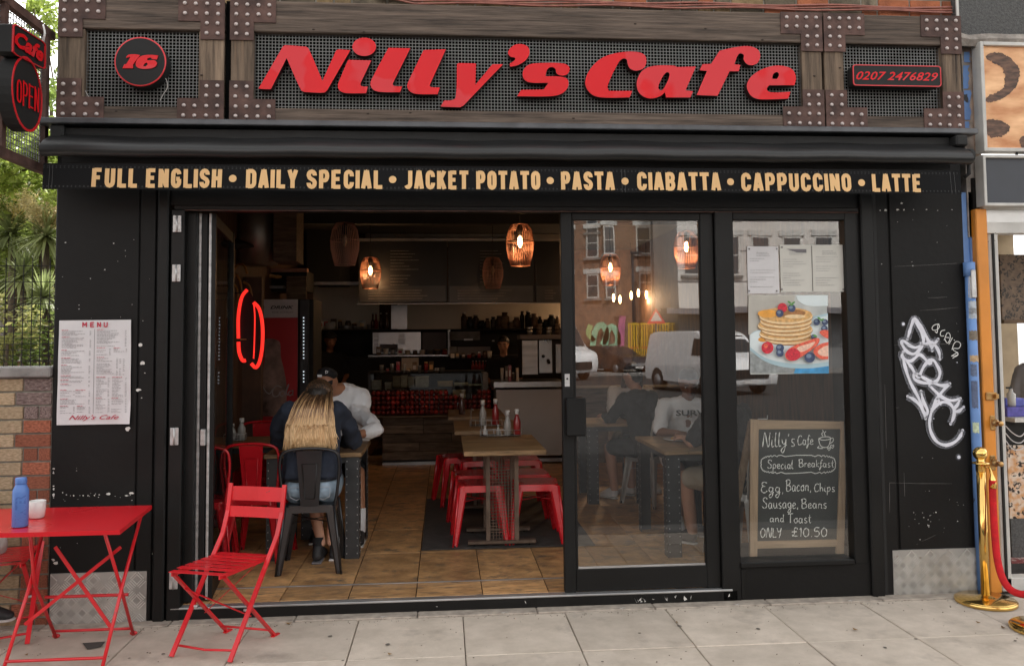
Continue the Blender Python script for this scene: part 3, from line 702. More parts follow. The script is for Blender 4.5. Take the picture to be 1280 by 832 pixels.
# condensed bold stroke alphabet: each letter is a set of polylines on a 0..1 box
def arc(cx, cy, rx, ry, a0, a1, n=6): return [(cx+rx*math.cos(R(a0+(a1-a0)*i/n)), cy+ry*math.sin(R(a0+(a1-a0)*i/n))) for i in range(n+1)]
hw = .12; hh = .075   # half stroke in x and z units of letter box (width .52 of height)
GL = {
 'F': [[(.1, 0), (.1, 1)], [(.1, .92), (1, .92)], [(.1, .51), (.85, .51)]],
 'U': [[(.12, 1), (.12, .28)]+arc(.5, .28, .38, .2, 180, 360)+[(.88, .28), (.88, 1)]],
 'L': [[(.12, 1), (.12, 0)], [(.12, .08), (1, .08)]],
 'E': [[(.12, 0), (.12, 1)], [(.12, .92), (1, .92)], [(.12, .51), (.88, .51)], [(.12, .08), (1, .08)]],
 'N': [[(.12, 0), (.12, 1)], [(.2, .9), (.8, .1)], [(.88, 0), (.88, 1)]],
 'G': [[(.88, .72)]+arc(.5, .72, .38, .2, 0, 180)+[(.12, .28)]+arc(.5, .28, .38, .2, 180, 360)+[(.88, .46)], [(.5, .47), (.96, .47)]],
 'I': [[(.5, 0), (.5, 1)]],
 'S': [[(.88, .7)]+arc(.5, .73, .38, .19, 0, 180)+[(.14, .68), (.25, .57), (.75, .43), (.88, .33)]+arc(.5, .27, .38, .19, 0, -180)+[(.12, .3)]],
 'H': [[(.12, 0), (.12, 1)], [(.88, 0), (.88, 1)], [(.12, .5), (.88, .5)]],
 'D': [[(.12, 0), (.12, 1)], [(.12, .92), (.5, .92)]+arc(.5, .72, .38, .2, 90, 0)+[(.88, .28)]+arc(.5, .28, .38, .2, 0, -90)+[(.12, .08)]],
 'A': [[(.08, 0), (.45, 1)], [(.92, 0), (.55, 1)], [(.22, .26), (.78, .26)], [(.42, .93), (.58, .93)]],
 'Y': [[(.08, 1), (.5, .42)], [(.92, 1), (.5, .42)], [(.5, .5), (.5, 0)]],
 'P': [[(.12, 0), (.12, 1)], [(.12, .92), (.6, .92)]+arc(.6, .68, .28, .24, 90, -90)+[(.12, .43)]],
 'C': [[(.88, .66)]+[(.88, .72)]+arc(.5, .72, .38, .2, 0, 180)+[(.12, .28)]+arc(.5, .28, .38, .2, 180, 360)+[(.88, .34)]],
 'J': [[(.88, 1), (.88, .28)]+arc(.5, .28, .38, .2, 0, -150)],
 'K': [[(.12, 0), (.12, 1)], [(.18, .42), (.9, 1)], [(.38, .58), (.92, 0)]],
 'T': [[(0, .92), (1, .92)], [(.5, 0), (.5, .95)]],
 'O': [[(.88, .5), (.88, .72)]+arc(.5, .72, .38, .2, 0, 180)+[(.12, .28)]+arc(.5, .28, .38, .2, 180, 360)+[(.88, .5)]],
 'B': [[(.12, 0), (.12, 1)], [(.12, .92), (.58, .92)]+arc(.58, .715, .27, .205, 90, -90)+[(.12, .51)], [(.12, .5), (.6, .5)]+arc(.6, .29, .28, .21, 90, -90)+[(.12, .08)]],
 'M': [[(.1, 0), (.1, 1)], [(.12, .95), (.5, .35)], [(.88, .95), (.5, .35)], [(.9, 0), (.9, 1)]],
 'R': [[(.12, 0), (.12, 1)], [(.12, .92), (.6, .92)]+arc(.6, .7, .28, .22, 90, -90)+[(.12, .48)], [(.5, .48), (.92, 0)]],
}
def fat_stroke(mb, pts, w_, fn, m, lift):
    """mitred flat stroke in 2-D (x, z) metres; fn maps to 3-D"""
    pts = [q for i, q in enumerate(pts) if i == 0 or (Vector(q)-Vector(pts[i-1])).length > 1e-6]
    N = len(pts); L = []; Rr = []
    closed = (Vector(pts[0])-Vector(pts[-1])).length < 1e-6
    for i in range(N):
        p = Vector(pts[i]); a = Vector(pts[i-1]) if i > 0 else (Vector(pts[-2]) if closed else None); b = Vector(pts[i+1]) if i < N-1 else (Vector(pts[1]) if closed else None)
        d1 = (p-a).normalized() if a is not None and (p-a).length > 1e-9 else None; d2 = (b-p).normalized() if b is not None and (b-p).length > 1e-9 else None
        d1 = d1 or d2; d2 = d2 or d1
        n1 = Vector((-d1.y, d1.x)); n2 = Vector((-d2.y, d2.x)); n_ = (n1+n2)
        if n_.length < .3: n_ = n1
        n_.normalize(); s_ = 1/max(.5, n_.dot(n1)); L.append(p+n_*w_/2*s_); Rr.append(p-n_*w_/2*s_)
    vs = [fn(q.x, q.y, lift) for pr_ in zip(L, Rr) for q in pr_]
    mb.add(vs, [(2*i, 2*i+1, 2*i+3, 2*i+2) for i in range(N-1)], m)
def clip_text(s, x0, x1, z0, z1, fn, m, name, par, each=True, sw=.024):
    wid = {'I': .3, ' ': .42, 'L': .85, 'J': .9, 'T': .95, 'M': 1.25}
    gap = .22; tot = sum(wid.get(c, 1)+gap for c in s)-gap; u = (x1-x0)/tot; x = x0; H = z1-z0
    objs = []
    for c in s:
        w_ = wid.get(c, 1)*u
        if c != ' ':
            mb = MB()
            for i, st in enumerate(GL[c]):
                if c == 'I': pts = [(x+w_/2, z0), (x+w_/2, z1)]
                else:
                    e = sw/2
                    def fx(q): return x+e+(q-.12)/.76*(w_-2*e) if c not in 'TL' or q == .12 else x+q*w_
                    pts = [(min(max(fx(a), x), x+w_), z0+b*H) for a, b in st]
                fat_stroke(mb, pts, sw, fn, None, .0002*i)
            mb.build('letter', m, par)
        x += w_+gap*u
tz0, tz1 = at(115, 234, YV-.006).z, at(115, 210.5, YV-.006).z
fnv = lambda x, z, l: (x, vy(x, z)-.003-l, z)
for wd, a, b in (('FULL ENGLISH', 116, 278), ('DAILY SPECIAL', 308, 478), ('JACKET POTATO', 505, 675), ('PASTA', 701, 768), ('CIABATTA', 796, 900), ('CAPPUCCINO', 926, 1063), ('LATTE', 1089, 1151)):
    clip_text(wd, at(a, 225, YV).x, at(b, 230, YV).x, tz0, tz1, fnv, M['gold'], 'letter', vo, sw=.0242)
for px in (291.5, 491, 687.5, 781, 912.5, 1076):
    c = at(px, 225, YV); zc = (tz0+tz1)/2; MB().add([fnv(c.x+.022*math.cos(6.283*i/20), zc+.022*math.sin(6.283*i/20), 0) for i in range(20)], [list(range(20))]).build('dot', M['gold'], vo)
# awning arm ends
MB().lathe([(.045, 0), (.05, .01), (.05, .03), (.03, .04)], (ax1, -.2, 2.79), 14, ax=Matrix(((0, 0, 1), (0, 1, 0), (-1, 0, 0)))).build('end_cap', M['black2'], aw)
MB().box(ax1-.06, ax1+.02, -.2, -.02, 2.86, 2.93, bev=.01).build('bracket', M['black2'], aw)
MB().box(ax0+.0, ax0+.08, -.15, -.02, 2.83, 2.945, bev=.01).build('bracket', M['black2'], aw)
MB().tube([(ax1+.015, -.2, 2.76), (ax1+.02, -.19, 2.68), (ax1+.0, -.17, 2.66)], .012, 8).build('crank_eye', M['black2'], aw)
# ================================================================ DOORS AND WINDOWS
ZF = .078
yd0, yd1 = .02, .075
def upr(name, pxa, pxb, y0, y1, z0, z1, par, m='blackc', bev=.005):
    mb = MB(); upright(mb, pxa, pxb, y0, y1, z0, z1, bev); return mb.build(name, M[m], par)
# glazed sliding/hinged door standing closed
dr = thing('glass_door', (at(800, 700, .05).x, .05, ZF), 'tall black framed glass door leaf at the right edge of the open doorway', 'door')
zg1 = at(800, 275, yd0).z; zg0 = at(800, 709, yd0).z
upr('stile', 703, 717.5, yd0, yd1, ZF, HZ, dr); upr('stile', 879, 896, yd0, yd1, ZF, HZ, dr)
mb = MB(); upright(mb, 717.5, 879, yd0+.004, yd1-.004, zg1, HZ, .003); mb.build('top_rail', M['blackc'], dr)
mb = MB(); upright(mb, 717.5, 879, yd0+.004, yd1-.004, ZF+.006, zg0, .003); mb.build('bottom_rail', M['blackc'], dr)
mb = MB(); upright(mb, 717, 880, .044, .05, zg0-.004, zg1+.004, 0); mb.build('pane', M['glass'], dr)
for (a, b, z0, z1) in ((717.5, 720, zg0, zg1), (877, 879, zg0, zg1)):
    mb = MB(); upright(mb, a, b, yd0+.012, .043, z0, z1, .001); mb.build('glazing_bead', M['blackc'], dr)
mb = MB(); upright(mb, 720, 877, yd0+.012, .043, zg0, zg0+.012, .001); mb.build('glazing_bead', M['alu'], dr)
a, b = at(708.5, 545, -.03), at(732, 497, -.03)
h = MB().box(a.x, b.x, -.045, yd0, a.z, b.z, bev=.008).build('pull_handle', M['blackc'], dr)
a, b = at(706, 483, yd0), at(712, 467, yd0)
k = MB().box(a.x, b.x, yd0-.003, yd0, a.z, b.z, bev=.001).build('lock_plate', M['alu'], dr)
MB().lathe([(.006, 0), (.006, .004)], ((a.x+b.x)/2, yd0-.003, (a.z+b.z)/2+.01), 10, ax=ax).build('keyhole', M['black2'], k)
# frame post between door and window
wf = thing('shop_window', (at(985, 700, .05).x, .05, 0), 'fixed shop window in a black frame with posters and a chalkboard behind it', 'window')
upr('post', 898, 921, -.012, .1, 0.0, HZ, wf)
IXR = at(1081, 700, .1).x
zw1 = at(985, 275, .02).z; zw0 = at(1000, 698, .02).z
upr('post', 1062, 1081, -.0, .1, 0.0, HZ, wf)
mb = MB(); upright(mb, 921, 1062, .004, .095, zw1, HZ, .003); mb.build('top_rail', M['blackc'], wf)
mb = MB(); upright(mb, 921, 1062, -.03, .095, zw0-.035, zw0, .006); mb.build('window_sill', M['blackc'], wf)
mb = MB(); upright(mb, 921, 1081, -.004, .09, 0.0, zw0-.035, .0); mb.build('stall_riser', M['black'], wf)
mb = MB(); upright(mb, 905, 1063, .044, .05, zw0-.004, zw1+.004, 0); mb.build('pane', M['glass'], wf)
mb = MB(); upright(mb, 921, 926, -.012, -.005, .02, zw0-.045, .002); mb.build('bead', M['blackc'], wf)

# folded glazed leaves standing edge-on at the left of the opening
fd = thing('folding_doors', (at(240, 740, .1).x, .1, ZF), 'black glazed folding door leaves folded back at the left of the doorway', 'door')
upr('jamb', 211, 228, -.02, .1, 0, HZ, fd)
upr('jamb', 219, 231, .03, .12, ZF, HZ, fd, 'black2')
zc_ = HZ-.006
def post(pxa, pxb, y0, m='blackc', w=None, e=.05):
    a, b = at(pxa, 500, y0).x, at(pxb, 500, y0).x
    return MB().box(a, b, y0, y0+e, ZF+.01, zc_, bev=.004).build('stile', M[m], fd)
post(229, 243, .045); post(245.5, 250, .09, 'alu'); post(250, 257, .085); post(258.5, 262, .09, 'alu')
fx0, fx1 = at(262, 500, .1).x+.005, ground(285, 700, ZF).x
fy1 = ground(285, 700, ZF).y
def slant(x, y0_, y1_, xo=0): return x
def leaf(xa, ya, xb, yb):
    A, B = Vector((xa, ya, 0)), Vector((xb, yb, 0)); d = (B-A).normalized()
    f = MB()
    f.bar((xa, ya, ZF+.06), (xb, yb, ZF+.06), .035, .1); f.build('bottom_rail', M['blackc'], fd)
    MB().bar((xa, ya, zc_-.04), (xb, yb, zc_-.04), .035, .07).build('top_rail', M['blackc'], fd)
    MB().bar((xb, yb, ZF+.01), (xb, yb, zc_), .045, .05, up=d).build('stile', M['blackc'], fd)
    MB().bar((xa, ya, ZF+.01), (xa, ya, zc_), .04, .045, up=d).build('stile', M['blackc'], fd)
    n_ = Vector((-d.y, d.x, 0))*.003
    q = MB(); P0 = A+d*.02; P1 = B-d*.02
    q.add([P0-n_+Vector((0, 0, ZF+.1)), P1-n_+Vector((0, 0, ZF+.1)), P1-n_+Vector((0, 0, zc_-.07)), P0-n_+Vector((0, 0, zc_-.07)), P0+n_+Vector((0, 0, ZF+.1)), P1+n_+Vector((0, 0, ZF+.1)), P1+n_+Vector((0, 0, zc_-.07)), P0+n_+Vector((0, 0, zc_-.07))], [(0, 1, 2, 3), (4, 7, 6, 5), (0, 3, 7, 4), (1, 5, 6, 2), (0, 4, 5, 1), (3, 2, 6, 7)]); q.build('pane', M['glassi'], fd)
leaf(fx0, .12, fx1, fy1)
leaf(fx0-.07, .12, fx1-.14, fy1-.03)
hm = MB(); hm.box(-.026, .026, 0, .006, -.052, .052, bev=.003); hm.lathe([(.006, -.052), (.006, .052)], (0, -.002, 0), 8)
for k in range(6): hm.lathe([(.004, 0), (.003, .002)], (-.014 if k % 2 else .014, -.0005, -.036+.036*(k//2)), 6, ax=ax)
hm = hm.mesh('hinge', M['hinge'])
for (px, py) in ((224.5, 281), (223.5, 342), (221, 544), (220, 722)): c = at(px, py, .02); inst('hinge', hm, (c.x, -.032, c.z), fd, scale=(.95, 1, 1))
MB().box(fx0-.05, fx0-.02, .06, .1, 1.02, 1.12, bev=.004).build('bolt_handle', M['alu'], fd)

# ---- papers on the window
def sheet(mb, pa, pb, y, m, nx=8, nz=10, amp=.003, skew=0, seed=0):
    a, b = at(*pa, y), at(*pb, y); vs = []
    for j in range(nz+1):
        for i in range(nx+1):
            u, v = i/nx, j/nz
            vs.append((a.x+(b.x-a.x)*u+skew*v, y-amp*(.5+.5*math.sin(u*5+v*4+seed)*math.sin(v*6+seed*2+u*2)), a.z+(b.z-a.z)*v))
    mb.add(vs, [(j*(nx+1)+i, j*(nx+1)+i+1, (j+1)*(nx+1)+i+1, (j+1)*(nx+1)+i) for i in range(nx) for j in range(nz)], m, True)
def print_lines(mb, pa, pb, y, m, rows, seed, w=(.4, .95), h=.0022, skip=.2, words=True):
    """rows of tiny unreadable print as broken dashes"""
    rr = random.Random(seed); a, b = at(*pa, y), at(*pb, y)
    for r_ in range(rows):
        if rr.random() < skip: continue
        z = a.z+(b.z-a.z)*(r_+.5)/rows; x = a.x; xe = a.x+(b.x-a.x)*rr.uniform(*w)
        while x < xe:
            L = rr.uniform(.004, .02) if words else xe-x
            L = min(L, xe-x+.001); mb.add([(x, y, z), (x+L, y, z), (x+L, y, z+h), (x, y, z+h)], [(0, 1, 2, 3)], m); x += L+.003
YW = .038
for (pa, pb, m_, lab, sd_) in (((933.5, 308), (974, 366.5), 'paper', 'white printed notice taped to the window, left of the wide cream sheet', 1), ((974.5, 306), (1057, 364.5), 'paper2', 'wide cream sheet of two notices taped side by side on the window', 2)):
    t = thing('paper_notice', at((pa[0]+pb[0])/2, pb[1], YW), lab, 'notice')
    mb = MB(); sheet(mb, pa, pb, YW, None, amp=.002, seed=sd_); mb.build('sheet', M[m_], t)
    mb = MB(); yy = YW-.0035; cols_ = 1 if sd_ == 1 else 2
    for c_ in range(cols_):
        xa = pa[0]+4+c_*41; xb = xa+33
        print_lines(mb, (xa+8, pa[1]+7), (xb-6, pa[1]+13), yy, None, 3, sd_*7+c_, (.7, 1), .003, 0)
        print_lines(mb, (xa, pa[1]+14), (xb, pa[1]+40), yy, None, 9, sd_*9+c_, (.3, 1), .0025, .25)
        print_lines(mb, (xa, pa[1]+40), (xb, pa[1]+52), yy, None, 4, sd_*11+c_, (.2, .9), .003, .2)
    mb.build('print', mat('faded_print', (.36, .36, .36), .8), t, kind='stuff')
    if sd_ == 2:
        mb = MB(); q = [at(983, 311, yy), at(1008, 311.5, yy), at(1008, 316, yy), at(996, 315.5, yy)]; mb.add(q, [(0, 1, 2, 3)]); mb.build('header_mark', M['ink'], t)
        MB().box(at(1014.8, 340, YW).x, at(1015.6, 340, YW).x, YW-.004, YW-.002, at(1015, 364, YW).z, at(1015, 307, YW).z).build('fold', M['concrete'], t)
    for (px, py) in ((pa[0]+3, pa[1]+3), (pb[0]-3, pa[1]+3), (pa[0]+3, pb[1]-3), (pb[0]-3, pb[1]-3)):
        MB().lathe([(.006, 0), (.004, .003)], at(px, py, YW-.004), 8, ax=ax).build('pin', M['ink'], t)
# pancake poster
def pmat(n_, c, rough=.45, **k): return mat(n_, c, rough, **k)
t = thing('pancake_poster', at(985, 467, YW), 'square poster of a pancake stack with raspberries, blueberries and strawberries', 'poster')
pa, pb = (935.5, 369), (1036, 466.5)
mb = MB(); sheet(mb, pa, pb, YW, pmat('poster_ground', (.42, .47, .47), var=.25, vs=4, c2=(.6, .6, .56)), amp=.0, seed=1); mb.build('sheet', None, t)
def z8(p): return (890+p[0]/3.33, 250+p[1]/3.33)+tuple(p[2:])
mb = MB(); lay = [0]
def blob(pts, m, z8p=True, n=4):
    lay[0] += 1; yy = YW-.0006*lay[0]-.001
    P = smooth_path([z8(p) for p in pts] if z8p else pts, True, n)
    P = [(min(max(x, pa[0]), pb[0]), min(max(y_, pa[1]), pb[1])) for x, y_ in P]
    Q = [at(x, y_, yy) for x, y_ in P]
    tr = tessellate_polygon([[Vector((q.x, q.z, 0)) for q in Q]]); mb.add(Q, [list(f) for f in tr], m)
def el(cx, cy, rx, ry, m, a=0, n=12):
    P = []
    for i in range(n):
        th_ = 6.283*i/n; x, y_ = rx*math.cos(th_), ry*math.sin(th_)
        P.append((cx+x*math.cos(a)-y_*math.sin(a), cy+x*math.sin(a)+y_*math.cos(a), 1))
    blob(P, m, n=2)
mk = {k: pmat('print_'+k, c, var=v, vs=s) for k, c, v, s in (('plate', (.66, .74, .75), .06, 5), ('rim', (.40, .56, .62), .1, 5), ('pancake', (.62, .36, .13), .3, 50), ('pancake_edge', (.78, .58, .33), .15, 40), ('brown', (.36, .16, .05), .3, 60), ('syrup', (.75, .34, .05), .2, 30), ('raspberry', (.55, .02, .04), .35, 90), ('blueberry', (.04, .06, .13), .35, 40), ('bluelight', (.18, .24, .34), .2, 40), ('strawberry', (.72, .12, .07), .3, 60), ('strawpale', (.8, .5, .38), .2, 60), ('leaf', (.1, .28, .07), .2, 30), ('cloth', (.05, .27, .52), .25, 20), ('greycorner', (.25, .27, .27), .3, 30), ('wall', (.47, .45, .4), .15, 6))}
blob([(150, 395), (345, 395), (330, 500), (260, 560), (150, 560)], mk['wall'])
blob([(350, 395), (482, 395), (482, 440), (400, 440, 1), (360, 420, 1)], mk['plate'])
blob([(158, 640), (484, 640), (484, 720), (158, 720)], mk['greycorner'])
blob([(340, 722), (355, 690, 1), (420, 670, 1), (487, 655), (487, 722)], mk['cloth'])
blob([(158, 560), (180, 545, 1), (482, 470), (486, 690), (400, 700, 1), (300, 695, 1), (220, 670, 1), (158, 625)], mk['rim'])
blob([(158, 560), (190, 545, 1), (482, 480), (486, 672), (400, 682, 1), (300, 676, 1), (220, 655, 1), (158, 612)], mk['plate'])
el(212, 580, 20, 10, mk['syrup'])
for i, (cx, cy, rx, ry) in enumerate(((318, 572, 100, 28), (305, 556, 108, 28), (312, 538, 108, 27), (300, 522, 110, 27), (308, 504, 108, 28), (308, 482, 112, 34))):
    el(cx, cy+5, rx, ry, mk['brown']); el(cx, cy+1, rx, ry, mk['pancake_edge']); el(cx, cy-5, rx-3, ry-3, mk['pancake'])
el(330, 470, 60, 16, mk['brown']); el(232, 472, 42, 16, mk['syrup']); el(345, 484, 44, 8, mk['pancake_edge'])
for cx, cy in ((293, 448),): el(cx, cy, 20, 20, mk['raspberry'])
for cx, cy, r_ in ((332, 450, 16), (282, 471, 16), (436, 507, 14), (470, 508, 13), (468, 535, 14), (424, 570, 12), (283, 615, 17), (283, 636, 16), (407, 654, 22)): el(cx, cy, r_, r_, mk['blueberry']); el(cx-r_*.2, cy-r_*.25, r_*.5, r_*.4, mk['bluelight'])
el(231, 614, 25, 25, mk['raspberry']); el(224, 606, 9, 9, mk['strawberry'])
blob([(305, 640, 1), (330, 612, 1), (400, 585, 1), (445, 575, 1), (440, 600, 1), (390, 640, 1), (340, 668, 1), (312, 662, 1)], mk['strawberry'])
blob([(350, 620, 1), (400, 598, 1), (430, 592, 1), (380, 630, 1)], mk['strawpale'])
el(338, 642, 30, 26, mk['raspberry'])
blob([(422, 628, 1), (450, 600, 1), (484, 590), (484, 662), (450, 660, 1)], mk['strawberry']); blob([(440, 632, 1), (465, 610, 1), (484, 604), (484, 650), (458, 648, 1)], mk['strawpale'])
blob([(448, 548, 1), (470, 540, 1), (484, 542), (484, 578), (462, 566, 1)], mk['strawberry'])
for cx, cy, a in ((322, 425, .5), (338, 428, -.6), (330, 435, 0), (446, 492, .6), (458, 498, -.4), (430, 565, .5)): el(cx, cy, 9, 4, mk['leaf'], a)
mb.build('printed_picture', None, t, kind='stuff')

MB().box(at(921, 700, .1).x, IXR, .096, .5, zw0-.03, zw0-.005, bev=.003).build('display_ledge', M['blackc'], wf)
# ---- A-board behind the fixed window
BY = .13
t = thing('chalkboard_sign', (at(990, 698, BY).x, BY, ZF), 'pine framed chalkboard with a handwritten breakfast offer', 'chalkboard')
BP = lambda px, py, o=0: at(px, py, BY+o)
def zb(x, y): return (890+x/2.97, 490+y/2.97)
def quadbar(mb, c4, y0, y1):   # four photo points (enlargement px) -> slab between y0 and y1
    P = [at(*zb(*c), y0) for c in c4]
    Q = [Vector((p.x, y1, p.z)) for p in P]
    mb.add(P+Q, [(0, 1, 2, 3), (7, 6, 5, 4), (0, 4, 5, 1), (1, 5, 6, 2), (2, 6, 7, 3), (3, 7, 4, 0)])
for nm, c4, m_ in (('frame_stile', [(143, 100), (174, 102), (168, 625), (141, 625)], 'framewood'), ('frame_stile', [(480, 108), (503, 109), (490, 614), (463, 614)], 'framewood')):
    mb = MB(); quadbar(mb, c4, BY, BY+.022); mb.build(nm, M[m_], t)
for nm, c4 in (('frame_rail', [(174, 103), (480, 109), (479, 136), (174, 137)]), ('frame_rail', [(169, 553), (467, 546), (466, 572), (168, 580)])):
    mb = MB(); quadbar(mb, c4, BY+.003, BY+.02); mb.build(nm, M['framewoodh'], t)
mb = MB(); quadbar(mb, [(174, 137), (479, 136), (467, 546), (169, 553)], BY+.012, BY+.018); mb.build('slate_panel', M['board'], t)
# rear legs of the A-frame
for (a, b) in (((133, 110), (120, 625)), ((455, 115), (437, 612))):
    A = at(*zb(*a), BY+.03); B = at(*zb(*b), BY+.0); mb = MB(); B2 = Vector((B.x, BY+.3, zw0-.004)); A2 = Vector((A.x+.03, BY+.035, A.z)); mb.bar(A2, B2, .045, .022, up=(0, 1, 0)); mb.build('rear_leg', M['framewood'], t)
MB().tube([at(*zb(170, 99), BY), at(*zb(205, 99), BY), at(*zb(206, 85), BY)], .003, 6).build('hinge', M['alu'], t)
# handwriting, each letter as pen strokes on a small grid (x to the right, y down; 0 = x-height top, 10 = baseline, -8 = ascender, 18 = descender)
HG = {
 'N': (9, [[(0, 10), (2, -6), (3, -8), (5, 4), (7, 10), (8, 0), (9, -8)]]), 'i': (3, [[(1, 1), (.6, 8), (1.5, 10), (3, 9)], [(1.5, -3), (1.8, -2.6)]]),
 'l': (3, [[(1.4, -8), (.6, 0), (.6, 8), (1.6, 10), (3, 9)]]), 'y': (6, [[(0, 1), (1, 6), (3, 7), (5, 1)], [(5, 1), (4, 10), (1, 18), (-1, 15), (3, 10), (6, 8)]]),
 "'": (2, [[(1, -6), (.4, -3)]]), 's': (5, [[(4.5, 1), (2, 1), (1.2, 4), (4, 7), (3.6, 10), (.5, 9.5)]]),
 'C': (7, [[(7, -5), (4, -7), (1, -2), (.4, 5), (2, 10), (5, 9.6), (7, 7)]]), 'a': (6, [[(5, 2), (2, 1), (.4, 5), (1.5, 10), (4, 8), (5, 2)], [(5, 2), (4.8, 9), (6, 10)]]),
 'f': (4, [[(5, -5), (3.4, -7), (2, -2), (1.4, 10), (0, 17), (-.6, 14), (2, 10), (4, 8)], [(0, 1), (4, .4)]]),
 'e': (5, [[(.6, 6), (4, 4), (3.6, 1), (1.4, 1.6), (.4, 6), (1.6, 10), (4.8, 8.6)]]), 'é': (5, [[(.6, 6), (4, 4), (3.6, 1), (1.4, 1.6), (.4, 6), (1.6, 10), (4.8, 8.6)], [(2, -2), (4, -4)]]),
 'S': (8, [[(7.6, -5), (5, -8), (1.6, -5), (3, -1), (6.4, 3), (6.4, 8), (3, 10), (0, 7)]]), 'p': (6, [[(.8, 1), (.6, 10), (.2, 18)], [(.8, 3), (3, .6), (5, 3), (4.4, 8), (2, 9.6), (.7, 8)]]),
 'c': (5, [[(4.6, 2), (2.4, 1), (.5, 5), (1.6, 10), (4.6, 8.6)]]), 'B': (8, [[(1, -8), (.8, 2), (.8, 10)], [(-.5, -6), (3, -8.6), (6.4, -6), (4.6, -.6), (1.6, .6), (5.6, 1.4), (7.4, 6), (4.6, 9.8), (.6, 10)]]),
 'r': (4, [[(.6, 1), (.8, 10)], [(.8, 4), (2.4, 1.2), (4, 1.6)]]), 'k': (5, [[(.8, -7), (.8, 10)], [(4.6, 1), (1, 5.6), (5, 10)]]), 't': (4, [[(2, -6), (1.6, 7), (2.6, 10), (4, 9)], [(0, 0), (4, -.6)]]),
 'E': (7, [[(6.6, -6), (3.6, -8), (1, -5), (2.6, -1), (4.6, -.6)], [(2.6, -1), (.4, 3), (1.4, 9), (4.4, 10), (6.8, 7)]]), 'g': (6, [[(5, 2), (2, 1), (.6, 5), (2.4, 9), (4.6, 6), (5, 1.6)], [(5, 1.6), (4.8, 12), (3, 18), (.6, 16), (3.4, 11), (6, 9)]]),
 ',': (3, [[(1.4, 9), (1, 12.4)]]), 'o': (5.5, [[(3, 1), (.6, 4), (1.4, 9.4), (4, 9.4), (5, 4.4), (3, 1), (5.4, 1.6)]]), 'n': (6, [[(.8, 1), (.8, 10)], [(.8, 4), (3, 1), (4.8, 3), (4.8, 9), (6, 10)]]),
 'h': (6, [[(.8, -8), (.8, 10)], [(.8, 5), (3, 1.4), (4.8, 4), (4.8, 10)]]), 'u': (6, [[(.6, 1), (.8, 8), (2.6, 10), (4.6, 7), (4.8, 1)], [(4.8, 1), (5, 9), (6, 10)]]),
 'T': (7, [[(0, -7), (3.6, -7.6), (7.4, -8)], [(3.6, -7.6), (3.4, 10)]]), 'd': (6, [[(4.8, 2), (2, 1.4), (.6, 6), (2, 10), (4.4, 8)], [(5, -8), (4.6, 9), (6, 10)]]),
 'O': (8, [[(4.4, -7), (1, -3), (.6, 5), (3.4, 10), (7, 5), (7.2, -3), (4.4, -7)]]), 'L': (6, [[(1, -7), (.6, 9), (3, 9.6), (6, 9)]]), 'Y': (7, [[(0, -7), (1.6, -1), (4, 0), (6.6, -7)], [(6.6, -7), (5, 4), (3, 11)]]),
 '£': (7, [[(6.6, -4), (5, -7.4), (3, -5), (3, 4), (1.2, 9), (.6, 7.4), (3, 9), (6.6, 9)], [(0, 1), (5.6, .4)]]), '1': (3, [[(.6, -4), (2, -7), (1.8, 10)]]), '0': (7, [[(3.4, -7), (.8, -2), (1, 7), (3.4, 10), (6, 6), (6, -3), (3.4, -7)]]),
 '.': (2.5, [[(1, 9.4), (1.5, 9.8)]]), '5': (6.5, [[(6, -7), (1.6, -7), (1, 0), (4, -.6), (6, 4), (4, 9.6), (.6, 9)]]), ' ': (4, []),
 'R': (7, [[(.8, 10), (.8, -7), (4, -8), (6, -4), (1, 1), (6.6, 10)]]), 'A': (7, [[(0, 10), (3.6, -8), (6.6, 10)], [(1, 3), (6, 2)]]), 'I': (3, [[(1.4, -8), (1.2, 10)]]), 'V': (7, [[(0, -8), (3, 10), (7, -8)]]),
}
def handwrite(mb, s, x0, x1, ybase, scale_y, y, wd, gap=1.3, jit=.3, seed=0, fn=None, slope=0):
    rr = random.Random(seed); tot = sum(HG[c][0]+gap for c in s)-gap; u = (x1-x0)/tot; x = 0
    fn = fn or (lambda px, py: at(*zb(px, py), y))
    for c in s:
        dy = rr.uniform(-jit, jit)
        for i, st in enumerate(HG[c][1]):
            pts = [(x0+(x+a)*u, ybase+slope*(x+a)*u+(b-10+dy)*scale_y) for a, b in st]
            pts = spl(pts, 4) if len(pts) > 2 else pts
            P = [fn(*p) for p in pts]; n = len(P); yy = -.0002*i
            mb.ribbon([p+Vector((0, yy, 0)) for p in P], [wd*(.75+.35*math.sin(k*1.3+x)) for k in range(n)])
        x += HG[c][0]+gap
mb = MB(); yc = BY+.010
handwrite(mb, "Nilly's", 188, 308, 203, 2.9, yc, .0068, seed=1, slope=-.03)
handwrite(mb, 'Cafe', 318, 376, 194, 2.0, yc, .006, seed=2)
handwrite(mb, 'Special', 205, 302, 282, 1.75, yc, .0062, seed=3, slope=.02); handwrite(mb, 'Breakfast', 322, 452, 277, 1.55, yc, .0058, seed=4)
handwrite(mb, 'Egg,', 182, 268, 372, 2.2, yc, .0064, seed=5); handwrite(mb, 'Bacon,', 275, 370, 366, 2.3, yc, .006, seed=6); handwrite(mb, 'Chips', 380, 456, 368, 1.7, yc, .006, seed=7)
handwrite(mb, 'Sausage,', 186, 322, 430, 2.2, yc, .0064, seed=8); handwrite(mb, 'Beans', 332, 426, 430, 1.9, yc, .006, seed=9)
handwrite(mb, 'and', 215, 268, 480, 1.5, yc, .006, seed=10); handwrite(mb, 'Toast', 282, 368, 484, 1.9, yc, .0062, seed=11)
handwrite(mb, 'ONLY', 180, 258, 538, 2.0, yc, .0068, seed=12); handwrite(mb, '£10.50', 296, 428, 535, 1.9, yc, .0074, seed=13)
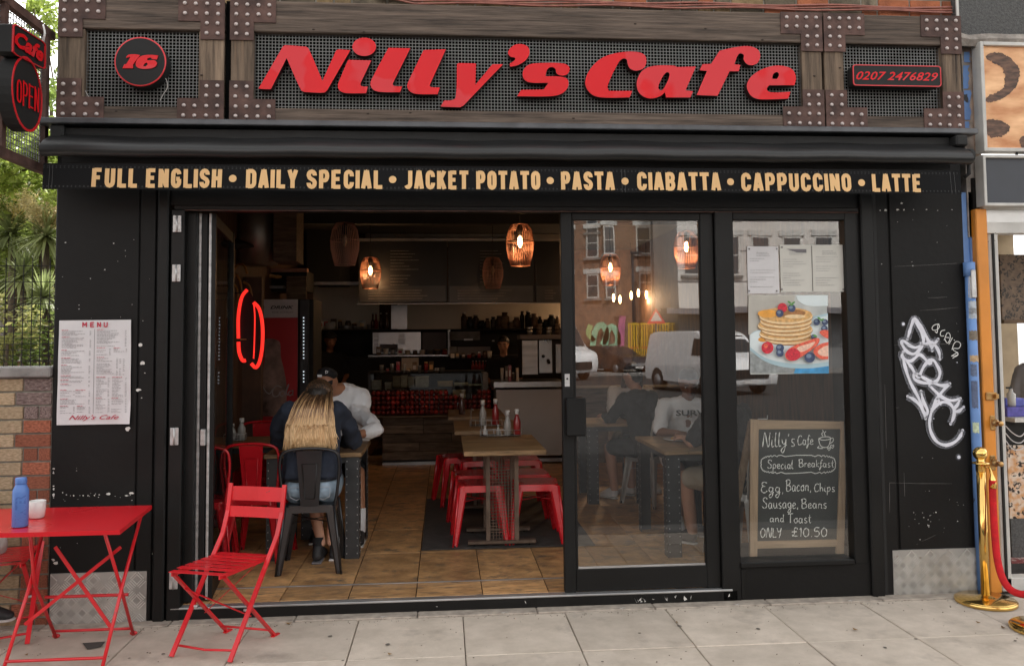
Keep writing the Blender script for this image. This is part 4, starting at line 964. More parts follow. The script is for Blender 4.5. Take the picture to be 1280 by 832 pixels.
# wavy border round the special line, cup of coffee
pts = []
for i in range(120):
    a_ = 6.283*i/120; cx, cy = 320, 267; ex = abs(math.cos(a_))**.35*math.copysign(1, math.cos(a_)); ey = abs(math.sin(a_))**.55*math.copysign(1, math.sin(a_))
    k_ = 1+.03*math.sin(i*1.9); pts.append(at(*zb(cx+138*ex*(1+.012*math.sin(i*2.6)), cy+32*ey*(1+.1*math.sin(i*2.1))), yc))
mb.ribbon(pts+[pts[0]], .005)
for st in ([(396, 172), (400, 192), (410, 203), (428, 203), (436, 192), (440, 170)], [(396, 172), (410, 166), (430, 165), (440, 170), (428, 176), (408, 177), (396, 172)], [(440, 172), (449, 170), (449, 182), (437, 190)], [(412, 162), (407, 154), (413, 147), (410, 140)], [(421, 162), (417, 152), (423, 145)], [(398, 200), (392, 206), (412, 208)], [(432, 212), (428, 208), (430, 204), (434, 208), (438, 204), (438, 212), (432, 216)], [(444, 206), (440, 200), (443, 195), (447, 199), (451, 195), (451, 203), (445, 208)]):
    mb.ribbon([at(*zb(*p), yc-.0003) for p in spl(st, 4)], .005)
mb.build('chalk_writing', M['chalk'], t)

# ================================================================ MENU POSTER on the left pillar
YM = -.011
t = thing('menu_poster', at(118, 530, YM), 'white printed menu sheet with red headings on the left pillar', 'poster')
c4 = [(71, 531), (163, 529.5), (164, 399.5), (74.5, 400.5)]
mb = MB(); vs = []; n = 16
C4 = [at(*c, YM) for c in c4]
for j in range(n+1):
    for i in range(n+1):
        u, v = i/n, j/n; p = (C4[0]*(1-u)+C4[1]*u)*(1-v)+(C4[3]*(1-u)+C4[2]*u)*v
        p.y = YM-.003-.0035*(math.sin(u*3+v*7)*math.sin((u+v)*6+1))-(.012*max(0, u-.85)/.15*max(0, .18-v)/.18); vs.append(p)
mb.add(vs, [(j*(n+1)+i, j*(n+1)+i+1, (j+1)*(n+1)+i+1, (j+1)*(n+1)+i) for i in range(n) for j in range(n)], None, True); mb.build('sheet', M['paper'], t)
def zm(x, y): return (60+x/5.55, 390+y/5.55)
ym = YM-.0085
mb = MB(); 
for ch_, xm_ in zip('MENU', (238, 292, 340, 386)):
    A_, B_ = at(*zm(xm_, 104), ym), at(*zm(xm_+(32 if ch_ == 'M' else 27), 104), ym)
    for i_, st_ in enumerate(GL[ch_]): fat_stroke(mb, [(A_.x+a*(B_.x-A_.x), A_.z+b*.03) for a, b in st_], .0065, lambda x, z, l: (x, ym-l, z), M['redink'], .0002*i_)
mb.build('heading', None, t)
mb = MB()
f = lambda p: zm(*p[:2])+tuple(p[2:])
a, b = at(*zm(143, 756), ym), at(*zm(490, 756), ym); text_mb(mb, "Nilly's Cafe", a.x, b.x, a.z, a.z+.035, ym, M['redink'], shear=.45, off=.006); mb.build('name_print', None, t)
mb = MB()
P = lambda x0, y0, x1, y1, rows, sd_, m='ink', **k: print_lines(mb, zm(x0, y0), zm(x1, y1), ym, M[m], rows, sd_, **k)
blk = [(95, 130, 295, 165, 4), (95, 178, 295, 250, 8), (93, 268, 290, 305, 4), (92, 322, 290, 355, 4), (90, 372, 288, 430, 7), (88, 445, 286, 460, 2), (86, 474, 286, 490, 2), (86, 504, 284, 520, 2), (85, 545, 180, 590, 4), (190, 545, 288, 590, 4), (84, 606, 284, 640, 4), (83, 655, 180, 705, 6), (200, 655, 288, 705, 6),
       (340, 125, 540, 240, 12), (338, 252, 430, 300, 5), (455, 252, 545, 278, 3), (338, 318, 480, 440, 13), (335, 455, 420, 590, 14), (445, 455, 540, 590, 14), (332, 600, 420, 700, 10), (440, 600, 540, 700, 9)]
for k, (x0, y0, x1, y1, n_) in enumerate(blk):
    P(x0, y0, x1, y1, n_, k, w=(.3, .85), h=.0022, skip=.12)
    P(x0, y0-5, x0+70, y0-1, 1, k+50, 'redink', w=(.5, 1), skip=0, h=.003)
    P(x1-6, y0, x1+4, y1, n_, k+90, w=(.8, 1), h=.0024, skip=.1)
for xx in (495, 520): P(xx, 322, xx+10, 440, 9, xx, h=.0028, w=(.8, 1))
q0, q1 = at(*zm(323, 118), ym), at(*zm(313, 705), ym); mb.ribbon([q0, q1], .0025, m=M['ink'])
mb.build('print', None, t, kind='stuff')

# ================================================================ GRAFFITI on the right pillar
YG = -.0075
t = thing('graffiti', at(1165, 560, YG), 'white sprayed graffiti tag with soft edges on the right black pillar', 'graffiti')
def zg(x, y): return at(1080+x/3.78, 380+y/3.78, YG)
halo = bpy.data.materials.new('spray_mist'); halo.use_nodes = True
def mist(mm):
    n = mm.node_tree.nodes; l = mm.node_tree.links; p = n['Principled BSDF']; p.inputs['Base Color'].default_value = (.6, .62, .7, 1); p.inputs['Roughness'].default_value = .8
    nz = n.new('ShaderNodeTexNoise'); nz.inputs['Scale'].default_value = 260; mr = n.new('ShaderNodeMapRange'); mr.inputs[1].default_value = .35; mr.inputs[2].default_value = .65; mr.inputs[4].default_value = .4
    l.new(nz.outputs[0], mr.inputs[0]); l.new(mr.outputs[0], p.inputs['Alpha'])
mist(halo)
ST = [[(205, 165), (218, 120), (228, 90), (240, 70), (262, 95), (285, 135), (300, 165), (315, 195), (322, 220)],
      [(240, 80), (262, 115), (278, 150), (280, 180), (262, 215), (235, 235), (205, 225), (185, 200), (178, 178), (190, 175), (215, 195), (245, 205), (275, 190)],
      [(350, 165), (335, 185), (320, 205)], [(270, 185), (295, 188), (320, 180), (340, 200), (355, 230), (358, 260)],
      [(185, 225), (180, 245), (195, 262), (220, 268), (240, 255), (262, 238), (290, 260), (310, 280), (320, 265)],
      [(182, 245), (195, 300), (215, 360), (240, 410), (265, 460), (290, 540)], [(195, 262), (225, 300), (255, 345), (265, 330), (285, 290), (320, 262), (345, 290), (358, 325), (345, 360), (315, 372), (275, 370), (240, 355), (235, 335), (250, 330), (285, 350), (330, 372), (372, 385), (405, 375)],
      [(405, 375), (375, 405), (345, 445), (320, 495)], [(310, 385), (335, 410), (370, 440), (415, 455), (455, 445)], [(345, 445), (360, 470)], [(455, 445), (440, 475), (425, 500), (445, 505), (470, 485)], [(205, 435), (235, 450), (265, 480), (290, 520), (300, 505), (280, 460), (268, 410)],
      [(320, 505), (350, 470), (385, 462), (410, 475), (425, 505), (420, 540), (408, 565)], [(318, 505), (308, 560), (318, 610), (345, 650), (385, 665), (425, 652), (452, 625), (465, 595)]]
mb, mh = MB(), MB()
for i, s_ in enumerate(ST):
    P = [zg(*p) for p in spl(s_, 4)]; n = len(P)
    mb.ribbon([p+Vector((0, -.0002*i, 0)) for p in P], [.0225*(.6+.4*math.sin(math.pi*min(1, (k+1)/(n)*1.0)) if k < 3 or k > n-4 else 1)*(.9+.15*math.sin(k*.8+i)) for k in range(n)])
    for e in (P[0], P[-1]): mb.add([e+Vector((.0095*math.cos(6.283*k/10), -.0002*i, .0095*math.sin(6.283*k/10))) for k in range(10)], [list(range(10))])
    mh.ribbon([p+Vector((0, .0028-.0001*i, 0)) for p in P], .05)
for (x, y_, r_) in ((186, 94, .017), (448, 722, .02), (330, 540, .006), (440, 275, .006), (240, 70, .022)):
    c = zg(x, y_); mh.add([c+Vector((r_*math.cos(6.283*k/12), .0033, r_*math.sin(6.283*k/12))) for k in range(12)], [list(range(12))])
    r_ *= .55; mb.add([c+Vector((r_*math.cos(6.283*k/12), -.0004, r_*math.sin(6.283*k/12))) for k in range(12)], [list(range(12))])
mb.build('paint_stroke', M['spray'], t); mh.build('paint_mist', halo, t)
t = thing('pen_tag', at(1185, 430, YG), 'small thin white pen tag written slanting down beside the big graffiti', 'graffiti')
mb = MB()
def slantfn(px, py):  # baseline runs down to the right
    u = px; d = py; return zg(318+u*.72+d*.0-d*.45*-1, 120+u*.92+d*.85)
for i, s_ in enumerate(([(355, 93), (330, 100), (322, 118), (340, 122), (356, 108), (350, 95), (345, 135), (335, 128)], [(383, 122), (365, 128), (362, 148), (378, 150)], [(378, 170), (400, 135), (398, 182), (382, 160), (402, 158)], [(418, 158), (400, 190)], [(415, 215), (432, 178), (455, 185), (448, 208), (420, 212), (445, 235), (412, 245)], [(425, 168), (428, 172)], [(412, 245), (444, 233), (418, 255)])):
    mb.ribbon([zg(*p)+Vector((0, -.0002*i, 0)) for p in spl(s_, 4)], .0045)
mb.build('pen_line', M['chalk'], t)
# ================================================================ LEFT: brick garden wall, fence, hanging sign, garden
wl0 = -4.4; wlx = FL-.003; ztop = at(30, 458, 0.02).z; zcop = at(30, 472, .02).z
gw = thing('garden_wall', (-3.3, .15, 0), 'low yellow and red brick garden wall with a concrete coping left of the cafe', 'wall')
MB().box(wl0, wlx-.001, .012, .24, -.02, zcop).build('mortar', M['mortar'], gw)
bms = {k: MB().box(-.5, .5, 0, .06, -.5, .5, bev=.006).mesh('brick', M[k]) for k in ('ybrick', 'rbrick', 'pbrick')}
ch = .0825; rr = random.Random(21); k = 0; z = zcop-ch
xq = at(28, 560, 0).x
while z > -.05:
    x = wlx-.002
    seq = [(.205,), (.098, .098)][k % 2] if k != 1 else (.30,)
    row = []
    qend = wlx-(.225 if k % 2 else .17)
    L = (.1, .11) if k % 2 == 0 else (.215,)
    mat_ = 'pbrick' if k < 3 else 'rbrick'
    cut = [.165] if k % 3 == 0 else ([.075, .085] if k % 3 == 2 else [.21])
    for c_ in cut: row.append((x-c_, x, mat_)); x -= c_
    while x > wl0:
        c_ = .225; row.append((x-c_, x, 'ybrick')); x -= c_
    for (a, b, m_) in row:
        a = max(a, wl0)
        inst('brick', bms[m_], ((a+b)/2, -rr.uniform(0, .006)+.002, z+ch/2), gw, (0, rr.uniform(-.004, .004), rr.uniform(-.012, .012)), (b-a-.011, 1, ch-.012))
    z -= ch; k += 1
cm = MB().box(-.45, .45, -.03, .28, 0, ztop-zcop-.004, bev=.008).mesh('coping_stone', M['concrete'])
x = wlx-.45
while x > wl0: inst('coping_stone', cm, (x, 0, zcop+.002), gw, (0, rr.uniform(-.002, .002), 0), (.99, 1, 1)); x -= .9
# welded mesh fence
fz1 = at(30, 322, .12).z
fc = thing('mesh_fence', (-3.3, .12, ztop), 'thin black welded wire fence above the garden wall', 'fence')
mb = MB(); x = wlx-.03; 
while x > wl0: mb.box(x-.002, x+.002, .118, .122, ztop, fz1); x -= .052
z = ztop+.03
while z < fz1: mb.box(wl0, wlx-.02, .1225, .1265, z-.002, z+.002); z += .1 if z > ztop+.4 else .035
mb.build('wire_mesh', M['black2'], fc, kind='stuff')
MB().box(wl0+.8, wl0+.84, .10, .14, ztop-.0, fz1+.02).build('post', M['black2'], fc)
MB().box(wlx-.03, wlx-.004, .10, .14, ztop-.0, fz1+.02).build('post', M['black2'], fc)

# projecting framed sign at the left corner
HX = -2.38
ya = -.03
def hp(px, py, x=HX):   # point of the plane x=HX seen at a photo pixel
    d = _F+_R2*((px-640)/FOC)-_U2*((py-416-PY0)/FOC); return CAM+d*((x-CAM.x)/d.x)
hs_ = thing('hanging_sign_frame', (HX, -.5, 2.7), 'rusty steel frame with wire mesh projecting from the left corner of the front', 'sign frame')
T0, T1, B0, B1 = hp(2, 8), hp(70, 50), hp(0, 186), hp(49, 203)
ytop0 = -1.55
z1 = (T1.z+T0.z)/2; z0 = (B0.z+B1.z)/2
print('hang', T0, T1, B0, B1)
fw = .05
MB().box(HX-.02, HX+.02, ytop0, -.0, z1-.0, z1+fw).build('top_bar', M['rust'], hs_)
MB().box(HX-.02, HX+.02, ytop0, -.0, z0-fw-.0, z0).build('bottom_bar', M['rust'], hs_)
yv = hp(54, 100).y
for yy in (hp(56, 100).y, ytop0+.025, hp(3, 80).y): MB().box(HX-.018, HX+.018, yy-.022, yy+.022, z0, z1).build('upright_bar', M['rust'], hs_)
mb = MB(); yy = ytop0
while yy < -.03: mb.box(HX-.012, HX-.008, yy-.002, yy+.002, z0, z1); yy += .03
zz = z0+.02
while zz < z1: mb.box(HX-.0075, HX-.0035, ytop0, -.03, zz-.002, zz+.002); zz += .03
mb.build('wire_mesh', M['mesh'], hs_, kind='stuff')
# light box sign: Cafe plaque over an OPEN oval, on the right-hand face
XS = HX+.12
def sp_(px, py): p = hp(px, py, XS+.0); return (p.y, p.z)
t = thing('open_sign', (XS-.06, sp_(30, 160)[0], sp_(30, 163)[1]), 'black and red light box sign reading Cafe over an oval reading OPEN', 'sign')
z8_ = lambda x, y: (x/3.79, y/3.79)
pl_ = [z8_(*p) for p in ((60, 118), (70, 114), (200, 196), (214, 212), (213, 322), (205, 328), (72, 262), (56, 245))]
ov = []
for i in range(28):
    a_ = 6.283*i/28; ov.append(z8_(128+72*math.cos(a_)*1.0, 446+176*math.sin(a_)+38*math.cos(a_)))
def box_sign(poly, name, m, x0, x1):
    ls = [[sp_(*p) for p in poly]]
    return MB().prism(ls, lambda y, z, k: (x1 if k == 0 else x0, y, z)).build(name, M[m], t)
def shrink(poly, f):
    cx = sum(p[0] for p in poly)/len(poly); cy = sum(p[1] for p in poly)/len(poly); return [(cx+(p[0]-cx)*f, cy+(p[1]-cy)*f) for p in poly]
box_sign(pl_, 'plaque_box', 'black2', XS-.08, XS); box_sign(ov, 'oval_box', 'black2', XS-.08, XS-.004)
for poly, nm in ((pl_, 'red_rim'), (ov, 'red_rim')):
    dx = .006 if poly is pl_ else .002
    MB().prism([[sp_(*p) for p in poly], [sp_(*p) for p in shrink(poly, .94)][::-1]], lambda y, z, k: (XS+dx if k == 0 else XS-.003, y, z)).build(nm, M['redpaint'], t)
def face_text(s, p00, p10, p01, nm, shear=0, off=.03):
    """text between photo points: lower left, lower right, upper left"""
    A, B, C_ = hp(*p00, XS+.009), hp(*p10, XS+.009), hp(*p01, XS+.009); mb = MB()
    text_mb(mb, s, 0, 1, 0, 1, 0, M['redletter'], shear=shear, off=off, M=lambda p: A+(B-A)*p[0]+(C_-A)*p[2]); mb.build(nm, None, t)
face_text('Cafe', z8_(68, 214), z8_(204, 300), z8_(72, 136), 'lettering', .3, .04)
mb = MB(); A_, B_, C2 = hp(*z8_(78, 488), XS+.006), hp(*z8_(188, 536), XS+.006), hp(*z8_(80, 366), XS+.006)
for k_, ch_ in enumerate('OPEN'):
    for i_, st_ in enumerate(GL[ch_]): fat_stroke(mb, [((k_+a*.78+.05)/4, b) for a, b in st_], .062, lambda x, z, l: A_+(B_-A_)*x+(C2-A_)*z+Vector((l, 0, 0)), M['redletter'], .0004*i_)
mb.build('lettering', None, t)
MB().tube(spl3([hp(54, 32, XS-.03), hp(56, 42, XS-.0), hp(53, 55, XS-.02)], 5), .006, 6).build('cable', M['mug'], t)

# ---------------------------------------------------------------- garden
def leafmat(n_, c, c2, rnd=.35):
    m = mat(n_, c, .55, var=.2, vs=1.2, rnd=rnd, c2=c2, island=True); n = m.node_tree.nodes; l = m.node_tree.links; p = n['Principled BSDF']
    src = p.inputs['Base Color'].links[0].from_socket; tr = n.new('ShaderNodeBsdfTranslucent'); l.new(src, tr.inputs[0]); mx = n.new('ShaderNodeMixShader'); mx.inputs[0].default_value = .4
    l.new(p.outputs[0], mx.inputs[1]); l.new(tr.outputs[0], mx.inputs[2]); l.new(mx.outputs[0], n['Material Output'].inputs[0])
    return m
LM = dict(a=leafmat('bright_leaf', (.22, .3, .05), (.36, .44, .1)), b=leafmat('dark_leaf', (.15, .22, .05), (.24, .32, .08)), c=leafmat('olive_leaf', (.28, .29, .09), (.4, .4, .15)), d=leafmat('cordyline_leaf', (.2, .27, .09), (.36, .4, .19)), e=leafmat('cordyline_flower', (.62, .52, .26), (.75, .66, .38), .2))
bark = mat('bark', (.1, .075, .05), .9, var=.4, vs=12, st=(4, 4, 1), bump=.6, bs=20)
def leaf_quads(mb, n, fn, size, rr, asp=.45):
    for _ in range(n):
        c, up = fn(rr); s_ = size*rr.uniform(.6, 1.3)
        d = Vector((rr.gauss(0, 1), rr.gauss(0, 1), rr.gauss(0, .6)-.3)).normalized(); q = d.cross(Vector((rr.gauss(0, 1), rr.gauss(0, 1), rr.gauss(0, 1)))).normalized()
        nrm = d.cross(q)*s_*.12
        mb.add([c, c+d*s_*.45+q*s_*asp*.5+nrm, c+d*s_, c+d*s_*.45-q*s_*asp*.5+nrm], [(0, 1, 2, 3)])
def tree(name, base, h, clumps, n, size, mk_, label, seed, cat='tree', group=None):
    rr = random.Random(seed); t = thing(name, base, label, cat, group); b = Vector(base)
    tk = MB(); top = b+Vector((0, 0, h*.55))
    tk.tube(spl3([b-Vector((0, 0, .3)), b+Vector((.05, 0, h*.2)), b+Vector((-.05, .05, h*.4)), top], 4), [.12*(1-.5*i/12) for i in range(13)], 8)
    for (c, r_) in clumps:
        c = Vector(c); mid = (top+c)/2+Vector((rr.uniform(-.2, .2), 0, .1)); tk.tube([b+Vector((0, 0, h*rr.uniform(.25, .5))), mid, c], [.05, .035, .012], 6)
    tk.build('trunk', bark, t)
    mb = MB()
    tw = sum(r_**2 for c, r_ in clumps)
    for (c, r_) in clumps:
        c = Vector(c); k = int(n*r_*r_/tw); subs = [(c+Vector((rr.gauss(0, .5), rr.gauss(0, .5), rr.gauss(0, .5)))*r_, r_*rr.uniform(.22, .4)) for _ in range(10)]
        def fn(rr):
            s_, sr = subs[rr.randrange(len(subs))]; v = Vector((rr.gauss(0, 1), rr.gauss(0, 1), rr.gauss(0, 1))).normalized()*sr*rr.random()**.35
            return s_+v, 0
        leaf_quads(mb, k, fn, size, rr)
    mb.build('crown', LM[mk_], t, kind='stuff')
    return t
G = lambda px, py, Y: tuple(at(px, py, Y))
tag(MB().box(-30, wlx-.3, .3, 40, -.3, .35).build('garden_soil', mat('soil', (.06, .045, .03), .95, var=.3)), kind='structure')
tree('broadleaf_tree', (at(-130, 400, 4.2).x, 4.2, .3), 4.5, [(G(-25, 70, 4.0), .6), (G(8, 130, 4.3), .35), (G(60, 200, 4.5), .35), (G(5, 190, 3.9), .5)], 3200, .1, 'a', 'bright green broadleaf tree with gaps of sky behind the hanging sign', 1)
tree('leafy_tree', (at(-60, 400, 6.0).x, 6.0, .3), 3.6, [(G(10, 250, 6.0), .75), (G(50, 235, 6.2), .7), (G(85, 265, 6.4), .6), (G(20, 320, 5.8), .5), (G(-30, 280, 6), .7)], 9000, .12, 'a', 'dense light green tree filling the gap under the hanging sign', 2)
tree('dark_tree', (at(60, 400, 10).x, 10, .3), 5, [(G(20, 270, 10), 1.1), (G(70, 240, 10.5), 1.0), (G(110, 300, 10), 1.2), (G(-30, 240, 10), 1.2), (G(30, 330, 10), 1.2)], 9000, .16, 'a', 'darker green tree further back in the garden', 3)
tree('tall_tree', (at(90, 400, 13).x, 13, .3), 7, [(G(78, 15, 13), .8), (G(40, 0, 13), .6), (G(62, 130, 13), .9), (G(25, 150, 13.2), .8), (G(10, 90, 13), .6), (G(60, 60, 13), .5)], 2600, .15, 'a', 'tall thin crowned tree reaching above the sign frame with sky between its leaves', 4)
tree('spreading_tree', (-4.6, 5.2, .3), 3.4, [((-4.6, 5.2, 3.0), .8), ((-5.3, 5.4, 2.5), .6), ((-4.1, 5.6, 2.4), .6), ((-4.8, 5.0, 3.7), .5)], 3500, .12, 'a', 'spreading green tree further left in the garden, outside the picture', 11)
tree('old_tree', (-7.2, 7.5, .3), 5, [((-7.2, 7.5, 4.6), 1.3), ((-8.3, 7.2, 3.6), 1.0), ((-6.2, 7.9, 3.4), 1.0), ((-7, 7.5, 2.4), .9)], 4500, .16, 'b', 'large dark tree at the far left of the garden, outside the picture', 12)
def cordyline(px, py, Y, s_, seed, label, fl=True):
    c = Vector(at(px, py, Y)); rr = random.Random(seed); t = thing('cordyline', (c.x, Y, .3), label, 'plant', 'spiky cordyline palms in the garden')
    MB().tube([(c.x, Y, .2), (c.x+.05, Y, c.z*.6), c], [.09*s_+.02, .07*s_+.02, .06*s_], 8).build('trunk', bark, t)
    mb = MB()
    for _ in range(170):
        a_ = rr.uniform(0, 6.283); e = rr.uniform(-.7, 1.4); L = s_*rr.uniform(.6, 1); d = Vector((math.cos(a_)*math.cos(e), math.sin(a_)*math.cos(e), math.sin(e))); q = d.cross(Vector((0, 0, 1))).normalized()*.016*s_/.6
        pts = [c+d*L*f+Vector((0, 0, -.28*L*f*f*(1 if e < 1 else .5))) for f in (0, .35, .7, 1)]
        vs = []
        for i, p in enumerate(pts): ww = (1, 1.1, .8, .05)[i]; vs += [p+q*ww, p-q*ww]
        mb.add(vs, [(0, 1, 3, 2), (2, 3, 5, 4), (4, 5, 7, 6)])
    mb.build('leaf_crown', LM['d'], t, kind='stuff')
    if fl:
        mb = MB()
        for _ in range(16):
            a_ = rr.uniform(0, 6.283); ax_ = c+Vector((0, 0, .1*s_)); d = Vector((math.cos(a_)*.55, math.sin(a_)*.55, rr.uniform(.5, 1.1)))
            for i in range(110):
                f = rr.uniform(.25, 1); p = ax_+d*s_*f*.95+Vector((rr.gauss(0, .06), rr.gauss(0, .06), rr.gauss(0, .06)))*s_; r_ = .03
                v = Vector((rr.gauss(0, 1), rr.gauss(0, 1), rr.gauss(0, 1))).normalized(); q = v.orthogonal().normalized()*r_*.5; mb.add([p, p+v*r_+q, p+v*r_-q], [(0, 1, 2)])
        mb.build('flower_plume', LM['e'], t, kind='stuff')
cordyline(57, 295, 4.4, .52, 1, 'spiky cordyline crown with cream flower plumes close to the black pillar')
cordyline(14, 292, 4.8, .55, 2, 'spiky cordyline with cream plumes at the left edge of the garden')
cordyline(28, 345, 4.0, .42, 3, 'lower cordyline tuft below the two plumed ones', False)
cordyline(55, 372, 3.6, .40, 4, 'blue green spiky tuft low behind the fence near the pillar', False)
def bush(px, py, Y, r_, n, mk_, label, seed, size=.07):
    c = Vector(at(px, py, Y)); rr = random.Random(seed); t = thing('garden_bush', (c.x, Y, .3), label, 'bush', 'bushes behind the garden wall')
    MB().tube([(c.x, Y, .25), (c.x+.03, Y, c.z)], [.03, .015], 6).build('stem', bark, t)
    mb = MB(); subs = [(c+Vector((rr.gauss(0, .5), rr.gauss(0, .4), rr.gauss(0, .4)))*r_, r_*.4) for _ in range(9)]
    leaf_quads(mb, n, lambda rr: ((lambda s_: s_[0]+Vector((rr.gauss(0, 1), rr.gauss(0, 1), rr.gauss(0, 1))).normalized()*s_[1]*rr.random()**.4)(subs[rr.randrange(9)]), 0), size, rr)
    mb.build('foliage', LM[mk_], t, kind='stuff')
bush(5, 430, 3.0, .4, 900, 'c', 'olive green loose bush behind the wall at the left edge', 5)
bush(40, 440, 3.4, .45, 1000, 'b', 'dark bush low behind the coping stone', 6)
bush(62, 430, 4.0, .35, 700, 'c', 'dark leafy bush beside the black pillar behind the fence', 7)
bush(5, 365, 5.0, .35, 900, 'a', 'light green bush under the left cordyline', 8)
bush(30, 390, 5.5, .7, 1500, 'c', 'wide olive bush in the middle of the garden', 9)
# pink brick house beyond the garden
hx0, hx1 = at(-260, 400, 16).x, at(75, 400, 16).x
hb = thing('brick_house', ((hx0+hx1)/2, 18, 0), 'pinkish brick house with white windows glimpsed beyond the garden', 'house')
pk = mat('far_brickwork', (.34, .17, .12), .9, var=.25, vs=20)
MB().box(hx0-2, hx1+.6, 16, 21, 0, 3.4).build('wall', pk, hb)
mb = MB(); mb.add([(hx0-2.2, 15.7, 3.4), (hx1+.8, 15.7, 3.4), (hx1+.8, 21.3, 3.4), (hx0-2.2, 21.3, 3.4), (hx0-2.2, 18.5, 4.6), (hx1+.8, 18.5, 4.6)], [(0, 1, 5, 4), (2, 3, 4, 5), (0, 4, 3), (1, 2, 5), (0, 3, 2, 1)]); mb.build('roof', mat('slate_roof', (.12, .11, .11), .8), hb)
for px in (-220, -150, -80, -20, 20, 52, 78):
    c = at(px, 405, 16); o = MB().box(c.x-.4, c.x+.4, 15.93, 16.0, c.z-.9, c.z+.5).build('window', M['whiteP'], hb); MB().box(c.x-.33, c.x+.33, 15.92, 15.94, c.z-.8, c.z+.42).build('pane', M['cglass'], o); MB().box(c.x-.33, c.x+.33, 15.925, 15.929, c.z-.8, c.z+.42).build('blind', M['ink'], o)

# ================================================================ RIGHT: neighbour shop
rx0 = FR+.0; RXE = 6.2
xw = at(1190, 10, 0).x
rs = thing('neighbour_shop', (4.6, .2, 0), 'neighbouring shop with dark roughcast above, blue and orange painted posts and leopard print sign', 'shop')
zr = at(1240, 52, -.06).z
MB().box(xw, RXE, -.05, .3, zr+.02, 8.9).build('roughcast_wall', M['rough'], rs)
MB().box(xw-.004, xw+.012, -.055, -.045, zr, 8.9).build('plaster_edge', M['chip'], rs)
mb = MB(); rr = random.Random(6); n = 40
vs = []
for i in range(n+1):
    x = xw+(RXE-xw)*i/n; a = rr.uniform(-.01, .012); vs += [(x, -.06-rr.uniform(0, .012), zr+.045+a), (x, -.075, zr+.01+a), (x, -.05, zr-.03+rr.uniform(-.015, .01))]
mb.add(vs, [(i*3+j, (i+1)*3+j, (i+1)*3+j+1, i*3+j+1) for i in range(n) for j in range(2)]); mb.build('lead_flashing', M['plaster'], rs)
# party post : plaster with flaking blue paint
MB().box(at(1203, 100, .02).x, at(1223, 100, .02).x, .02, .3, 2.3, zr-.01).build('plaster_strip', M['plaster'], rs)
mb = MB(); rr = random.Random(12)
def flake(px0, px1, py0, py1):
    P = []
    n = 9
    for i in range(n+1): P.append((px0+rr.uniform(-.3, .3), py0+(py1-py0)*i/n))
    for i in range(n, -1, -1): P.append((px1+rr.uniform(-2.5, 1), py0+(py1-py0)*i/n))
    Q = [at(x, y_, .016) for x, y_ in P]; tr = tessellate_polygon([[Vector((q.x, q.z, 0)) for q in Q]]); mb.add(Q, [list(f_) for f_ in tr])
flake(1205, 1213, 65, 78); flake(1204, 1212, 82, 111); flake(1205, 1214, 113, 150); flake(1205, 1213, 152, 160); mb.build('blue_flakes', M['blueP'], rs)
MB().box(at(1202, 300, .03).x, at(1212, 300, .03).x, .03, .3, 0, 2.6).build('blue_post', M['blueP'], rs)
MB().box(at(1212.6, 300, .02).x, at(1222, 300, .02).x, .02, .3, 0, 2.6).build('blue_post', M['blueP'], rs)
pp = thing('drain_pipe', (at(1218, 500, -.03).x, -.03, 0), 'blue painted drain pipe with worn stickers between the two shops', 'pipe')
c = at(1219, 500, -.03); zpt = at(1214, 328, -.03).z
MB().tube([(c.x-.0, -.03, .0), (c.x-.004, -.03, zpt)], .03, 16).build('pipe', M['blueP'], pp)
MB().tube([(c.x-.006, -.03, zpt-.09), (c.x-.006, -.03, zpt+.0)], .036, 16).build('pipe_collar', M['blueP'], pp)
for (pya, pyb, cl) in ((337, 345, (.7, .6, .05)), (345, 372, (.5, .5, .5)), (376, 398, (.45, .5, .55)), (413, 425, (.2, .17, .13)), (444, 452, (.5, .35, .2)), (528, 541, (.5, .58, .4)), (385, 392, (.5, .5, .5)), (455, 470, (.12, .16, .26)), (476, 510, (.1, .13, .22))):
    za, zb_ = at(1216, pyb, -.065).z, at(1216, pya, -.065).z; mb = MB(); vs = []
    for i in range(7):
        a_ = R(200+i*(18 if pya < 450 else 12)); vs += [(c.x-.002+.0312*math.cos(a_), -.03+.0312*math.sin(a_), za+.004*math.sin(i*2)), (c.x-.002+.0312*math.cos(a_), -.03+.0312*math.sin(a_), zb_+.003*math.cos(i*3))]
    mb.add(vs, [(2*i, 2*i+2, 2*i+3, 2*i+1) for i in range(6)]); mb.build('sticker', mat('sticker', cl, .6, var=.25, vs=60), pp)
MB().box(at(1214, 340, -.07).x, at(1220, 340, -.07).x, -.072, -.06, at(1214, 372, -.07).z, at(1214, 337, -.07).z, bev=.004).build('tape', M['hinge'], pp)
# dark and orange posts
MB().box(at(1222.5, 400, .0).x, at(1230, 400, .0).x, .0, .3, 0, at(1228, 260, 0).z+.2).build('dark_post', M['black'], rs)
op = MB().box(at(1229, 500, -.03).x, at(1243.5, 500, -.03).x, -.03, .2, 0, at(1232, 261, -.03).z, bev=.006).build('orange_post', M['orangeP'], rs)
for py in (495, 528, 578):
    c = at(1243, py, -.05); 
    q = MB(); 
    if py == 495: q.box(c.x-.05, c.x+.025, -.045, -.03, c.z-.025, c.z+.025, bev=.004); q.box(c.x-.0, c.x+.02, -.07, -.045, c.z-.015, c.z+.015, bev=.003)
    else: q.lathe([(.022, 0), (.024, .015), (.012, .022), (.01, .05), (.016, .055), (.016, .07), (.008, .075)], c, 14, ax=ax); q.box(c.x-.018, c.x+.018, -.04, -.03, c.z-.05, c.z+.045, bev=.006)
    q.build('latch', M['brass2'], op)
fr_ = MB().box(at(1243.5, 500, .0).x, at(1256, 500, 0).x, -.0, .06, .02, at(1246, 278, 0).z, bev=.006).build('door_frame', M['whiteP'], rs)
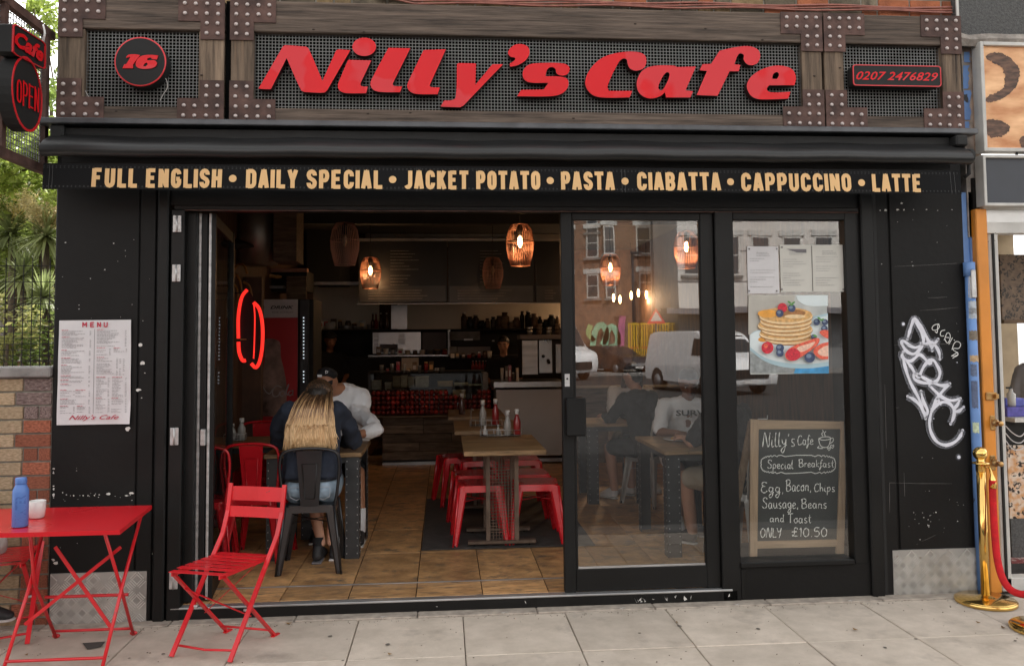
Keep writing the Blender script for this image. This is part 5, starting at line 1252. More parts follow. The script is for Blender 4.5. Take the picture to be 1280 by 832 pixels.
MB().box(at(1248.5, 500, -.01).x, at(1251, 500, -.01).x, -.012, .0, .03, at(1246, 279, 0).z).build('rubber_seal', M['black2'], fr_)
MB().box(at(1237, 500, -.02).x, RXE, -.015, .09, at(1250, 292, 0).z, at(1250, 278, 0).z, bev=.004).build('head_rail', M['whiteP'], rs)
MB().box(at(1237, 500, -.02).x, RXE, .02, .1, at(1250, 278, 0).z, at(1250, 262, 0).z).build('upper_panel', M['steel'], rs)
MB().box(at(1252, 700, 0).x, RXE, -.0, .09, 0.0, .085, bev=.004).build('door_sill', M['whiteP'], rs)
# leopard print
def leopard(n_, base, base2, spot, sc_):
    m = bpy.data.materials.new(n_); m.use_nodes = True; n = m.node_tree.nodes; l = m.node_tree.links; p = n['Principled BSDF']; p.inputs['Roughness'].default_value = .4
    tc = n.new('ShaderNodeTexCoord'); mp = n.new('ShaderNodeMapping'); mp.inputs['Scale'].default_value = (1, 1, 1.15); l.new(tc.outputs['Object'], mp.inputs[0])
    dn = n.new('ShaderNodeTexNoise'); dn.inputs['Scale'].default_value = sc_*.8; l.new(mp.outputs[0], dn.inputs[0]); mx = n.new('ShaderNodeMix'); mx.data_type = 'VECTOR'; mx.inputs[0].default_value = .06; l.new(mp.outputs[0], mx.inputs[4]); l.new(dn.outputs['Color'], mx.inputs[5])
    v = n.new('ShaderNodeTexVoronoi'); v.inputs['Scale'].default_value = sc_; l.new(mx.outputs[1], v.inputs['Vector'])
    r1 = n.new('ShaderNodeValToRGB'); e = r1.color_ramp.elements; e[0].position = .16; e[0].color = (0, 0, 0, 1); e[1].position = .24; e[1].color = (1, 1, 1, 1); e2 = r1.color_ramp.elements.new(.42); e2.color = (1, 1, 1, 1); e3 = r1.color_ramp.elements.new(.5); e3.color = (0, 0, 0, 1)
    l.new(v.outputs['Distance'], r1.inputs[0]); nz = n.new('ShaderNodeTexNoise'); nz.inputs['Scale'].default_value = sc_*2.2; l.new(mp.outputs[0], nz.inputs[0]); r2 = n.new('ShaderNodeValToRGB'); r2.color_ramp.elements[0].position = .42; r2.color_ramp.elements[1].position = .5; l.new(nz.outputs[0], r2.inputs[0])
    mu = n.new('ShaderNodeMath'); mu.operation = 'MULTIPLY'; l.new(r1.outputs[0], mu.inputs[0]); l.new(r2.outputs[0], mu.inputs[1])
    fu = n.new('ShaderNodeTexNoise'); fu.inputs['Scale'].default_value = sc_*1.2; l.new(mp.outputs[0], fu.inputs[0]); br = n.new('ShaderNodeValToRGB'); br.color_ramp.elements[0].position = .35; br.color_ramp.elements[1].position = .65; br.color_ramp.elements[0].color = (*base, 1); br.color_ramp.elements[1].color = (*base2, 1); l.new(fu.outputs[0], br.inputs[0])
    m2 = n.new('ShaderNodeMix'); m2.data_type = 'RGBA'; l.new(mu.outputs[0], m2.inputs[0]); l.new(br.outputs[0], m2.inputs[6]); m2.inputs[7].default_value = (*spot, 1); l.new(m2.outputs[2], p.inputs['Base Color']); return m
lsx0 = at(1226, 120, -.08).x
ls = thing('leopard_sign', (lsx0+.5, -.08, at(1250, 190, -.08).z), 'white framed shop sign with a big orange leopard fur print', 'shop sign')
za, zb_ = at(1240, 189.5, -.08).z, at(1240, 53, -.08).z
MB().box(lsx0+.02, RXE-.3, -.07, .0, za+.02, zb_-.02).build('printed_face', mat('fur_print', (.6, .2, .05), .45, var=.2, vs=3.2, c2=(.85, .52, .28), st=(1, 1, 3), det=6), ls)
mb = MB()
for (pts) in ([(1233, 70, 1), (1248, 66, 1), (1262, 72, 1), (1274, 88, 1), (1270, 108, 1), (1258, 120, 1), (1240, 128, 1), (1232, 126, 1), (1236, 120, 1), (1252, 112, 1), (1256, 98, 1), (1252, 84, 1), (1240, 78, 1)], [(1230, 152, 1), (1246, 150, 1), (1262, 158, 1), (1256, 168, 1), (1240, 172, 1), (1230, 164, 1)], [(1274, 176, 1), (1290, 168, 1), (1300, 180, 1), (1286, 190, 1)], [(1290, 60, 1), (1310, 70, 1), (1305, 100, 1), (1292, 90, 1)], [(1296, 130, 1), (1330, 120, 1), (1325, 150, 1), (1300, 155, 1)]):
    P = smooth_path(pts, True, 5); rr_ = random.Random(3); P = [p_ for (x, y_), (x2, y2) in zip(P, P[1:]+P[:1]) for p_ in ((x+rr_.uniform(-.4, .4), y_+rr_.uniform(-.4, .4)), ((x+x2)/2+rr_.uniform(-1.6, 1.6), (y_+y2)/2+rr_.uniform(-1.3, 1.3)))]
    Q = [at(x, min(y_, 187), -.0715) for x, y_ in P]; tr = tessellate_polygon([[Vector((q.x, q.z, 0)) for q in Q]]); mb.add(Q, [list(f_) for f_ in tr])
mb.build('rosette_print', mat('fur_spot', (.075, .042, .03), .6, var=.5, vs=14, c2=(.13, .07, .045), st=(1, 1, 3)), ls)
def rimbox(x0, x1, z0, z1, wd, y0, y1, par, m):
    MB().box(x0, x0+wd, y0, y1, z0, z1, bev=.003).build('frame_side', M[m], par); MB().box(x1-wd, x1, y0, y1, z0, z1, bev=.003).build('frame_side', M[m], par)
    MB().box(x0+wd, x1-wd, y0+.002, y1, z1-wd, z1, bev=.003).build('frame_side', M[m], par); MB().box(x0+wd, x1-wd, y0+.002, y1, z0, z0+wd, bev=.003).build('frame_side', M[m], par)
rimbox(lsx0, RXE-.28, za, zb_, .024, -.095, 0, ls, 'whiteP')
l2 = thing('dark_fascia', (lsx0+.5, -.08, at(1250, 258, -.08).z), 'plain slate grey fascia panel in a white frame under the leopard sign', 'shop sign')
za, zb_ = at(1240, 257.5, -.08).z, at(1240, 193.5, -.08).z; lx = at(1228.5, 220, -.08).x
MB().box(lx+.015, RXE-.3, -.065, .0, za+.015, zb_-.015).build('panel', mat('slate_paint', (.045, .05, .062), .5, var=.1), l2); rimbox(lx, RXE-.28, za, zb_, .02, -.09, 0, l2, 'whiteP')
MB().tube([at(1280, 197, -.0), at(1271, 195, -.05), at(1271, 192, -.08)], .01, 6).build('bracket', M['black2'], l2)
# inside the neighbour shop
leo = leopard('leopard_print', (.5, .2, .06), (.8, .45, .2), (.02, .012, .008), 16); leod = leopard('dark_leopard', (.13, .09, .06), (.2, .14, .09), (.01, .008, .006), 22); leop = leopard('pale_leopard', (.7, .6, .5), (.6, .3, .12), (.02, .012, .01), 18)
MB().box(FR+.08, RXE, .32, 3.5, .0, .075).build('shop_floor', M['mat_rub'], rs)
MB().box(FR+.1, RXE, 3.4, 3.5, .0, 3.2).build('back_wall', mat('tan_wall', (.42, .33, .22), .8), rs)
MB().box(FR+.02, FR+.1, .3, 3.5, 0, 3.2).build('side_wall', mat('tan_wall2', (.4, .32, .22), .8), rs)
MB().box(FR+.02, RXE, .3, 3.5, 2.75, 2.85).build('shop_ceiling', M['whiteP'], rs)
lx_ = at(1256, 400, .6).x
cu = thing('leopard_curtain', (lx_+.3, 1.0, 1.6), 'dark leopard print panel hanging high inside the neighbour shop', 'curtain')
MB().box(at(1251, 350, 1.0).x, RXE-.4, 1.0, 1.03, at(1260, 400, 1).z, at(1260, 318, 1).z).build('fabric', leod, cu); MB().box(at(1251, 350, 1.0).x, RXE-.4, .98, 1.04, at(1260, 404, 1).z, at(1260, 399.5, 1).z).build('rail', M['darkwood'], cu)
sh = thing('display_counter', (lx_+.4, .6, ZF), 'white shop counter with a leopard print front inside the neighbour shop', 'counter')
zsh = at(1265, 521, .5).z
MB().box(at(1259, 520, .5).x, RXE-.4, .42, .8, zsh-.03, zsh).build('counter_top', M['whiteP'], sh); MB().box(at(1259, 600, .5).x+.01, RXE-.4, .5, .8, .35, zsh-.2).build('leopard_front', leop, sh)
MB().box(at(1259, 600, .5).x+.02, RXE-.4, .52, .8, zsh-.2, zsh-.03).build('dark_shelf', M['black2'], sh); MB().box(at(1259, 600, .5).x, RXE-.4, .48, .8, ZF, .35).build('plinth', M['rough'], sh)
mb = MB(); 
for k in range(3): mb.tube(spl3([at(1257, 532+k*9, .47), at(1266, 541+k*10, .46), at(1276, 545+k*8, .46), at(1284, 536+k*9, .46)], 5), .004, 5)
tag(mb.build('bead_chain', M['paper']), 'pale bead chains hanging below the neighbour shop counter', 'necklace')
MB().box(at(1259, 700, .4).x, RXE-.5, .35, .6, ZF, ZF+.004).build('door_mat_leopard', leopard('red_leopard', (.25, .06, .06), (.3, .1, .1), (.7, .6, .55), 22), rs)
t = thing('tester_stand', (at(1270, 508, .55).x, .5, zsh), 'small blue and purple display box holding little bottles on the neighbour counter', 'box')
a = at(1259, 517, .5); MB().box(a.x, a.x+.14, .5, .6, zsh+.001, zsh+.07, bev=.005).build('box', mat('purple_box', (.1, .09, .38), .5, var=.3, vs=30), t); MB().box(a.x+.03, a.x+.17, .55, .64, zsh+.07, zsh+.13, bev=.004).build('box', mat('blue_box', (.1, .12, .45), .5, var=.3, vs=30), t)
t = thing('soap_bottle', (a.x+.06, .47, zsh+.07), 'clear pump bottle standing on the purple box in the neighbour shop', 'bottle')
MB().lathe([(.028, .07), (.03, .09), (.03, .16), (.014, .175), (.012, .2)], (a.x+.07, .55, zsh), 12).build('bottle', mat('cloudy_bottle', (.4, .4, .38), .2), t); MB().box(a.x+.035, a.x+.075, .545, .555, zsh+.2, zsh+.212).build('pump', M['black2'], t)

# ================================================================ STANCHIONS AND ROPE
def stanchion(x, y, label):
    t = thing('stanchion', (x, y, 0), label, 'stanchion', 'brass rope stanchions on the pavement')
    c = (x, y, 0)
    MB().lathe([(.172, .002), (.176, .006), (.176, .022), (.172, .026)], c, 48).build('base_rim', M['brass'], t)
    MB().lathe([(.170, .0255), (.165, .031), (.06, .036), (.035, .045), (.028, .05)], c, 48).build('base', M['brass'], t)
    MB().lathe([(.026, .04), (.026, .885)], c, 24).build('pole', M['brass'], t)
    k = MB().lathe([(.026, .88), (.028, .885), (.028, .93), (.05, .935), (.052, .941), (.03, .946), (.02, .955), (.026, .968)], c, 24).build('collar', M['brass'], t)
    MB().ball((x, y, 1.005), .042, seg=24, rings=16).build('ball_top', M['brass'], t)
    MB().tube([(x+.04+.012*math.cos(a), y, .925+.016*math.sin(a)) for a in [i*.7 for i in range(9)]], .0035, 6).build('ring', M['brass'], k)
    for c_ in t.children:
        if c_.name.startswith(('pole', 'collar', 'ball_top')): c_.scale.z = .91 if not c_.name.startswith('ball') else 1; c_.location.z -= .09 if c_.name.startswith('ball') else -.002
    return t
s1 = ground(1226, 752, 0)
stanchion(s1.x+.02, s1.y-.02, 'polished brass stanchion with ball top holding the red rope')
s2 = ground(1306, 788, 0)
stanchion(s2.x, s2.y, 'second brass stanchion, only the edge of its base showing at the right')
bx, by = s1.x+.02, s1.y-.02
t = thing('velvet_rope', (bx+.05, by, .9), 'thick red velvet rope hanging in a curve from the brass stanchion', 'rope')
sx_ = s2.x; sy_ = s2.y
e1 = Vector((bx+.05, by-.02, .815)); e2 = Vector((s2.x-.05, s2.y, .83))
pts = [e1+Vector((.005, -.01, -.06))]
for (px, py, f) in ((1241, 620, .06), (1243, 660, .15), (1247, 700, .28), (1256, 728, .45), (1272, 741, .6), (1290, 738, .7), (1300, 700, .85)):
    y_ = by+(s2.y-by)*f; pts.append(at(px, py, y_))
pts.append(e2)
MB().tube(spl3(pts, 6), .021, 12).build('rope', M['rope'], t)
MB().tube([e1+Vector((0, .01, .02)), e1+Vector((.005, -.005, -.03)), pts[0]+Vector((.001, 0, .0)), pts[0]+Vector((0.002, 0, -.05))], [.006, .009, .019, .0225], 10).build('brass_end', M['brass'], t)

# ================================================================ RED FOLDING FURNITURE OUTSIDE
def wiregrp(name, par, segs, w1, w2, m='redpaint'):
    for pts in segs:
        mb = MB()
        if len(pts) == 2: mb.bar(pts[0], pts[1], w1, w2)
        else: mb.tube(pts, w1/2, 8)
        mb.build(name, M[m], par)
def folding_chair(fl, fr, rl, rr_, label, slats=6, bh=.82, loc=None):
    """feet: front left/right (of the frame that carries the backrest top), rear pair; all Vectors on the pavement"""
    t = thing('folding_chair', (fl+fr+rl+rr_)/4, label, 'chair', 'red folding metal chairs on the pavement'); up = Vector((0, 0, 1))
    return t
g3 = lambda px, py: Vector(ground(px, py, 0))
# the chair: its front faces left; the two long rails run from the front feet up to the backrest
FLp, FRp, RLp, RRp = g3(214, 822), g3(287, 829), g3(277, 790), g3(344, 797)
t = thing('folding_chair', (FLp+FRp+RLp+RRp)/4, 'red slatted folding metal chair standing in front of the open doorway', 'chair', 'red folding metal chairs on the pavement')
side = (FRp-FLp).normalized(); fwd = ((FLp+FRp)/2-(RLp+RRp)/2).normalized()
print('chair', FLp, FRp, RLp, RRp, 'width', (FRp-FLp).length, 'depth', fwd)
up = Vector((0, 0, 1))
def onrail(px, py, base, zguess):   # point on the vertical plane through base containing fwd
    n_ = side; d = _F+_R2*((px-640)/FOC)-_U2*((py-416-PY0)/FOC); tt = (base-CAM).dot(n_)/d.dot(n_); return CAM+d*tt
TL = onrail(283, 622, FLp, .8); TR = onrail(346, 627, FRp, .8)
print('tops', TL, TR)
def seat_pt(px, py, z=.45): return Vector(ground(px, py, z))
# geometry in the chair's own frame
Wd = (FRp-FLp).length; o0 = (FLp+FRp)/2
def C_(u, v, z): return o0+side*u+(-fwd)*v+up*z      # u across, v from front feet towards the back
D0 = ((RLp+RRp)/2-o0).dot(-fwd)
hw_ = Wd/2
for s_ in (-1, 1):
    railp = [C_(s_*hw_, 0, .008), C_(s_*hw_, .30, .42), C_(s_*hw_, .405, .56), C_(s_*hw_, .45, .68), C_(s_*hw_, .475, .83)]
    mb = MB()
    for a, b in zip(railp[:-1], railp[1:]): mb.bar(a, b+(b-a).normalized()*.002, .012, .024, up=side)
    mb.build('back_rail', M['redpaint'], t)
    mb = MB(); w2 = hw_-.022; mb.bar(C_(s_*w2, D0+.02, .006), C_(s_*w2, -.02, .44), .012, .022, up=side); mb.bar(C_(s_*w2, D0+.0, .004), C_(s_*w2, D0+.06, .004), .02, .008); mb.build('seat_leg', M['redpaint'], t)
    MB().bar(C_(s_*(w2-.01), -.045, .445), C_(s_*(w2-.01), .36, .445), .008, .022, up=up).build('seat_rail', M['redpaint'], t)
    MB().lathe([(.008, -.02), (.008, .02)], C_(s_*(hw_-.01), .158, .222), 10, ax=Matrix((side, -fwd, up)).transposed() @ Matrix(((0, 0, 1), (0, 1, 0), (-1, 0, 0)))).build('pivot', M['rivet'], t)
for k in range(7):
    v = -.045+k*.062; zz = .460-(.0 if k else .006); MB().box(0, 1, 0, 1, 0, 1, None, Matrix.Translation(C_(-hw_+.012, v, zz)) @ Matrix((side*(Wd-.024), (-fwd)*.042, up*.003)).transposed().to_4x4()).build('seat_slat', M['redpaint'], t)
for (z0_, z1_, v0_) in ((.735, .815, .475), (.645, .705, .455)):
    mb = MB(); n = 6; vs = []
    for i in range(n+1):
        u = -hw_-.012+(Wd+.024)*i/n; cv = .012*math.sin(math.pi*i/n); vs += [C_(u, v0_-.012+cv, z0_), C_(u, v0_-.008+cv+.004, z1_), C_(u, v0_-.004+cv+.003, z1_), C_(u, v0_-.009+cv+.004, z0_)]
    mb.add(vs, [(i*4+j, (i+1)*4+j, (i+1)*4+(j+1) % 4, i*4+(j+1) % 4) for i in range(n) for j in range(4)]); mb.build('back_slat', M['redpaint'], t)
MB().tube([C_(-hw_+.02, .035, .055), C_(0, .035, .045), C_(hw_-.0, .035, .055)], .0065, 8).build('front_bar', M['redpaint'], t)
MB().tube([C_(-hw_+.02, D0-.03, .05), C_(hw_-.02, D0-.03, .05)], .0065, 8).build('rear_bar', M['redpaint'], t)
MB().bar(C_(-hw_+.02, .07, .34), C_(hw_-.03, .22, .17), .018, .003).build('brace', M['redpaint'], t)
MB().bar(C_(-hw_+.03, .22, .17), C_(hw_-.02, .34, .47), .018, .003).build('brace', M['redpaint'], t)
chair_t = t
# second chair, same kind, behind the table at the far left and turned
c2 = copy_tree(chair_t); c2['label'] = 'red folding metal chair tucked behind the red table against the brick wall'
c2.location = Vector((-2.50, -.20, 0)); c2.rotation_euler = (0, 0, math.atan2(-1, .25)-math.atan2(fwd.y, fwd.x))

# table
H = .74
tA, tB = Vector(ground(190, 631, H)), Vector(ground(150, 662, H))   # rear right, front right corners of the top
print('table', tA, tB, ground(0, 665, H), ground(60, 633, H))
TX1, TX0 = (tA.x+tB.x)/2, (tA.x+tB.x)/2-.86; TY0, TY1 = tB.y, tA.y
t = thing('folding_table', ((TX0+TX1)/2, (TY0+TY1)/2, 0), 'red metal folding cafe table with crossed legs standing on the pavement', 'table')
mb = MB()
sk = (tA.x-tB.x)
def TP(u, v, z): # u 0..1 left-right, v 0..1 front-back
    return Vector((TX0+(TX1-TX0)*u-sk/2+sk*v, TY0+(TY1-TY0)*v, z))
P = [TP(0, 0, H), TP(1, 0, H), TP(1, 1, H), TP(0, 1, H)]; Q = [p-Vector((0, 0, .022)) for p in P]
mb.add(P+Q, [(0, 1, 2, 3), (7, 6, 5, 4), (0, 4, 5, 1), (1, 5, 6, 2), (2, 6, 7, 3), (3, 7, 4, 0)]); mb.build('table_top', M['redtop'], t)
# legs: two pairs of crossed tubes at the left and right ends, joined by bars
fR, rR, rL, fL = g3(132, 838), g3(169, 793), g3(60, 797), g3(20, 832)
x_r = (fR.x+rR.x)/2; x_l = (fL.x+rL.x)/2
topz = H-.02
for nm, xx, s_ in (('right', x_r, 1), ('left', x_l, -1)):
    MB().tube([(xx+.0, fR.y, .0), (xx+.005, (fR.y+rR.y)/2, .37), (xx+.02*s_, rR.y-.02, topz)], .0095, 8).build('leg', M['redpaint'], t)
    MB().tube([(xx-.03*s_, rR.y, .0), (xx-.022*s_, (fR.y+rR.y)/2+.01, .37), (xx-.06*s_, fR.y+.12, topz)], .0095, 8).build('leg', M['redpaint'], t)
    MB().ball((xx-.03*s_, rR.y, .012), (.022, .012, .012)).build('foot', M['redpaint'], t)
MB().tube([(x_l, fR.y+.03, .055), (x_r, fR.y+.03, .055)], .008, 8).build('cross_bar', M['redpaint'], t)
MB().tube([(x_l+.03, rR.y-.01, .04), (x_r-.03, rR.y-.01, .04)], .008, 8).build('cross_bar', M['redpaint'], t)
MB().tube([(x_l+.02, rR.y-.12, .26), (x_r-.02, rR.y-.12, .26)], .009, 8).build('cross_bar', M['redpaint'], t)
ymid = (fR.y+rR.y)/2
MB().bar((x_l+.01, ymid-.06, .18), (x_r+.0, ymid-.03, .56), .018, .004, up=(0, 1, 0)).build('diagonal_brace', M['redpaint'], t)
MB().bar((x_l+.12, ymid+.02, .56), (x_r-.05, ymid-.02, .14), .02, .004, up=(0, 1, 0)).build('diagonal_brace', M['redpaint'], t)
# bottle and mug on the table
bl = Vector(ground(25, 658, H)); 
t = thing('water_bottle', bl, 'matt blue metal water bottle with a raised word, on the red table', 'bottle')
s_ = 1.0
MB().lathe([(.034, .002), (.037, .006), (.037, .17), (.035, .186), (.026, .205), (.024, .212)], bl, 28).build('body', M['bluebot'], t)
MB().lathe([(.0255, .212), (.0265, .214), (.0265, .238), (.024, .243)], bl, 28).build('cap', M['bluebot'], t)
mb = MB()
vd = Vector((CAM.x-bl.x, CAM.y-bl.y, 0)).normalized(); sd_ = Vector((0, 0, 1)).cross(vd)
def wrap(p):   # letters run up the bottle
    a_ = (p[2]-.5)*1.3; return bl+vd*.0376*math.cos(a_)-sd_*.0376*math.sin(a_)+Vector((0, 0, .02+p[0]*.14))
text_mb(mb, 'WATER', 0, 1, 0, 1, 0, mat('bottle_print', (.06, .14, .42), .4), off=.03, M=wrap); mb.build('lettering', None, t)
mg = Vector(ground(46, 647, H))
t = thing('mug', mg, 'white china mug beside the blue bottle on the red table', 'mug')
MB().lathe([(.030, .001), (.037, .006), (.041, .04), (.043, .088), (.041, .09), (.038, .086), (.034, .02), (.005, .015)], mg, 28).build('cup', M['mug'], t)
MB().tube([mg+Vector((-.038, -.01, .07)), mg+Vector((-.058, -.02, .068)), mg+Vector((-.064, -.02, .045)), mg+Vector((-.054, -.02, .025)), mg+Vector((-.036, -.01, .02))], .006, 8).build('handle', M['mug'], t)
ORD = ' first second third fourth fifth sixth seventh eighth ninth tenth eleventh twelfth thirteenth fourteenth fifteenth sixteenth seventeenth eighteenth nineteenth twentieth twenty-first twenty-second twenty-third twenty-fourth twenty-fifth twenty-sixth twenty-seventh twenty-eighth twenty-ninth thirtieth'.split(' ')
# ================================================================ INTERIOR SHELL
IX0, IX1, IY1, IZ = -2.0, 3.16, 8.7, 3.15
MB().box(IX0-.1, IX1+.1, .15, IY1+.1, -.02, ZF-.012).build('floor_base', M['grout'], cafe)
MB().box(IX0-.12, IX0, .45, IY1+.1, 0, IZ).build('interior_side_wall', M['iwall'], cafe)
MB().box(IX1, IX1+.12, .45, IY1+.1, 0, IZ).build('interior_side_wall', M['iwall'], cafe)
MB().box(IX0, IX1, IY1, IY1+.12, 0, IZ).build('interior_back_wall', M['iwall'], cafe)
MB().box(IX0-.12, IX1+.12, .3, IY1+.12, IZ, IZ+.2).build('ceiling', M['ceil'], cafe)
MB().box(FL, FR, .35, IY1+.12, 3.4, 8.9).build('upper_floor', M['mortar'], cafe)
fl = thing('tiled_floor', (.5, 4, ZF-.012), 'brown slate effect tiled floor inside the cafe', 'floor'); fl['kind'] = 'structure'; del fl['category']
jx4 = [ground(440, 734, ZF).x, ground(519, 743, ZF).x, ground(602, 740, ZF).x, ground(685, 736, ZF).x]
ts = (jx4[3]-jx4[0])/3; td = .78
tmz = MB().box(-.5, .5, -.5, .5, -.01, 0, bev=.003).mesh('floor_tile', M['tile'])
nx0 = int((IX0-jx4[0])/ts)-1; cnt = 0; rr = random.Random(31)
ys = [.05, .35]
while ys[-1] < IY1: ys.append(ys[-1]+(td if len(ys) > 2 else td))
far = MB()
for i in range(nx0, nx0+20):
    xa, xb = jx4[0]+i*ts, jx4[0]+(i+1)*ts; xa, xb = max(xa, IX0), min(xb, IX1)
    if xb-xa < .05: continue
    for j in range(len(ys)-1):
        ya_, yb_ = ys[j], min(ys[j+1], IY1)
        if yb_-ya_ < .05: continue
        inst('floor_tile', tmz, ((xa+xb)/2, (ya_+yb_)/2, ZF+rr.uniform(-.0008, .0008)), fl, (0, 0, 0), (xb-xa-.005, yb_-ya_-.005, 1))
a, b = ground(527, 688, ZF), ground(745, 683, ZF)
tag(MB().box(a.x, b.x, 1.17, 3.2, ZF+.003, ZF+.010, bev=.002).build('floor_mat', M['mat_rub']), 'dark ribbed rubber mat under the wooden table and red stools', 'floor mat')

# ================================================================ CHAIRS AND STOOLS (pressed metal)
def pressed_seat(m, back, name, label, cat, group):
    t = thing(name, (0, 0, 0), label, cat, group)
    sw = .165; 
    MB().prism([rrect(-sw, sw, -sw, sw, .04)], lambda x, y, k: (x, y, .455 if k == 0 else .435)).build('seat', m, t)
    mb = MB()
    n = 24; P = rrect(-sw, sw, -sw, sw, .04)
    Q = rrect(-sw-.006, sw+.006, -sw-.006, sw+.006, .045)
    mb.add([(x, y, .452) for x, y in P]+[(x, y, .405) for x, y in Q], [(i, (i+1) % len(P), len(P)+(i+1) % len(P), len(P)+i) for i in range(len(P))]); mb.build('seat_apron', m, t)
    for sx in (-1, 1):
        for sy in (-1, 1):
            mb = MB(); top = Vector((sx*.15, sy*.15, .445)); bot = Vector((sx*.215, sy*.215, 0))
            d1 = Vector((-sx*.055, 0, 0)); d2 = Vector((0, -sy*.055, 0)); e1, e2 = Vector((-sx*.022, 0, 0)), Vector((0, -sy*.022, 0))
            off = Vector((sx*.012, sy*.012, 0))
            T_ = [top+off*1.2+d1, top+off*1.2, top+off*1.2+d2]; B_ = [bot+e1, bot, bot+e2]; K = Vector((-sx*.012, -sy*.012, 0))
            vs = T_+B_+[p+K for p in T_]+[p+K for p in B_]
            mb.add(vs, [(0, 1, 4, 3), (1, 2, 5, 4), (6, 9, 10, 7), (7, 10, 11, 8), (0, 3, 9, 6), (2, 8, 11, 5), (3, 4, 10, 9), (4, 5, 11, 10), (0, 6, 7, 1), (1, 7, 8, 2)])
            mb.tube([top+off*1.35, bot+Vector((sx*.002, sy*.002, .0))], [.012, .008], 6)
            mb.build('leg', m, t)
            MB().lathe([(.012, 0), (.014, .012), (.011, .022)], bot+Vector((-sx*.01, -sy*.01, 0)), 8).build('foot', M['black2'], t)
    MB().bar((-.17, -.17, .33), (.17, .17, .33), .018, .003).build('cross_brace', m, t); MB().bar((-.17, .17, .333), (.17, -.17, .333), .018, .003).build('cross_brace', m, t)
    if back:
        hp_ = spl3([(-.165, -.15, .43), (-.19, -.17, .6), (-.198, -.19, .75), (-.16, -.2, .825), (0, -.205, .845), (.16, -.2, .825), (.198, -.19, .75), (.19, -.17, .6), (.165, -.15, .43)], 5)
        MB().tube(hp_, .011, 8).build('back_hoop', m, t)
        mb = MB(); n = 6
        for i in range(n):
            z0_, z1_ = .43+.4*i/n, .43+.4*(i+1)/n; w0, w1 = .06+.027*i/n, .06+.027*(i+1)/n; y0_, y1_ = -.16-.04*i/n, -.16-.04*(i+1)/n
            mb.add([(-w0, y0_, z0_), (w0, y0_, z0_), (w1, y1_, z1_), (-w1, y1_, z1_), (-w0, y0_-.004, z0_), (w0, y0_-.004, z0_), (w1, y1_-.004, z1_), (-w1, y1_-.004, z1_)], [(0, 1, 2, 3), (5, 4, 7, 6), (0, 3, 7, 4), (1, 5, 6, 2)])
        sp = mb.build('splat', m, t)
        MB().tube([(-.032, -.176, .5), (-.05, -.199, .74), (.05, -.199, .74), (.032, -.176, .5)], .0035, 6, closed=True).build('pressed_rib', m, sp)
    return t
def place(src, first, x, y, rz, label, z=ZF, group=None):
    o = src if first else copy_tree(src)
    o.location = (x, y, z); o.rotation_euler = (0, 0, rz); o['label'] = label
    if group: o['group'] = group
    return o
stool = pressed_seat(M['redstool'], False, 'metal_stool', 'x', 'stool', 'red metal stools round the wooden tables')
place(stool, True, .27, 1.44, R(2), 'red metal stool, nearest on the left side under the front wooden table')
place(stool, False, .72, 1.44, R(-3), 'red metal stool, nearest on the right side under the front wooden table')
place(stool, False, .25, 1.93, R(5), 'red metal stool second from the front on the left of the wooden table')
place(stool, False, .70, 1.92, R(2), 'red metal stool second from the front on the right of the wooden table')
place(stool, False, .30, 2.75, R(8), 'red metal stool at the left of the middle wooden table')
place(stool, False, .72, 2.75, R(1), 'red metal stool at the right of the middle wooden table')
place(stool, False, .13, 3.0, R(12), 'red metal stool standing farthest back and out to the left')
chb = pressed_seat(M['blackmetal'], True, 'metal_chair', 'x', 'chair', 'pressed metal chairs inside the cafe')
place(chb, True, -.925, .82, R(2), 'black metal chair with the blonde person sitting on it')
chr_ = pressed_seat(M['redstool'], True, 'metal_chair', 'x', 'chair', 'pressed metal chairs inside the cafe')
place(chr_, True, -1.36, 1.15, R(-6), 'red metal chair with tall rounded back just inside the folded doors')
place(chr_, False, -1.72, 1.0, R(6), 'red metal chair seen through the folded door glass at the left')
place(chr_, False, -1.66, 2.45, R(180), 'red metal chair facing the street on the far side of the left wall table')
chs = pressed_seat(mat('bare_steel_chair', (.5, .49, .47), .35, metal=.6, var=.15), True, 'metal_chair', 'x', 'chair', 'pressed metal chairs inside the cafe')
place(chs, True, 2.2, .85, R(35), 'bare steel metal chair behind the glass door under the person in black')
place(chs, False, 1.98, 2.75, R(35), 'bare steel metal chair further back behind the glass door')

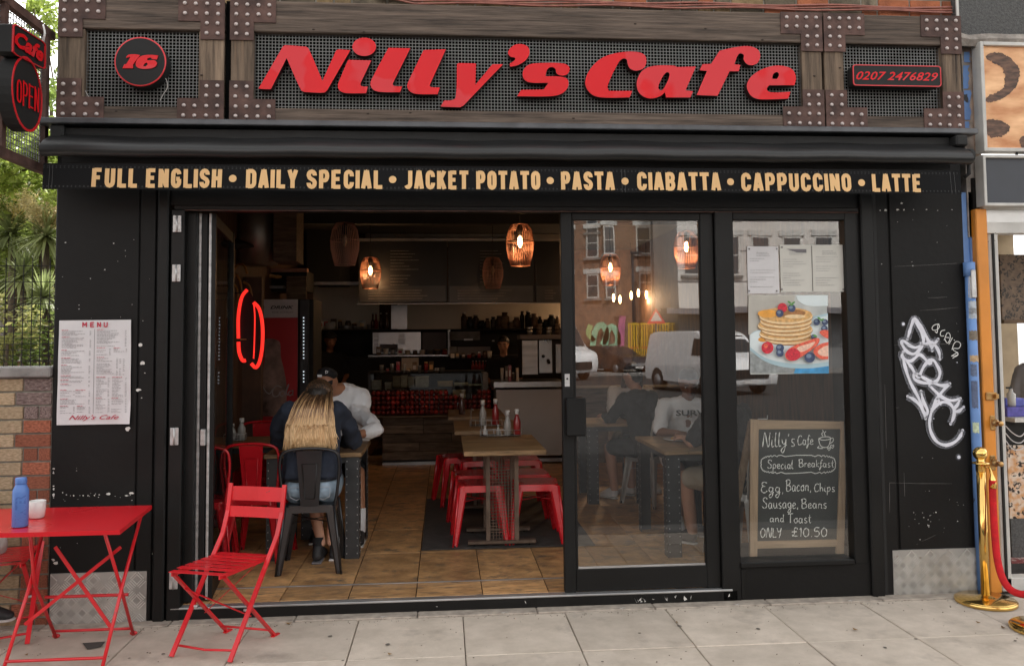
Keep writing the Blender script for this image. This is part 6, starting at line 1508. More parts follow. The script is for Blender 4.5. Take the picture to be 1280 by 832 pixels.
# ================================================================ TABLES
def plank_table(x0, x1, y0, y1, zt, label, legs='rivet', group='wooden topped tables'):
    t = thing('cafe_table', ((x0+x1)/2, (y0+y1)/2, ZF), label, 'table', group)
    n = max(3, int((x1-x0)/.16)) if legs != 'grid' else 4
    if legs == 'grid':
        for i in range(5):
            a_, b_ = y0+(y1-y0)*i/5, y0+(y1-y0)*(i+1)/5; MB().box(x0, x1, a_+.001, b_-.001, zt-.036, zt-random.uniform(0, .0015), bev=.002).build('plank', M['tablewood'], t)
    else:
        for i in range(n):
            a_, b_ = x0+(x1-x0)*i/n, x0+(x1-x0)*(i+1)/n; MB().box(a_+.001, b_-.001, y0, y1, zt-.03, zt-random.uniform(0, .0015), bev=.002).build('plank', M['tablewood'], t)
    return t
def riv_leg(t, x, y, sx, sy, zt):
    q = MB(); w_ = .1; q.box(x, x+sx*w_, y-.002, y+.002, ZF+.0, zt-.03); q.box(x-.002, x+.002, y, y+sy*w_, ZF, zt-.03); o = q.build('leg', M['darkmetal'], t)
    r_ = MB(); z = ZF+.04
    while z < zt-.05:
        for dx in (.012, .088): r_.ball((x+sx*dx, y-.003*sy if sy > 0 else y+.003, z), (.0045, .003, .0045), seg=6, rings=4)
        for dy in (.02, .088): r_.ball((x-.003*sx, y+sy*dy, z), (.003, .0045, .0045), seg=6, rings=4)
        z += .055
    r_.build('rivets', M['rivet'], o, kind='stuff')
def rivet_table(x0, x1, y0, y1, label, zt=.84):
    t = plank_table(x0, x1, y0, y1, zt, label)
    for (x, sx) in ((x0+.02, 1), (x1-.02, -1)):
        for (y, sy) in ((y0+.02, 1), (y1-.02, -1)): riv_leg(t, x, y, sx, sy, zt)
    MB().box(x0+.03, x1-.03, y0+.03, y1-.03, zt-.075, zt-.032).build('apron', M['darkmetal'], t)
    return t
rivet_table(-1.3, -.60, .98, 1.72, 'wooden topped table with riveted metal legs between the two young customers')
rivet_table(-1.98, -1.02, 1.62, 2.2, 'wooden table with riveted legs against the left wall behind the red chairs')
rivet_table(1.58, 2.12, .75, 1.7, 'riveted leg table behind the glass door where the man in the white shirt eats')
rivet_table(1.35, 1.95, 2.75, 3.4, 'riveted leg table further back behind the glass door beside the long haired person')
gt_y0 = CAM.y+(1.65-.84)*1050/139*1.0
def grid_table(x0, x1, y0, y1, label, zt=.84):
    t = plank_table(x0, x1, y0, y1, zt, label, 'grid'); cx = (x0+x1)/2
    for yy in (y0+.3, y1-.3):
        MB().box(cx-.13, cx-.10, yy-.015, yy+.015, ZF+.05, zt-.036).build('pedestal_bar', M['brownmetal'], t); MB().box(cx+.09, cx+.12, yy-.015, yy+.015, ZF+.05, zt-.036).build('pedestal_bar', M['brownmetal'], t)
        q = MB(); x = cx-.1
        while x < cx+.092: q.box(x-.002, x+.002, yy-.002, yy+.002, ZF+.05, zt-.04); x += .0235
        z = ZF+.06
        while z < zt-.04: q.box(cx-.1, cx+.09, yy+.0025, yy+.0065, z-.002, z+.002); z += .0235
        q.build('wire_grid', M['brownmetal'], t, kind='stuff')
        MB().box(cx-.27, cx+.25, yy-.03, yy+.03, ZF+.025, ZF+.05, bev=.004).build('foot_bar', M['brownmetal'], t)
        for sx in (-.22, .2): MB().lathe([(.02, 0), (.02, .008), (.008, .012), (.008, .026)], (cx+sx, yy, ZF+.0), 8).build('levelling_foot', M['black2'], t)
        MB().box(cx-.2, cx+.2, yy-.02, yy+.02, zt-.05, zt-.037).build('top_plate', M['brownmetal'], t)
    return t
tl, tr_ = ground(580, 564, .84), ground(685, 564, .84); tf = ground(579, 544, .84)
print('gridtable', tl, tr_, tf)
gx0, gx1, gy0, gy1 = tl.x, tr_.x, tl.y, tf.y
grid_table(gx0, gx1, gy0, gy1, 'narrow light wooden table with a wire grid pedestal near the doorway')
grid_table(gx0-.05, gx1-.05, gy1+.35, gy1+1.35, 'second narrow wooden table in the row, dark, behind the light one')
grid_table(gx0-.1, gx1-.1, gy1+1.75, gy1+2.75, 'third narrow wooden table in the row, nearest the counter')

# condiments
def bottle(name, x, y, z, h, r_, m, capm, label, group=None):
    t = thing(name, (x, y, z), label, 'bottle', group)
    MB().lathe([(r_*.9, .001), (r_, .006), (r_, h*.5), (r_*.5, h*.72), (r_*.42, h*.8)], (x, y, z), 12).build('body', m, t)
    MB().lathe([(r_*.6, h*.8), (r_*.62, h), (r_*.4, h*1.01)], (x, y, z), 12).build('cap', capm, t)
def rack(x, y, z, w_, label):
    t = thing('wire_rack', (x, y, z), label, 'rack', 'wire condiment racks'); q = MB()
    for zz in (.012, .055):
        for a_, b_ in (((x-w_/2, y-.05), (x+w_/2, y-.05)), ((x-w_/2, y+.05), (x+w_/2, y+.05)), ((x-w_/2, y-.05), (x-w_/2, y+.05)), ((x+w_/2, y-.05), (x+w_/2, y+.05))): q.tube([(*a_, z+zz), (*b_, z+zz)], .0025, 6)
    for k in range(7):
        xx = x-w_/2+w_*k/6
        for yy in (-.05, .05): q.tube([(xx, y+yy, z+.001), (xx, y+yy, z+.055)], .002, 5)
    q.build('wire_frame', M['hinge'], t); MB().box(x-w_/2, x+w_/2, y-.05, y+.05, z+.009, z+.013).build('tray', M['black2'], t)
    MB().tube([(x-w_/2+.01, y, z+.01), (x-w_/2+.01, y, z+.15), (x-w_/2+.015, y, z+.165), (x-w_/2+.035, y, z+.15)], .003, 6).build('handle', M['hinge'], t)
zt = .84
ry = gy1-.1
rack(gx0+.33, ry, zt, .34, 'wire rack of salt, pepper and sauce bottles on the nearest wooden table')
vin = mat('pale_vinegar', (.35, .33, .3), .2)
for (dx, nm, h, r_, m_, cm_, lab) in ((.2, 'salt_shaker', .075, .02, M['mug'], M['mug'], 'white salt shaker at the left in the nearest rack'), (.31, 'pepper_shaker', .085, .018, vin, M['hinge'], 'small pepper shaker in the middle of the nearest rack'), (.39, 'vinegar_bottle', .2, .032, vin, M['mug'], 'clear vinegar bottle with a white cap in the nearest rack'), (.47, 'ketchup_bottle', .21, .032, M['ketchup'], M['mug'], 'red ketchup bottle with a white cap in the nearest rack')):
    bottle(nm, gx0+dx, ry, zt+.013, h, r_, m_, cm_, lab)
ry2 = gy1+.75
rack(gx0+.25, ry2, zt, .3, 'wire rack of bottles on the second wooden table')
bottle('vinegar_bottle', gx0+.22, ry2, zt+.013, .23, .034, vin, M['mug'], 'white capped vinegar bottle in the rack further back')
bottle('ketchup_bottle', gx0+.34, ry2, zt+.013, .24, .034, M['ketchup'], M['mug'], 'dark red ketchup bottle in the rack further back')
bottle('brown_sauce_bottle', gx0+.05, ry2+1.3, zt+.0, .23, .034, M['vinegar'], M['mug'], 'brown sauce bottle on the farthest wooden table')
rack(-1.72, 1.9, zt, .16, 'wire rack of shakers on the left wall table')
bottle('salt_shaker', -1.74, 1.88, zt+.013, .13, .03, vin, M['hinge'], 'glass shaker in the rack on the left wall table')
bottle('sugar_shaker', -1.67, 1.9, zt+.013, .17, .033, vin, M['mug'], 'white capped shaker in the rack on the left wall table')
bottle('drinking_glass', 1.95, 1.25, zt, .13, .028, vin, vin, 'tall drinking glass on the table behind the glass door')
t = thing('plate', (1.85, 1.35, zt), 'white plate of food in front of the man in the white shirt', 'plate'); MB().lathe([(.06, .001), (.12, .014), (.12, .018), (.06, .006)], (1.85, 1.35, zt), 24).build('dish', M['mug'], t); MB().ball((1.85, 1.35, zt+.015), (.06, .05, .02), mk['pancake']).build('food', None, t)

# ================================================================ PENDANT LAMPS
def pendant(px, py, Y, lit, label, r_=.128):
    c = Vector(at(px, py, Y)); t = thing('pendant_lamp', (c.x, c.y, IZ), label, 'lamp', 'copper wire pendant lamps')
    h = .19; prof_ = [(.35, .19), (.62, .185), (.86, .13), (1, .03), (.97, -.05), (.84, -.12), (.70, -.19)]
    mb = MB(); nn = 40
    for k in range(nn):
        a_ = 6.283*k/nn; mb.tube([c+Vector((r_*q*math.cos(a_), r_*q*math.sin(a_), z)) for q, z in prof_], .0028, 4)
    for q, z in ((.35, .19), (.70, -.19), (1, .03)): mb.tube([c+Vector((r_*q*math.cos(6.283*k/24), r_*q*math.sin(6.283*k/24), z)) for k in range(24)], .004, 5, closed=True)
    mb.build('wire_shade', M['copper' if lit else 'copperd'], t)
    MB().tube([(c.x, c.y, c.z+.12), (c.x, c.y, IZ)], .004, 6).build('cord', M['black2'], t)
    MB().lathe([(.022, .09), (.024, .17), (.01, .19)], c, 12).build('lamp_holder', M['black2'], t)
    MB().ball(c+Vector((0, 0, .03)), (.022, .022, .055), seg=12, rings=10).build('bulb', M['bulb' if lit else 'bulboff'], t)
    if lit:
        ld = bpy.data.lights.new('lamp_glow', 'POINT'); ld.energy = 2.0; ld.color = (1, .55, .25); ld.shadow_soft_size = .04
        lo = bpy.data.objects.new('lamp_glow', ld); col.objects.link(lo); lo.parent = t; lo.location = c-t.location+Vector((0, 0, -.04))
pendant(431, 305, 2.35, False, 'large unlit copper wire pendant lamp at the upper left of the doorway')
pendant(650, 306, 2.35, True, 'large lit copper wire pendant lamp at the upper right of the doorway')
pendant(463, 341, 5.1, True, 'small lit wire pendant lamp below and right of the large unlit one')
pendant(616, 341, 5.1, False, 'small unlit wire pendant lamp left of the large lit one')
pendant(763, 337, 4.9, True, 'lit wire pendant lamp showing through the left of the glass door')
pendant(858, 312, 3.2, True, 'lit wire pendant lamp showing through the right edge of the glass door')
pendant(270, 345, 5.6, True, 'lit wire pendant lamp seen through the folded door glass')
for k, (px, py) in enumerate(((789, 369), (798, 366), (808, 368), (767, 372), (775, 374))):
    c = Vector(at(px, py, 7.6)); t = thing('bare_bulb', (c.x, c.y, IZ), 'bare glowing filament bulb, '+('third', 'fourth', 'fifth', 'first', 'second')[k]+' from the left in the row seen through the door', 'light bulb', 'bare filament bulbs in a row')
    ld = bpy.data.lights.new('bulb_glow', 'POINT'); ld.energy = 2.4; ld.color = (1, .62, .34); ld.shadow_soft_size = .05; lo = bpy.data.objects.new('bulb_glow', ld); col.objects.link(lo); lo.parent = t; lo.location = c-t.location+Vector((0, 0, -.1)); MB().ball(c, (.02, .02, .065), seg=10, rings=8).build('glass_bulb', emit('small_bulb', (1, .6, .25), 6), t); MB().tube([c+Vector((0, 0, .06)), (c.x, c.y, IZ)], .003, 5).build('cord', M['black2'], t)

# ================================================================ FAR END: counter, shelves, kitchen
def bx(name, pa, pb, Y, d, m, par, bev=0):   # photo rectangle on plane Y, depth d going back
    a, b = at(*pa, Y), at(*pb, Y); return MB().box(a.x, b.x, Y, Y+d, min(a.z, b.z), max(a.z, b.z), bev=bev).build(name, M[m] if isinstance(m, str) else m, par)
CY = 5.6
ct = thing('serving_counter', (-.1, 5.9, ZF), 'serving counter clad in dark reclaimed wood boards under the red cans', 'counter')
xa, xb = at(478, 550, CY).x, at(618, 550, CY).x
zb0, zb1 = at(550, 574, CY).z, at(550, 519, CY).z
bx('carcass', (478, 578), (618, 521), CY+.03, .6, 'black2', ct)
n = 5
for j in range(n):
    z0_ = zb0+(zb1-zb0)*j/n; z1_ = zb0+(zb1-zb0)*(j+1)/n; x = xa; rr = random.Random(j)
    while x < xb: L = rr.uniform(.4, .9); x2 = min(x+L, xb); MB().box(x+.003, x2-.003, CY+rr.uniform(-.006, .003), CY+.03, z0_+.003, z1_-.003, bev=.003).build('board', M['darkwood'], ct); x = x2
bx('plinth', (478, 582), (618, 575), CY-.01, .5, 'steel', ct)
bx('shelf_ledge', (462, 522), (618, 518), CY-.16, .3, 'darkwood', ct)
can = MB().lathe([(.026, 0), (.029, .006), (.029, .098), (.024, .106)], (0, 0, 0), 10, ax=Matrix(((1, 0, 0), (0, 0, 1), (0, -1, 0)))); can = can.mesh('drink_can', M['can'])
za = at(500, 518, CY-.1).z; xs0 = at(464, 500, CY-.1).x; xs1 = at(616, 500, CY-.1).x; x = xs0+.03; k = 0
cn = 0
while x < xs1-.02:
    f = (x-xs0)/(xs1-xs0); top = 4.1+1.7*math.sin(f*3.3+.35)*(1-f*.6)+(1.1 if f > .88 else 0)-(.9 if .62 < f < .84 else 0)
    for j in range(max(2, int(top+.5))):
        o = inst('drink_can', can, (x+random.uniform(-.002, .002), CY-.14+random.uniform(-.01, .01), za+.031+j*.060)); tag(o, 'red drink can, %s row up, %s column from the left on the counter' % (ORD[j+1], ORD[k+1]), 'can', 'red cans stacked along the counter'); cn += 1
    x += .0605; k += 1
print('cans', cn)
gc = thing('glass_case', (-.1, 5.8, za+.01), 'glass fronted food display case on top of the counter', 'display case')
bx('glass_front', (462, 519), (605, 466), CY+.05, .006, 'cglass', gc)
bx('case_top', (460, 465), (606, 463), CY+.05, .5, 'darkmetal', gc); bx('case_side', (460, 519), (463, 466), CY+.02, .5, 'darkmetal', gc); bx('case_side', (604, 519), (610, 466), CY+.02, .5, 'concrete', gc); bx('shelf', (464, 483), (604, 481), CY+.1, .4, 'cglass', gc)
bx('case_back', (462, 519), (606, 463), CY+.6, .01, 'black2', gc)
for i, (pa, pb, c) in enumerate((((462, 487), (476, 475), (.4, .38, .33)), ((481, 486), (489, 478), (.45, .43, .38)), ((491, 484), (500, 470), (.22, .17, .1)), ((501, 484), (509, 469), (.4, .36, .25)), ((510, 484), (518, 471), (.3, .27, .2)), ((519, 484), (536, 470), (.45, .42, .3)), ((547, 483), (566, 476), (.5, .35, .15)), ((568, 482), (585, 478), (.55, .52, .4)), ((586, 482), (602, 480), (.5, .5, .3)), ((543, 495), (557, 487), (.3, .25, .15)), ((566, 497), (582, 487), (.35, .25, .1)))):
    a, b = at(*pa, CY+.2), at(*pb, CY+.2); t = thing('food_tub', ((a.x+b.x)/2, CY+.3, a.z), ['white tub at the left end of the food case', 'small white bowl in the food case', 'brown food tub in the case', 'light tub with a white lid in the case', 'grey food tub in the case', 'wide tub with pale lid in the middle of the case', 'orange topped tray on the case shelf', 'pale flat tray on the case shelf', 'thin yellow tray at the right of the case', 'small basket low in the case', 'brown pastry tray low in the case'][i], 'food tub')
    mb = MB(); mb.box(a.x, b.x, CY+.2, CY+.34, a.z, b.z-.012, bev=.004); mb.build('tub', mat('tub', c, .5, var=.25, vs=20), t); MB().box(a.x-.003, b.x+.003, CY+.197, CY+.343, b.z-.012, b.z).build('lid', mat('lid', tuple(min(.8, q*1.5) for q in c), .4), t)
ms = thing('steel_counter', (1.2, 5.4, ZF), 'plain stainless steel counter on the right of the serving counter', 'counter')
bx('front_panel', (621, 570), (704, 486), 5.42, .6, mat('satin_steel', (.42, .4, .38), .45, metal=.25, var=.1, vs=1.5), ms); bx('worktop', (617, 484.5), (706, 476), 5.38, .7, 'steel', ms, .004); bx('kick_plate', (621, 578), (704, 572), 5.46, .5, 'steel', ms)
MB().box(at(704, 500, 5.42).x, 3.1, 5.42, 6.0, ZF, at(640, 486, 5.42).z).build('side_run', M['darkwood'], ms)
cfm = thing('coffee_machine', (1.35, 5.7, 1.2), 'shiny steel coffee machine standing on the steel counter', 'coffee machine')
bx('body', (651, 469), (704, 424), 5.6, .4, 'black2', cfm, .01); bx('steel_panel', (653, 468), (672, 425), 5.58, .02, 'alu', cfm, .003); bx('mirror_panel', (674, 466), (690, 425), 5.58, .02, 'steel', cfm, .003); bx('mirror_panel', (695, 466), (702, 430), 5.58, .02, 'steel', cfm, .003); bx('top_tray', (650, 424), (704, 418), 5.56, .42, 'ink', cfm, .004)
c = at(679, 445, 5.57); MB().lathe([(.02, 0), (.02, .03)], c, 14, ax=ax).build('gauge', M['black2'], cfm); c = at(685, 450, 5.55); MB().bar(c, c+Vector((.0, -.12, -.03)), .03, .03).build('filter_handle', M['black2'], cfm)
for k, (px, w_) in enumerate(((662, 9), (674, 11), (686, 8), (697, 10))):
    c = at(px, 418, 5.7); t = thing('cup_stack', (c.x, c.y, c.z), ORD[k+1]+' stack of cups from the left on top of the coffee machine', 'cups', 'stacks of cups on the coffee machine')
    for q in range(2+k % 2): MB().lathe([(.025, 0), (.04, .05), (.038, .052)], (c.x, c.y, c.z+.045*q), 10).build('cup', M['brownmetal'] if k % 2 else M['steel'], t)
# back kitchen wall
kw = thing('kitchen_units', (0, 7.6, ZF), 'dark kitchen shelves with a pass, pans and steel equipment along the back wall', 'shelves')
bx('cream_splashback', (385, 412), (474, 352), 7.85, .02, 'cream', kw); bx('cream_splashback', (497, 412), (704, 378), 7.85, .02, 'cream', kw)
bx('grey_panel', (489, 411), (509, 381), 7.5, .02, 'steel', kw)
bx('shelf', (383, 414), (704, 410), 7.3, .5, 'black2', kw); bx('upper_rail', (383, 357), (455, 353), 7.3, .2, 'concrete', kw)
bx('lower_cabinet', (383, 520), (704, 443), 7.2, .6, 'black2', kw); bx('equipment_left', (383, 412), (450, 360), 8.35, .2, 'cream', kw)
bx('dark_back', (383, 470), (704, 412), 7.9, .02, 'black2', kw)
bx('glass_pass', (466, 442), (526, 415), 7.25, .02, 'steel', kw); bx('glass_pass', (528, 442), (558, 415), 7.25, .02, 'ink', kw); bx('pass_edge', (460, 447), (560, 443), 7.2, .1, 'steel', kw)
for k, (x, w_, y0_, y1_, m_) in enumerate(((468, 5, 440, 417, 'alu'), (475, 22, 440, 430, 'ink'), (498, 8, 430, 418, 'alu'), (500, 24, 442, 440, 'alu'))):
    bx('pass_equipment', (x, y0_), (x+w_, y1_), 7.2, .03, m_, kw)
bx('white_grid_crate', (502, 463), (523, 447), 7.0, .1, 'cream', kw)
bx('till_screen', (572, 444), (613, 433), 6.6, .05, 'ink', kw); bx('steel_box', (562, 425), (600, 414), 6.9, .3, 'concrete', kw); bx('small_sign', (580, 426), (591, 423), 6.85, .02, 'mug', kw); bx('receipt_printer', (562, 446), (571, 433), 6.6, .1, 'concrete', kw); bx('dark_box', (563, 432), (615, 425), 6.7, .3, 'black2', kw)
for k, (px, py, r_, h) in enumerate(((413, 408, .085, .09), (433, 410, .1, .05), (448, 411, .08, .04))):
    c = at(px, 411, 7.4); t = thing('plate_stack', (c.x, c.y, c.z), 'stack of plates and bowls on the back shelf, number apart by height', 'plates', 'stacked plates on the back shelf'); t['label'] = ('tall pale stack of bowls on the back shelf at the left', 'middle low stack of plates on the back shelf', 'lowest stack of plates on the back shelf beside the glasses')[k]
    n = 4
    for q in range(n): MB().lathe([(r_*.8, 0), (r_, h/n*.8), (r_*.95, h/n)], (c.x, c.y, c.z+h/n*q), 16).build('plate', M['mug'] if k == 0 else M['steel'], t)
rr = random.Random(77)
for k in range(17):
    px = 580+k*7.3; c = at(px, 411, 7.4); h = rr.uniform(.08, .26); r_ = rr.uniform(.035, .07)
    t = thing('storage_jar', (c.x, 7.4, c.z), ORD[k+1]+' dark jar or pot from the left on the crowded back shelf', 'jar', 'jars and pots crowding the back shelf')
    MB().lathe([(r_, 0), (r_, h*.8), (r_*.6, h*.9), (r_*.6, h)], (c.x, 7.4+rr.uniform(-.05, .05), c.z), 12).build('body', M[rr.choice(('brownmetal', 'darkmetal', 'darkwood', 'black2'))], t)
    MB().lathe([(r_*.65, h), (r_*.65, h+.02)], (c.x, 7.4, c.z), 12).build('lid', M[rr.choice(('brownmetal', 'hinge', 'black2'))], t)
for k, px in enumerate((470, 476, 483, 466)):
    c = at(px, 411, 7.35); t = thing('glass_bottle', (c.x, 7.35, c.z), ('red', 'second brown', 'right hand brown', 'left hand brown')[k]+' bottle in the small group on the back shelf', 'bottle', 'bottles on the back shelf')
    MB().lathe([(.03, 0), (.032, .1), (.012, .15), (.012, .22)], (c.x, 7.35, c.z), 10).build('body', M['ketchup' if k == 0 else 'vinegar'], t); MB().lathe([(.014, .22), (.014, .24)], (c.x, 7.35, c.z), 8).build('cap', M['mug'], t)
# jars of red sweets low on the right
for k in range(7):
    c = at(592+k*4.2-1, 462, 6.6); t = thing('small_bottle', (c.x, 6.6, c.z), ('first', 'second', 'third', 'fourth', 'fifth', 'sixth', 'seventh')[k]+' small dark red bottle from the left, lined up by the till', 'bottle', 'small bottles lined up by the till')
    MB().lathe([(.02, 0), (.022, .06), (.01, .09), (.01, .12)], c, 8).build('body', M['ketchup'], t); MB().lathe([(.012, .12), (.012, .13)], c, 8).build('cap', M['mug'], t)
# menu boards over the counter
mbd = thing('menu_boards', (0, 5.65, 2.2), 'long row of dark hanging menu boards above the counter', 'menu board')
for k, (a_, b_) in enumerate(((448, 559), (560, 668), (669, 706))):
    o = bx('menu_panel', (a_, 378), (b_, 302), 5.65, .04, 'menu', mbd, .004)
    bx('reflection_strip', (a_+2, 377.5), (b_-2, 357), 5.64, .012, mat('painted_reflection_grey', (.05, .05, .05), .3, var=.5, vs=1.5), o)  # lighter grey strip paints a pale reflection across the foot of each board
    q = MB(); print_lines(q, (a_+12, 362), (b_-6, 375), 5.635, None, 4, k+5, w=(.5, .8), h=.012, skip=0); print_lines(q, (a_+40, 312), (b_-20, 358), 5.645, None, 12, k+9, w=(.3, .7), h=.007, skip=.1); q.build('print', M['concrete'], o, kind='stuff')
bx('bottom_rim', (446, 380), (706, 378), 5.62, .08, 'steel', mbd)
bx('top_rim', (446, 301), (706, 298), 5.6, .1, 'steel', mbd)
# ceiling: beams and warm timber panels
for k, y in enumerate((1.6, 3.0, 4.4)): MB().box(IX0, IX1, y, y+.14, IZ-.16, IZ).build('ceiling_beam', M['ceil'], cafe)
warm = mat('varnished_panel', (.32, .16, .04), .5, var=.3, vs=4, st=(1, 5, 1))
for k in range(6): MB().box(IX0+.3+k*.8, IX0+.95+k*.8, 4.8, 5.5, IZ-.03, IZ-.005).build('ceiling_panel', warm if k in (2, 4) else M['darkwood'], cafe)
bx('extractor_hood', (383, 352), (425, 270), 6.2, 1.2, 'black2', kw); bx('hood_edge', (383, 356), (450, 352), 6.15, .05, 'steel', kw)
# duct and oven stack at the left
dc = thing('extract_duct', (at(320, 300, 3.1).x, 3.1, 2.0), 'brushed metal duct hanging from the ceiling above the drinks fridge', 'duct')
c = at(318, 330, 3.1); MB().lathe([(.2, 0), (.2, IZ-c.z)], (c.x, 3.2, c.z), 28).build('drum', mat('duct_metal', (.33, .29, .25), .4, metal=.7, var=.2), dc); MB().box(c.x+.2, c.x+.42, 3.0, 3.4, c.z+.02, IZ).build('side_box', M['darkwood'], dc); MB().lathe([(.03, .1), (.16, .05), (.17, .03), (.03, .0)], (at(294, 306, 2.6).x, 2.6, at(294, 312, 2.6).z), 20).build('dish', M['black2'], dc)
ov_ = thing('pizza_oven', (at(350, 370, 4.6).x, 4.6, 2), 'dark shelf unit with a tray of rolls standing above the drinks fridge', 'shelf')
bx('body', (321, 364), (384, 338), 4.7, .5, 'black2', ov_, .004); bx('rim', (321, 340), (384, 335), 4.66, .1, 'copperd', ov_, .004); bx('tray', (322, 360), (355, 357), 4.6, .1, 'steel', ov_)
for k in range(3): MB().ball(at(330+k*8, 344+k, 4.62), (.06, .05, .022), mk['pancake']).build('bread_roll', None, ov_)
bx('grid_panel', (358, 375), (383, 345), 4.62, .02, 'darkwood', ov_)
# drinks fridge
FY = 3.9
fg = thing('drinks_fridge', (at(350, 500, FY).x, FY+.3, ZF), 'tall red drinks fridge with a bottle picture and a lit strip of leds', 'fridge')
bx('cabinet', (320, 612), (392, 374), FY+.02, .6, 'black2', fg, .005)
red = mat('fridge_red', (.42, .02, .025), .35, var=.15, vs=2)
bx('side_panel', (324, 606), (372, 397), FY, .02, red, fg); bx('header_panel', (324, 397), (372, 374), FY-.002, .02, mat('fridge_grey', (.55, .52, .53), .4), fg)
mb = MB(); wline(mb, 'DRINK', (338, 386), (367, 386), .034, M['black2'], FY-.006, shear=.3, off=.02); wline(mb, 'ICE COLD', (340, 391), (366, 391), .012, M['black2'], FY-.006, shear=.1); c = at(325, 384, FY-.004); mb.add([c+Vector((.045*math.cos(6.283*k/16), 0, .05*math.sin(6.283*k/16))) for k in range(16)], [list(range(16))], M['ketchup']); mb.build('lettering', None, fg)
mb = MB(); Q = [at(x, y_, FY-.004) for x, y_ in smooth_path([(331, 425, 1), (335, 423, 1), (344, 424, 1), (350, 428, 1), (351, 445, 1), (355, 462, 1), (358, 480, 1), (358, 520), (322, 520), (323, 480, 1), (329, 462, 1), (331, 445, 1)], True, 4)]
tr = tessellate_polygon([[Vector((q.x, q.z, 0)) for q in Q]]); mb.add(Q, [list(f_) for f_ in tr]); mb.build('bottle_picture', mat('bottle_print_dark', (.05, .03, .025), .3, var=.5, vs=5, c2=(.3, .2, .17)), fg)
mb = MB()
for st in ([(322, 474), (328, 482), (336, 492), (341, 486)], [(352, 484), (346, 482), (341, 488), (342, 495), (348, 494), (350, 489)], [(353, 488), (350, 492), (353, 495), (356, 490), (353, 488)], [(357, 494), (359, 484), (361, 480), (358, 490), (360, 494)], [(365, 488), (361, 490), (362, 494), (366, 491), (366, 487), (366, 494)]):
    P = [at(*p, FY-.006) for p in spl(st, 4)]; mb.ribbon(P, .012)
mb.build('script_print', mat('script_pale', (.3, .28, .28), .5), fg, kind='stuff')
bx('door_edge', (374, 606), (386, 374), FY-.01, .05, 'darkmetal', fg, .003)
mb = MB()
for k in range(20):
    if 13 <= k <= 15: continue
    c = at(379.6, 397+k*4.2, FY-.014); mb.box(c.x-.007, c.x+.007, c.y-.003, c.y, c.z-.006, c.z+.006)
mb.build('led_strip', M['led'], fg, kind='stuff')
# neon ring sign
nn = thing('neon_sign', at(313, 460, 2.2), 'glowing red neon outline sign hanging on the left wall', 'neon sign')
NY = 2.2
MB().tube(spl3([at(309, 362, NY), at(302, 372, NY), at(298, 395, NY), at(298, 423, NY)], 5), .0155, 8).build('neon_tube', M['neon'], nn)
MB().tube(spl3([at(298, 427, NY), at(299, 440, NY), at(303, 450, NY), at(307, 450, NY)], 5), .016, 8).build('neon_tube', M['neon'], nn)
MB().tube(spl3([at(317, 378, NY), at(324, 386, NY), at(328, 405, NY), at(328, 430, NY), at(325, 450, NY), at(320, 459, NY), at(314, 454, NY)], 5), .016, 8).build('neon_tube', M['neon'], nn)
MB().tube(spl3([at(317, 378, NY), at(318.5, 395, NY), at(318, 425, NY), at(317, 448, NY)], 5), .006, 8).build('neon_tube', M['neon'], nn)
a, b = at(300, 425, NY+.03), at(320, 400, NY+.03)
q = MB(); Q = [at(x, y_, NY+.03) for x, y_ in smooth_path([(309, 364, 1), (318, 376, 1), (322, 400, 1), (322, 440, 1), (314, 455, 1), (304, 450, 1), (299, 425, 1), (299, 395, 1)], True, 4)]
tr = tessellate_polygon([[Vector((p.x, p.z, 0)) for p in Q]]); q.add(Q, [list(f_) for f_ in tr]); q.build('backplate', M['black2'], nn)
MB().bar(at(300, 424, NY-.01), at(308, 424, NY+.0), .008, .008).build('clip', mat('orange_clip', (.6, .3, .08)), nn)
MB().bar(at(313, 366, NY+.02), (IX0, NY+.05, at(313, 366, NY).z), .01, .01).build('bracket', M['black2'], nn)
# painted swirl on the left wall
mb = MB()
for k, st in enumerate(([(290, 345), (296, 332), (304, 331), (309, 342)], [(291, 348), (295, 343), (300, 352), (303, 372)], [(304, 352), (312, 358), (315, 380), (314, 404)], [(288, 362), (293, 356), (297, 366), (297, 380)])):
    P = [at(*p, 2.9) for p in spl(st, 4)]; mb.tube(P, .012, 6)
tag(mb.build('wall_swirls', mat('ochre_metal', (.3, .14, .03), .5)), 'ochre curled metal decoration behind the neon sign', 'wall decoration')
MB().box(IX0+.0, at(326, 500, 3.3).x, 3.3, 3.4, ZF, 2.3).build('partition', M['iwall'], cafe)
# framed bits and the green label on the left wall, seen through the folded glass
t = thing('wall_frame', (IX0+.01, 1.6, 1.2), 'small framed pictures on the left interior wall', 'picture')
for (y0_, z0_) in ((1.0, 1.5), (1.5, 1.7), (2.0, 1.4)):
    o = MB().box(IX0, IX0+.02, y0_, y0_+.3, z0_, z0_+.4).build('frame', M['black2'], t); MB().box(IX0+.02, IX0+.024, y0_+.03, y0_+.27, z0_+.03, z0_+.37).build('print', M['concrete'], o)

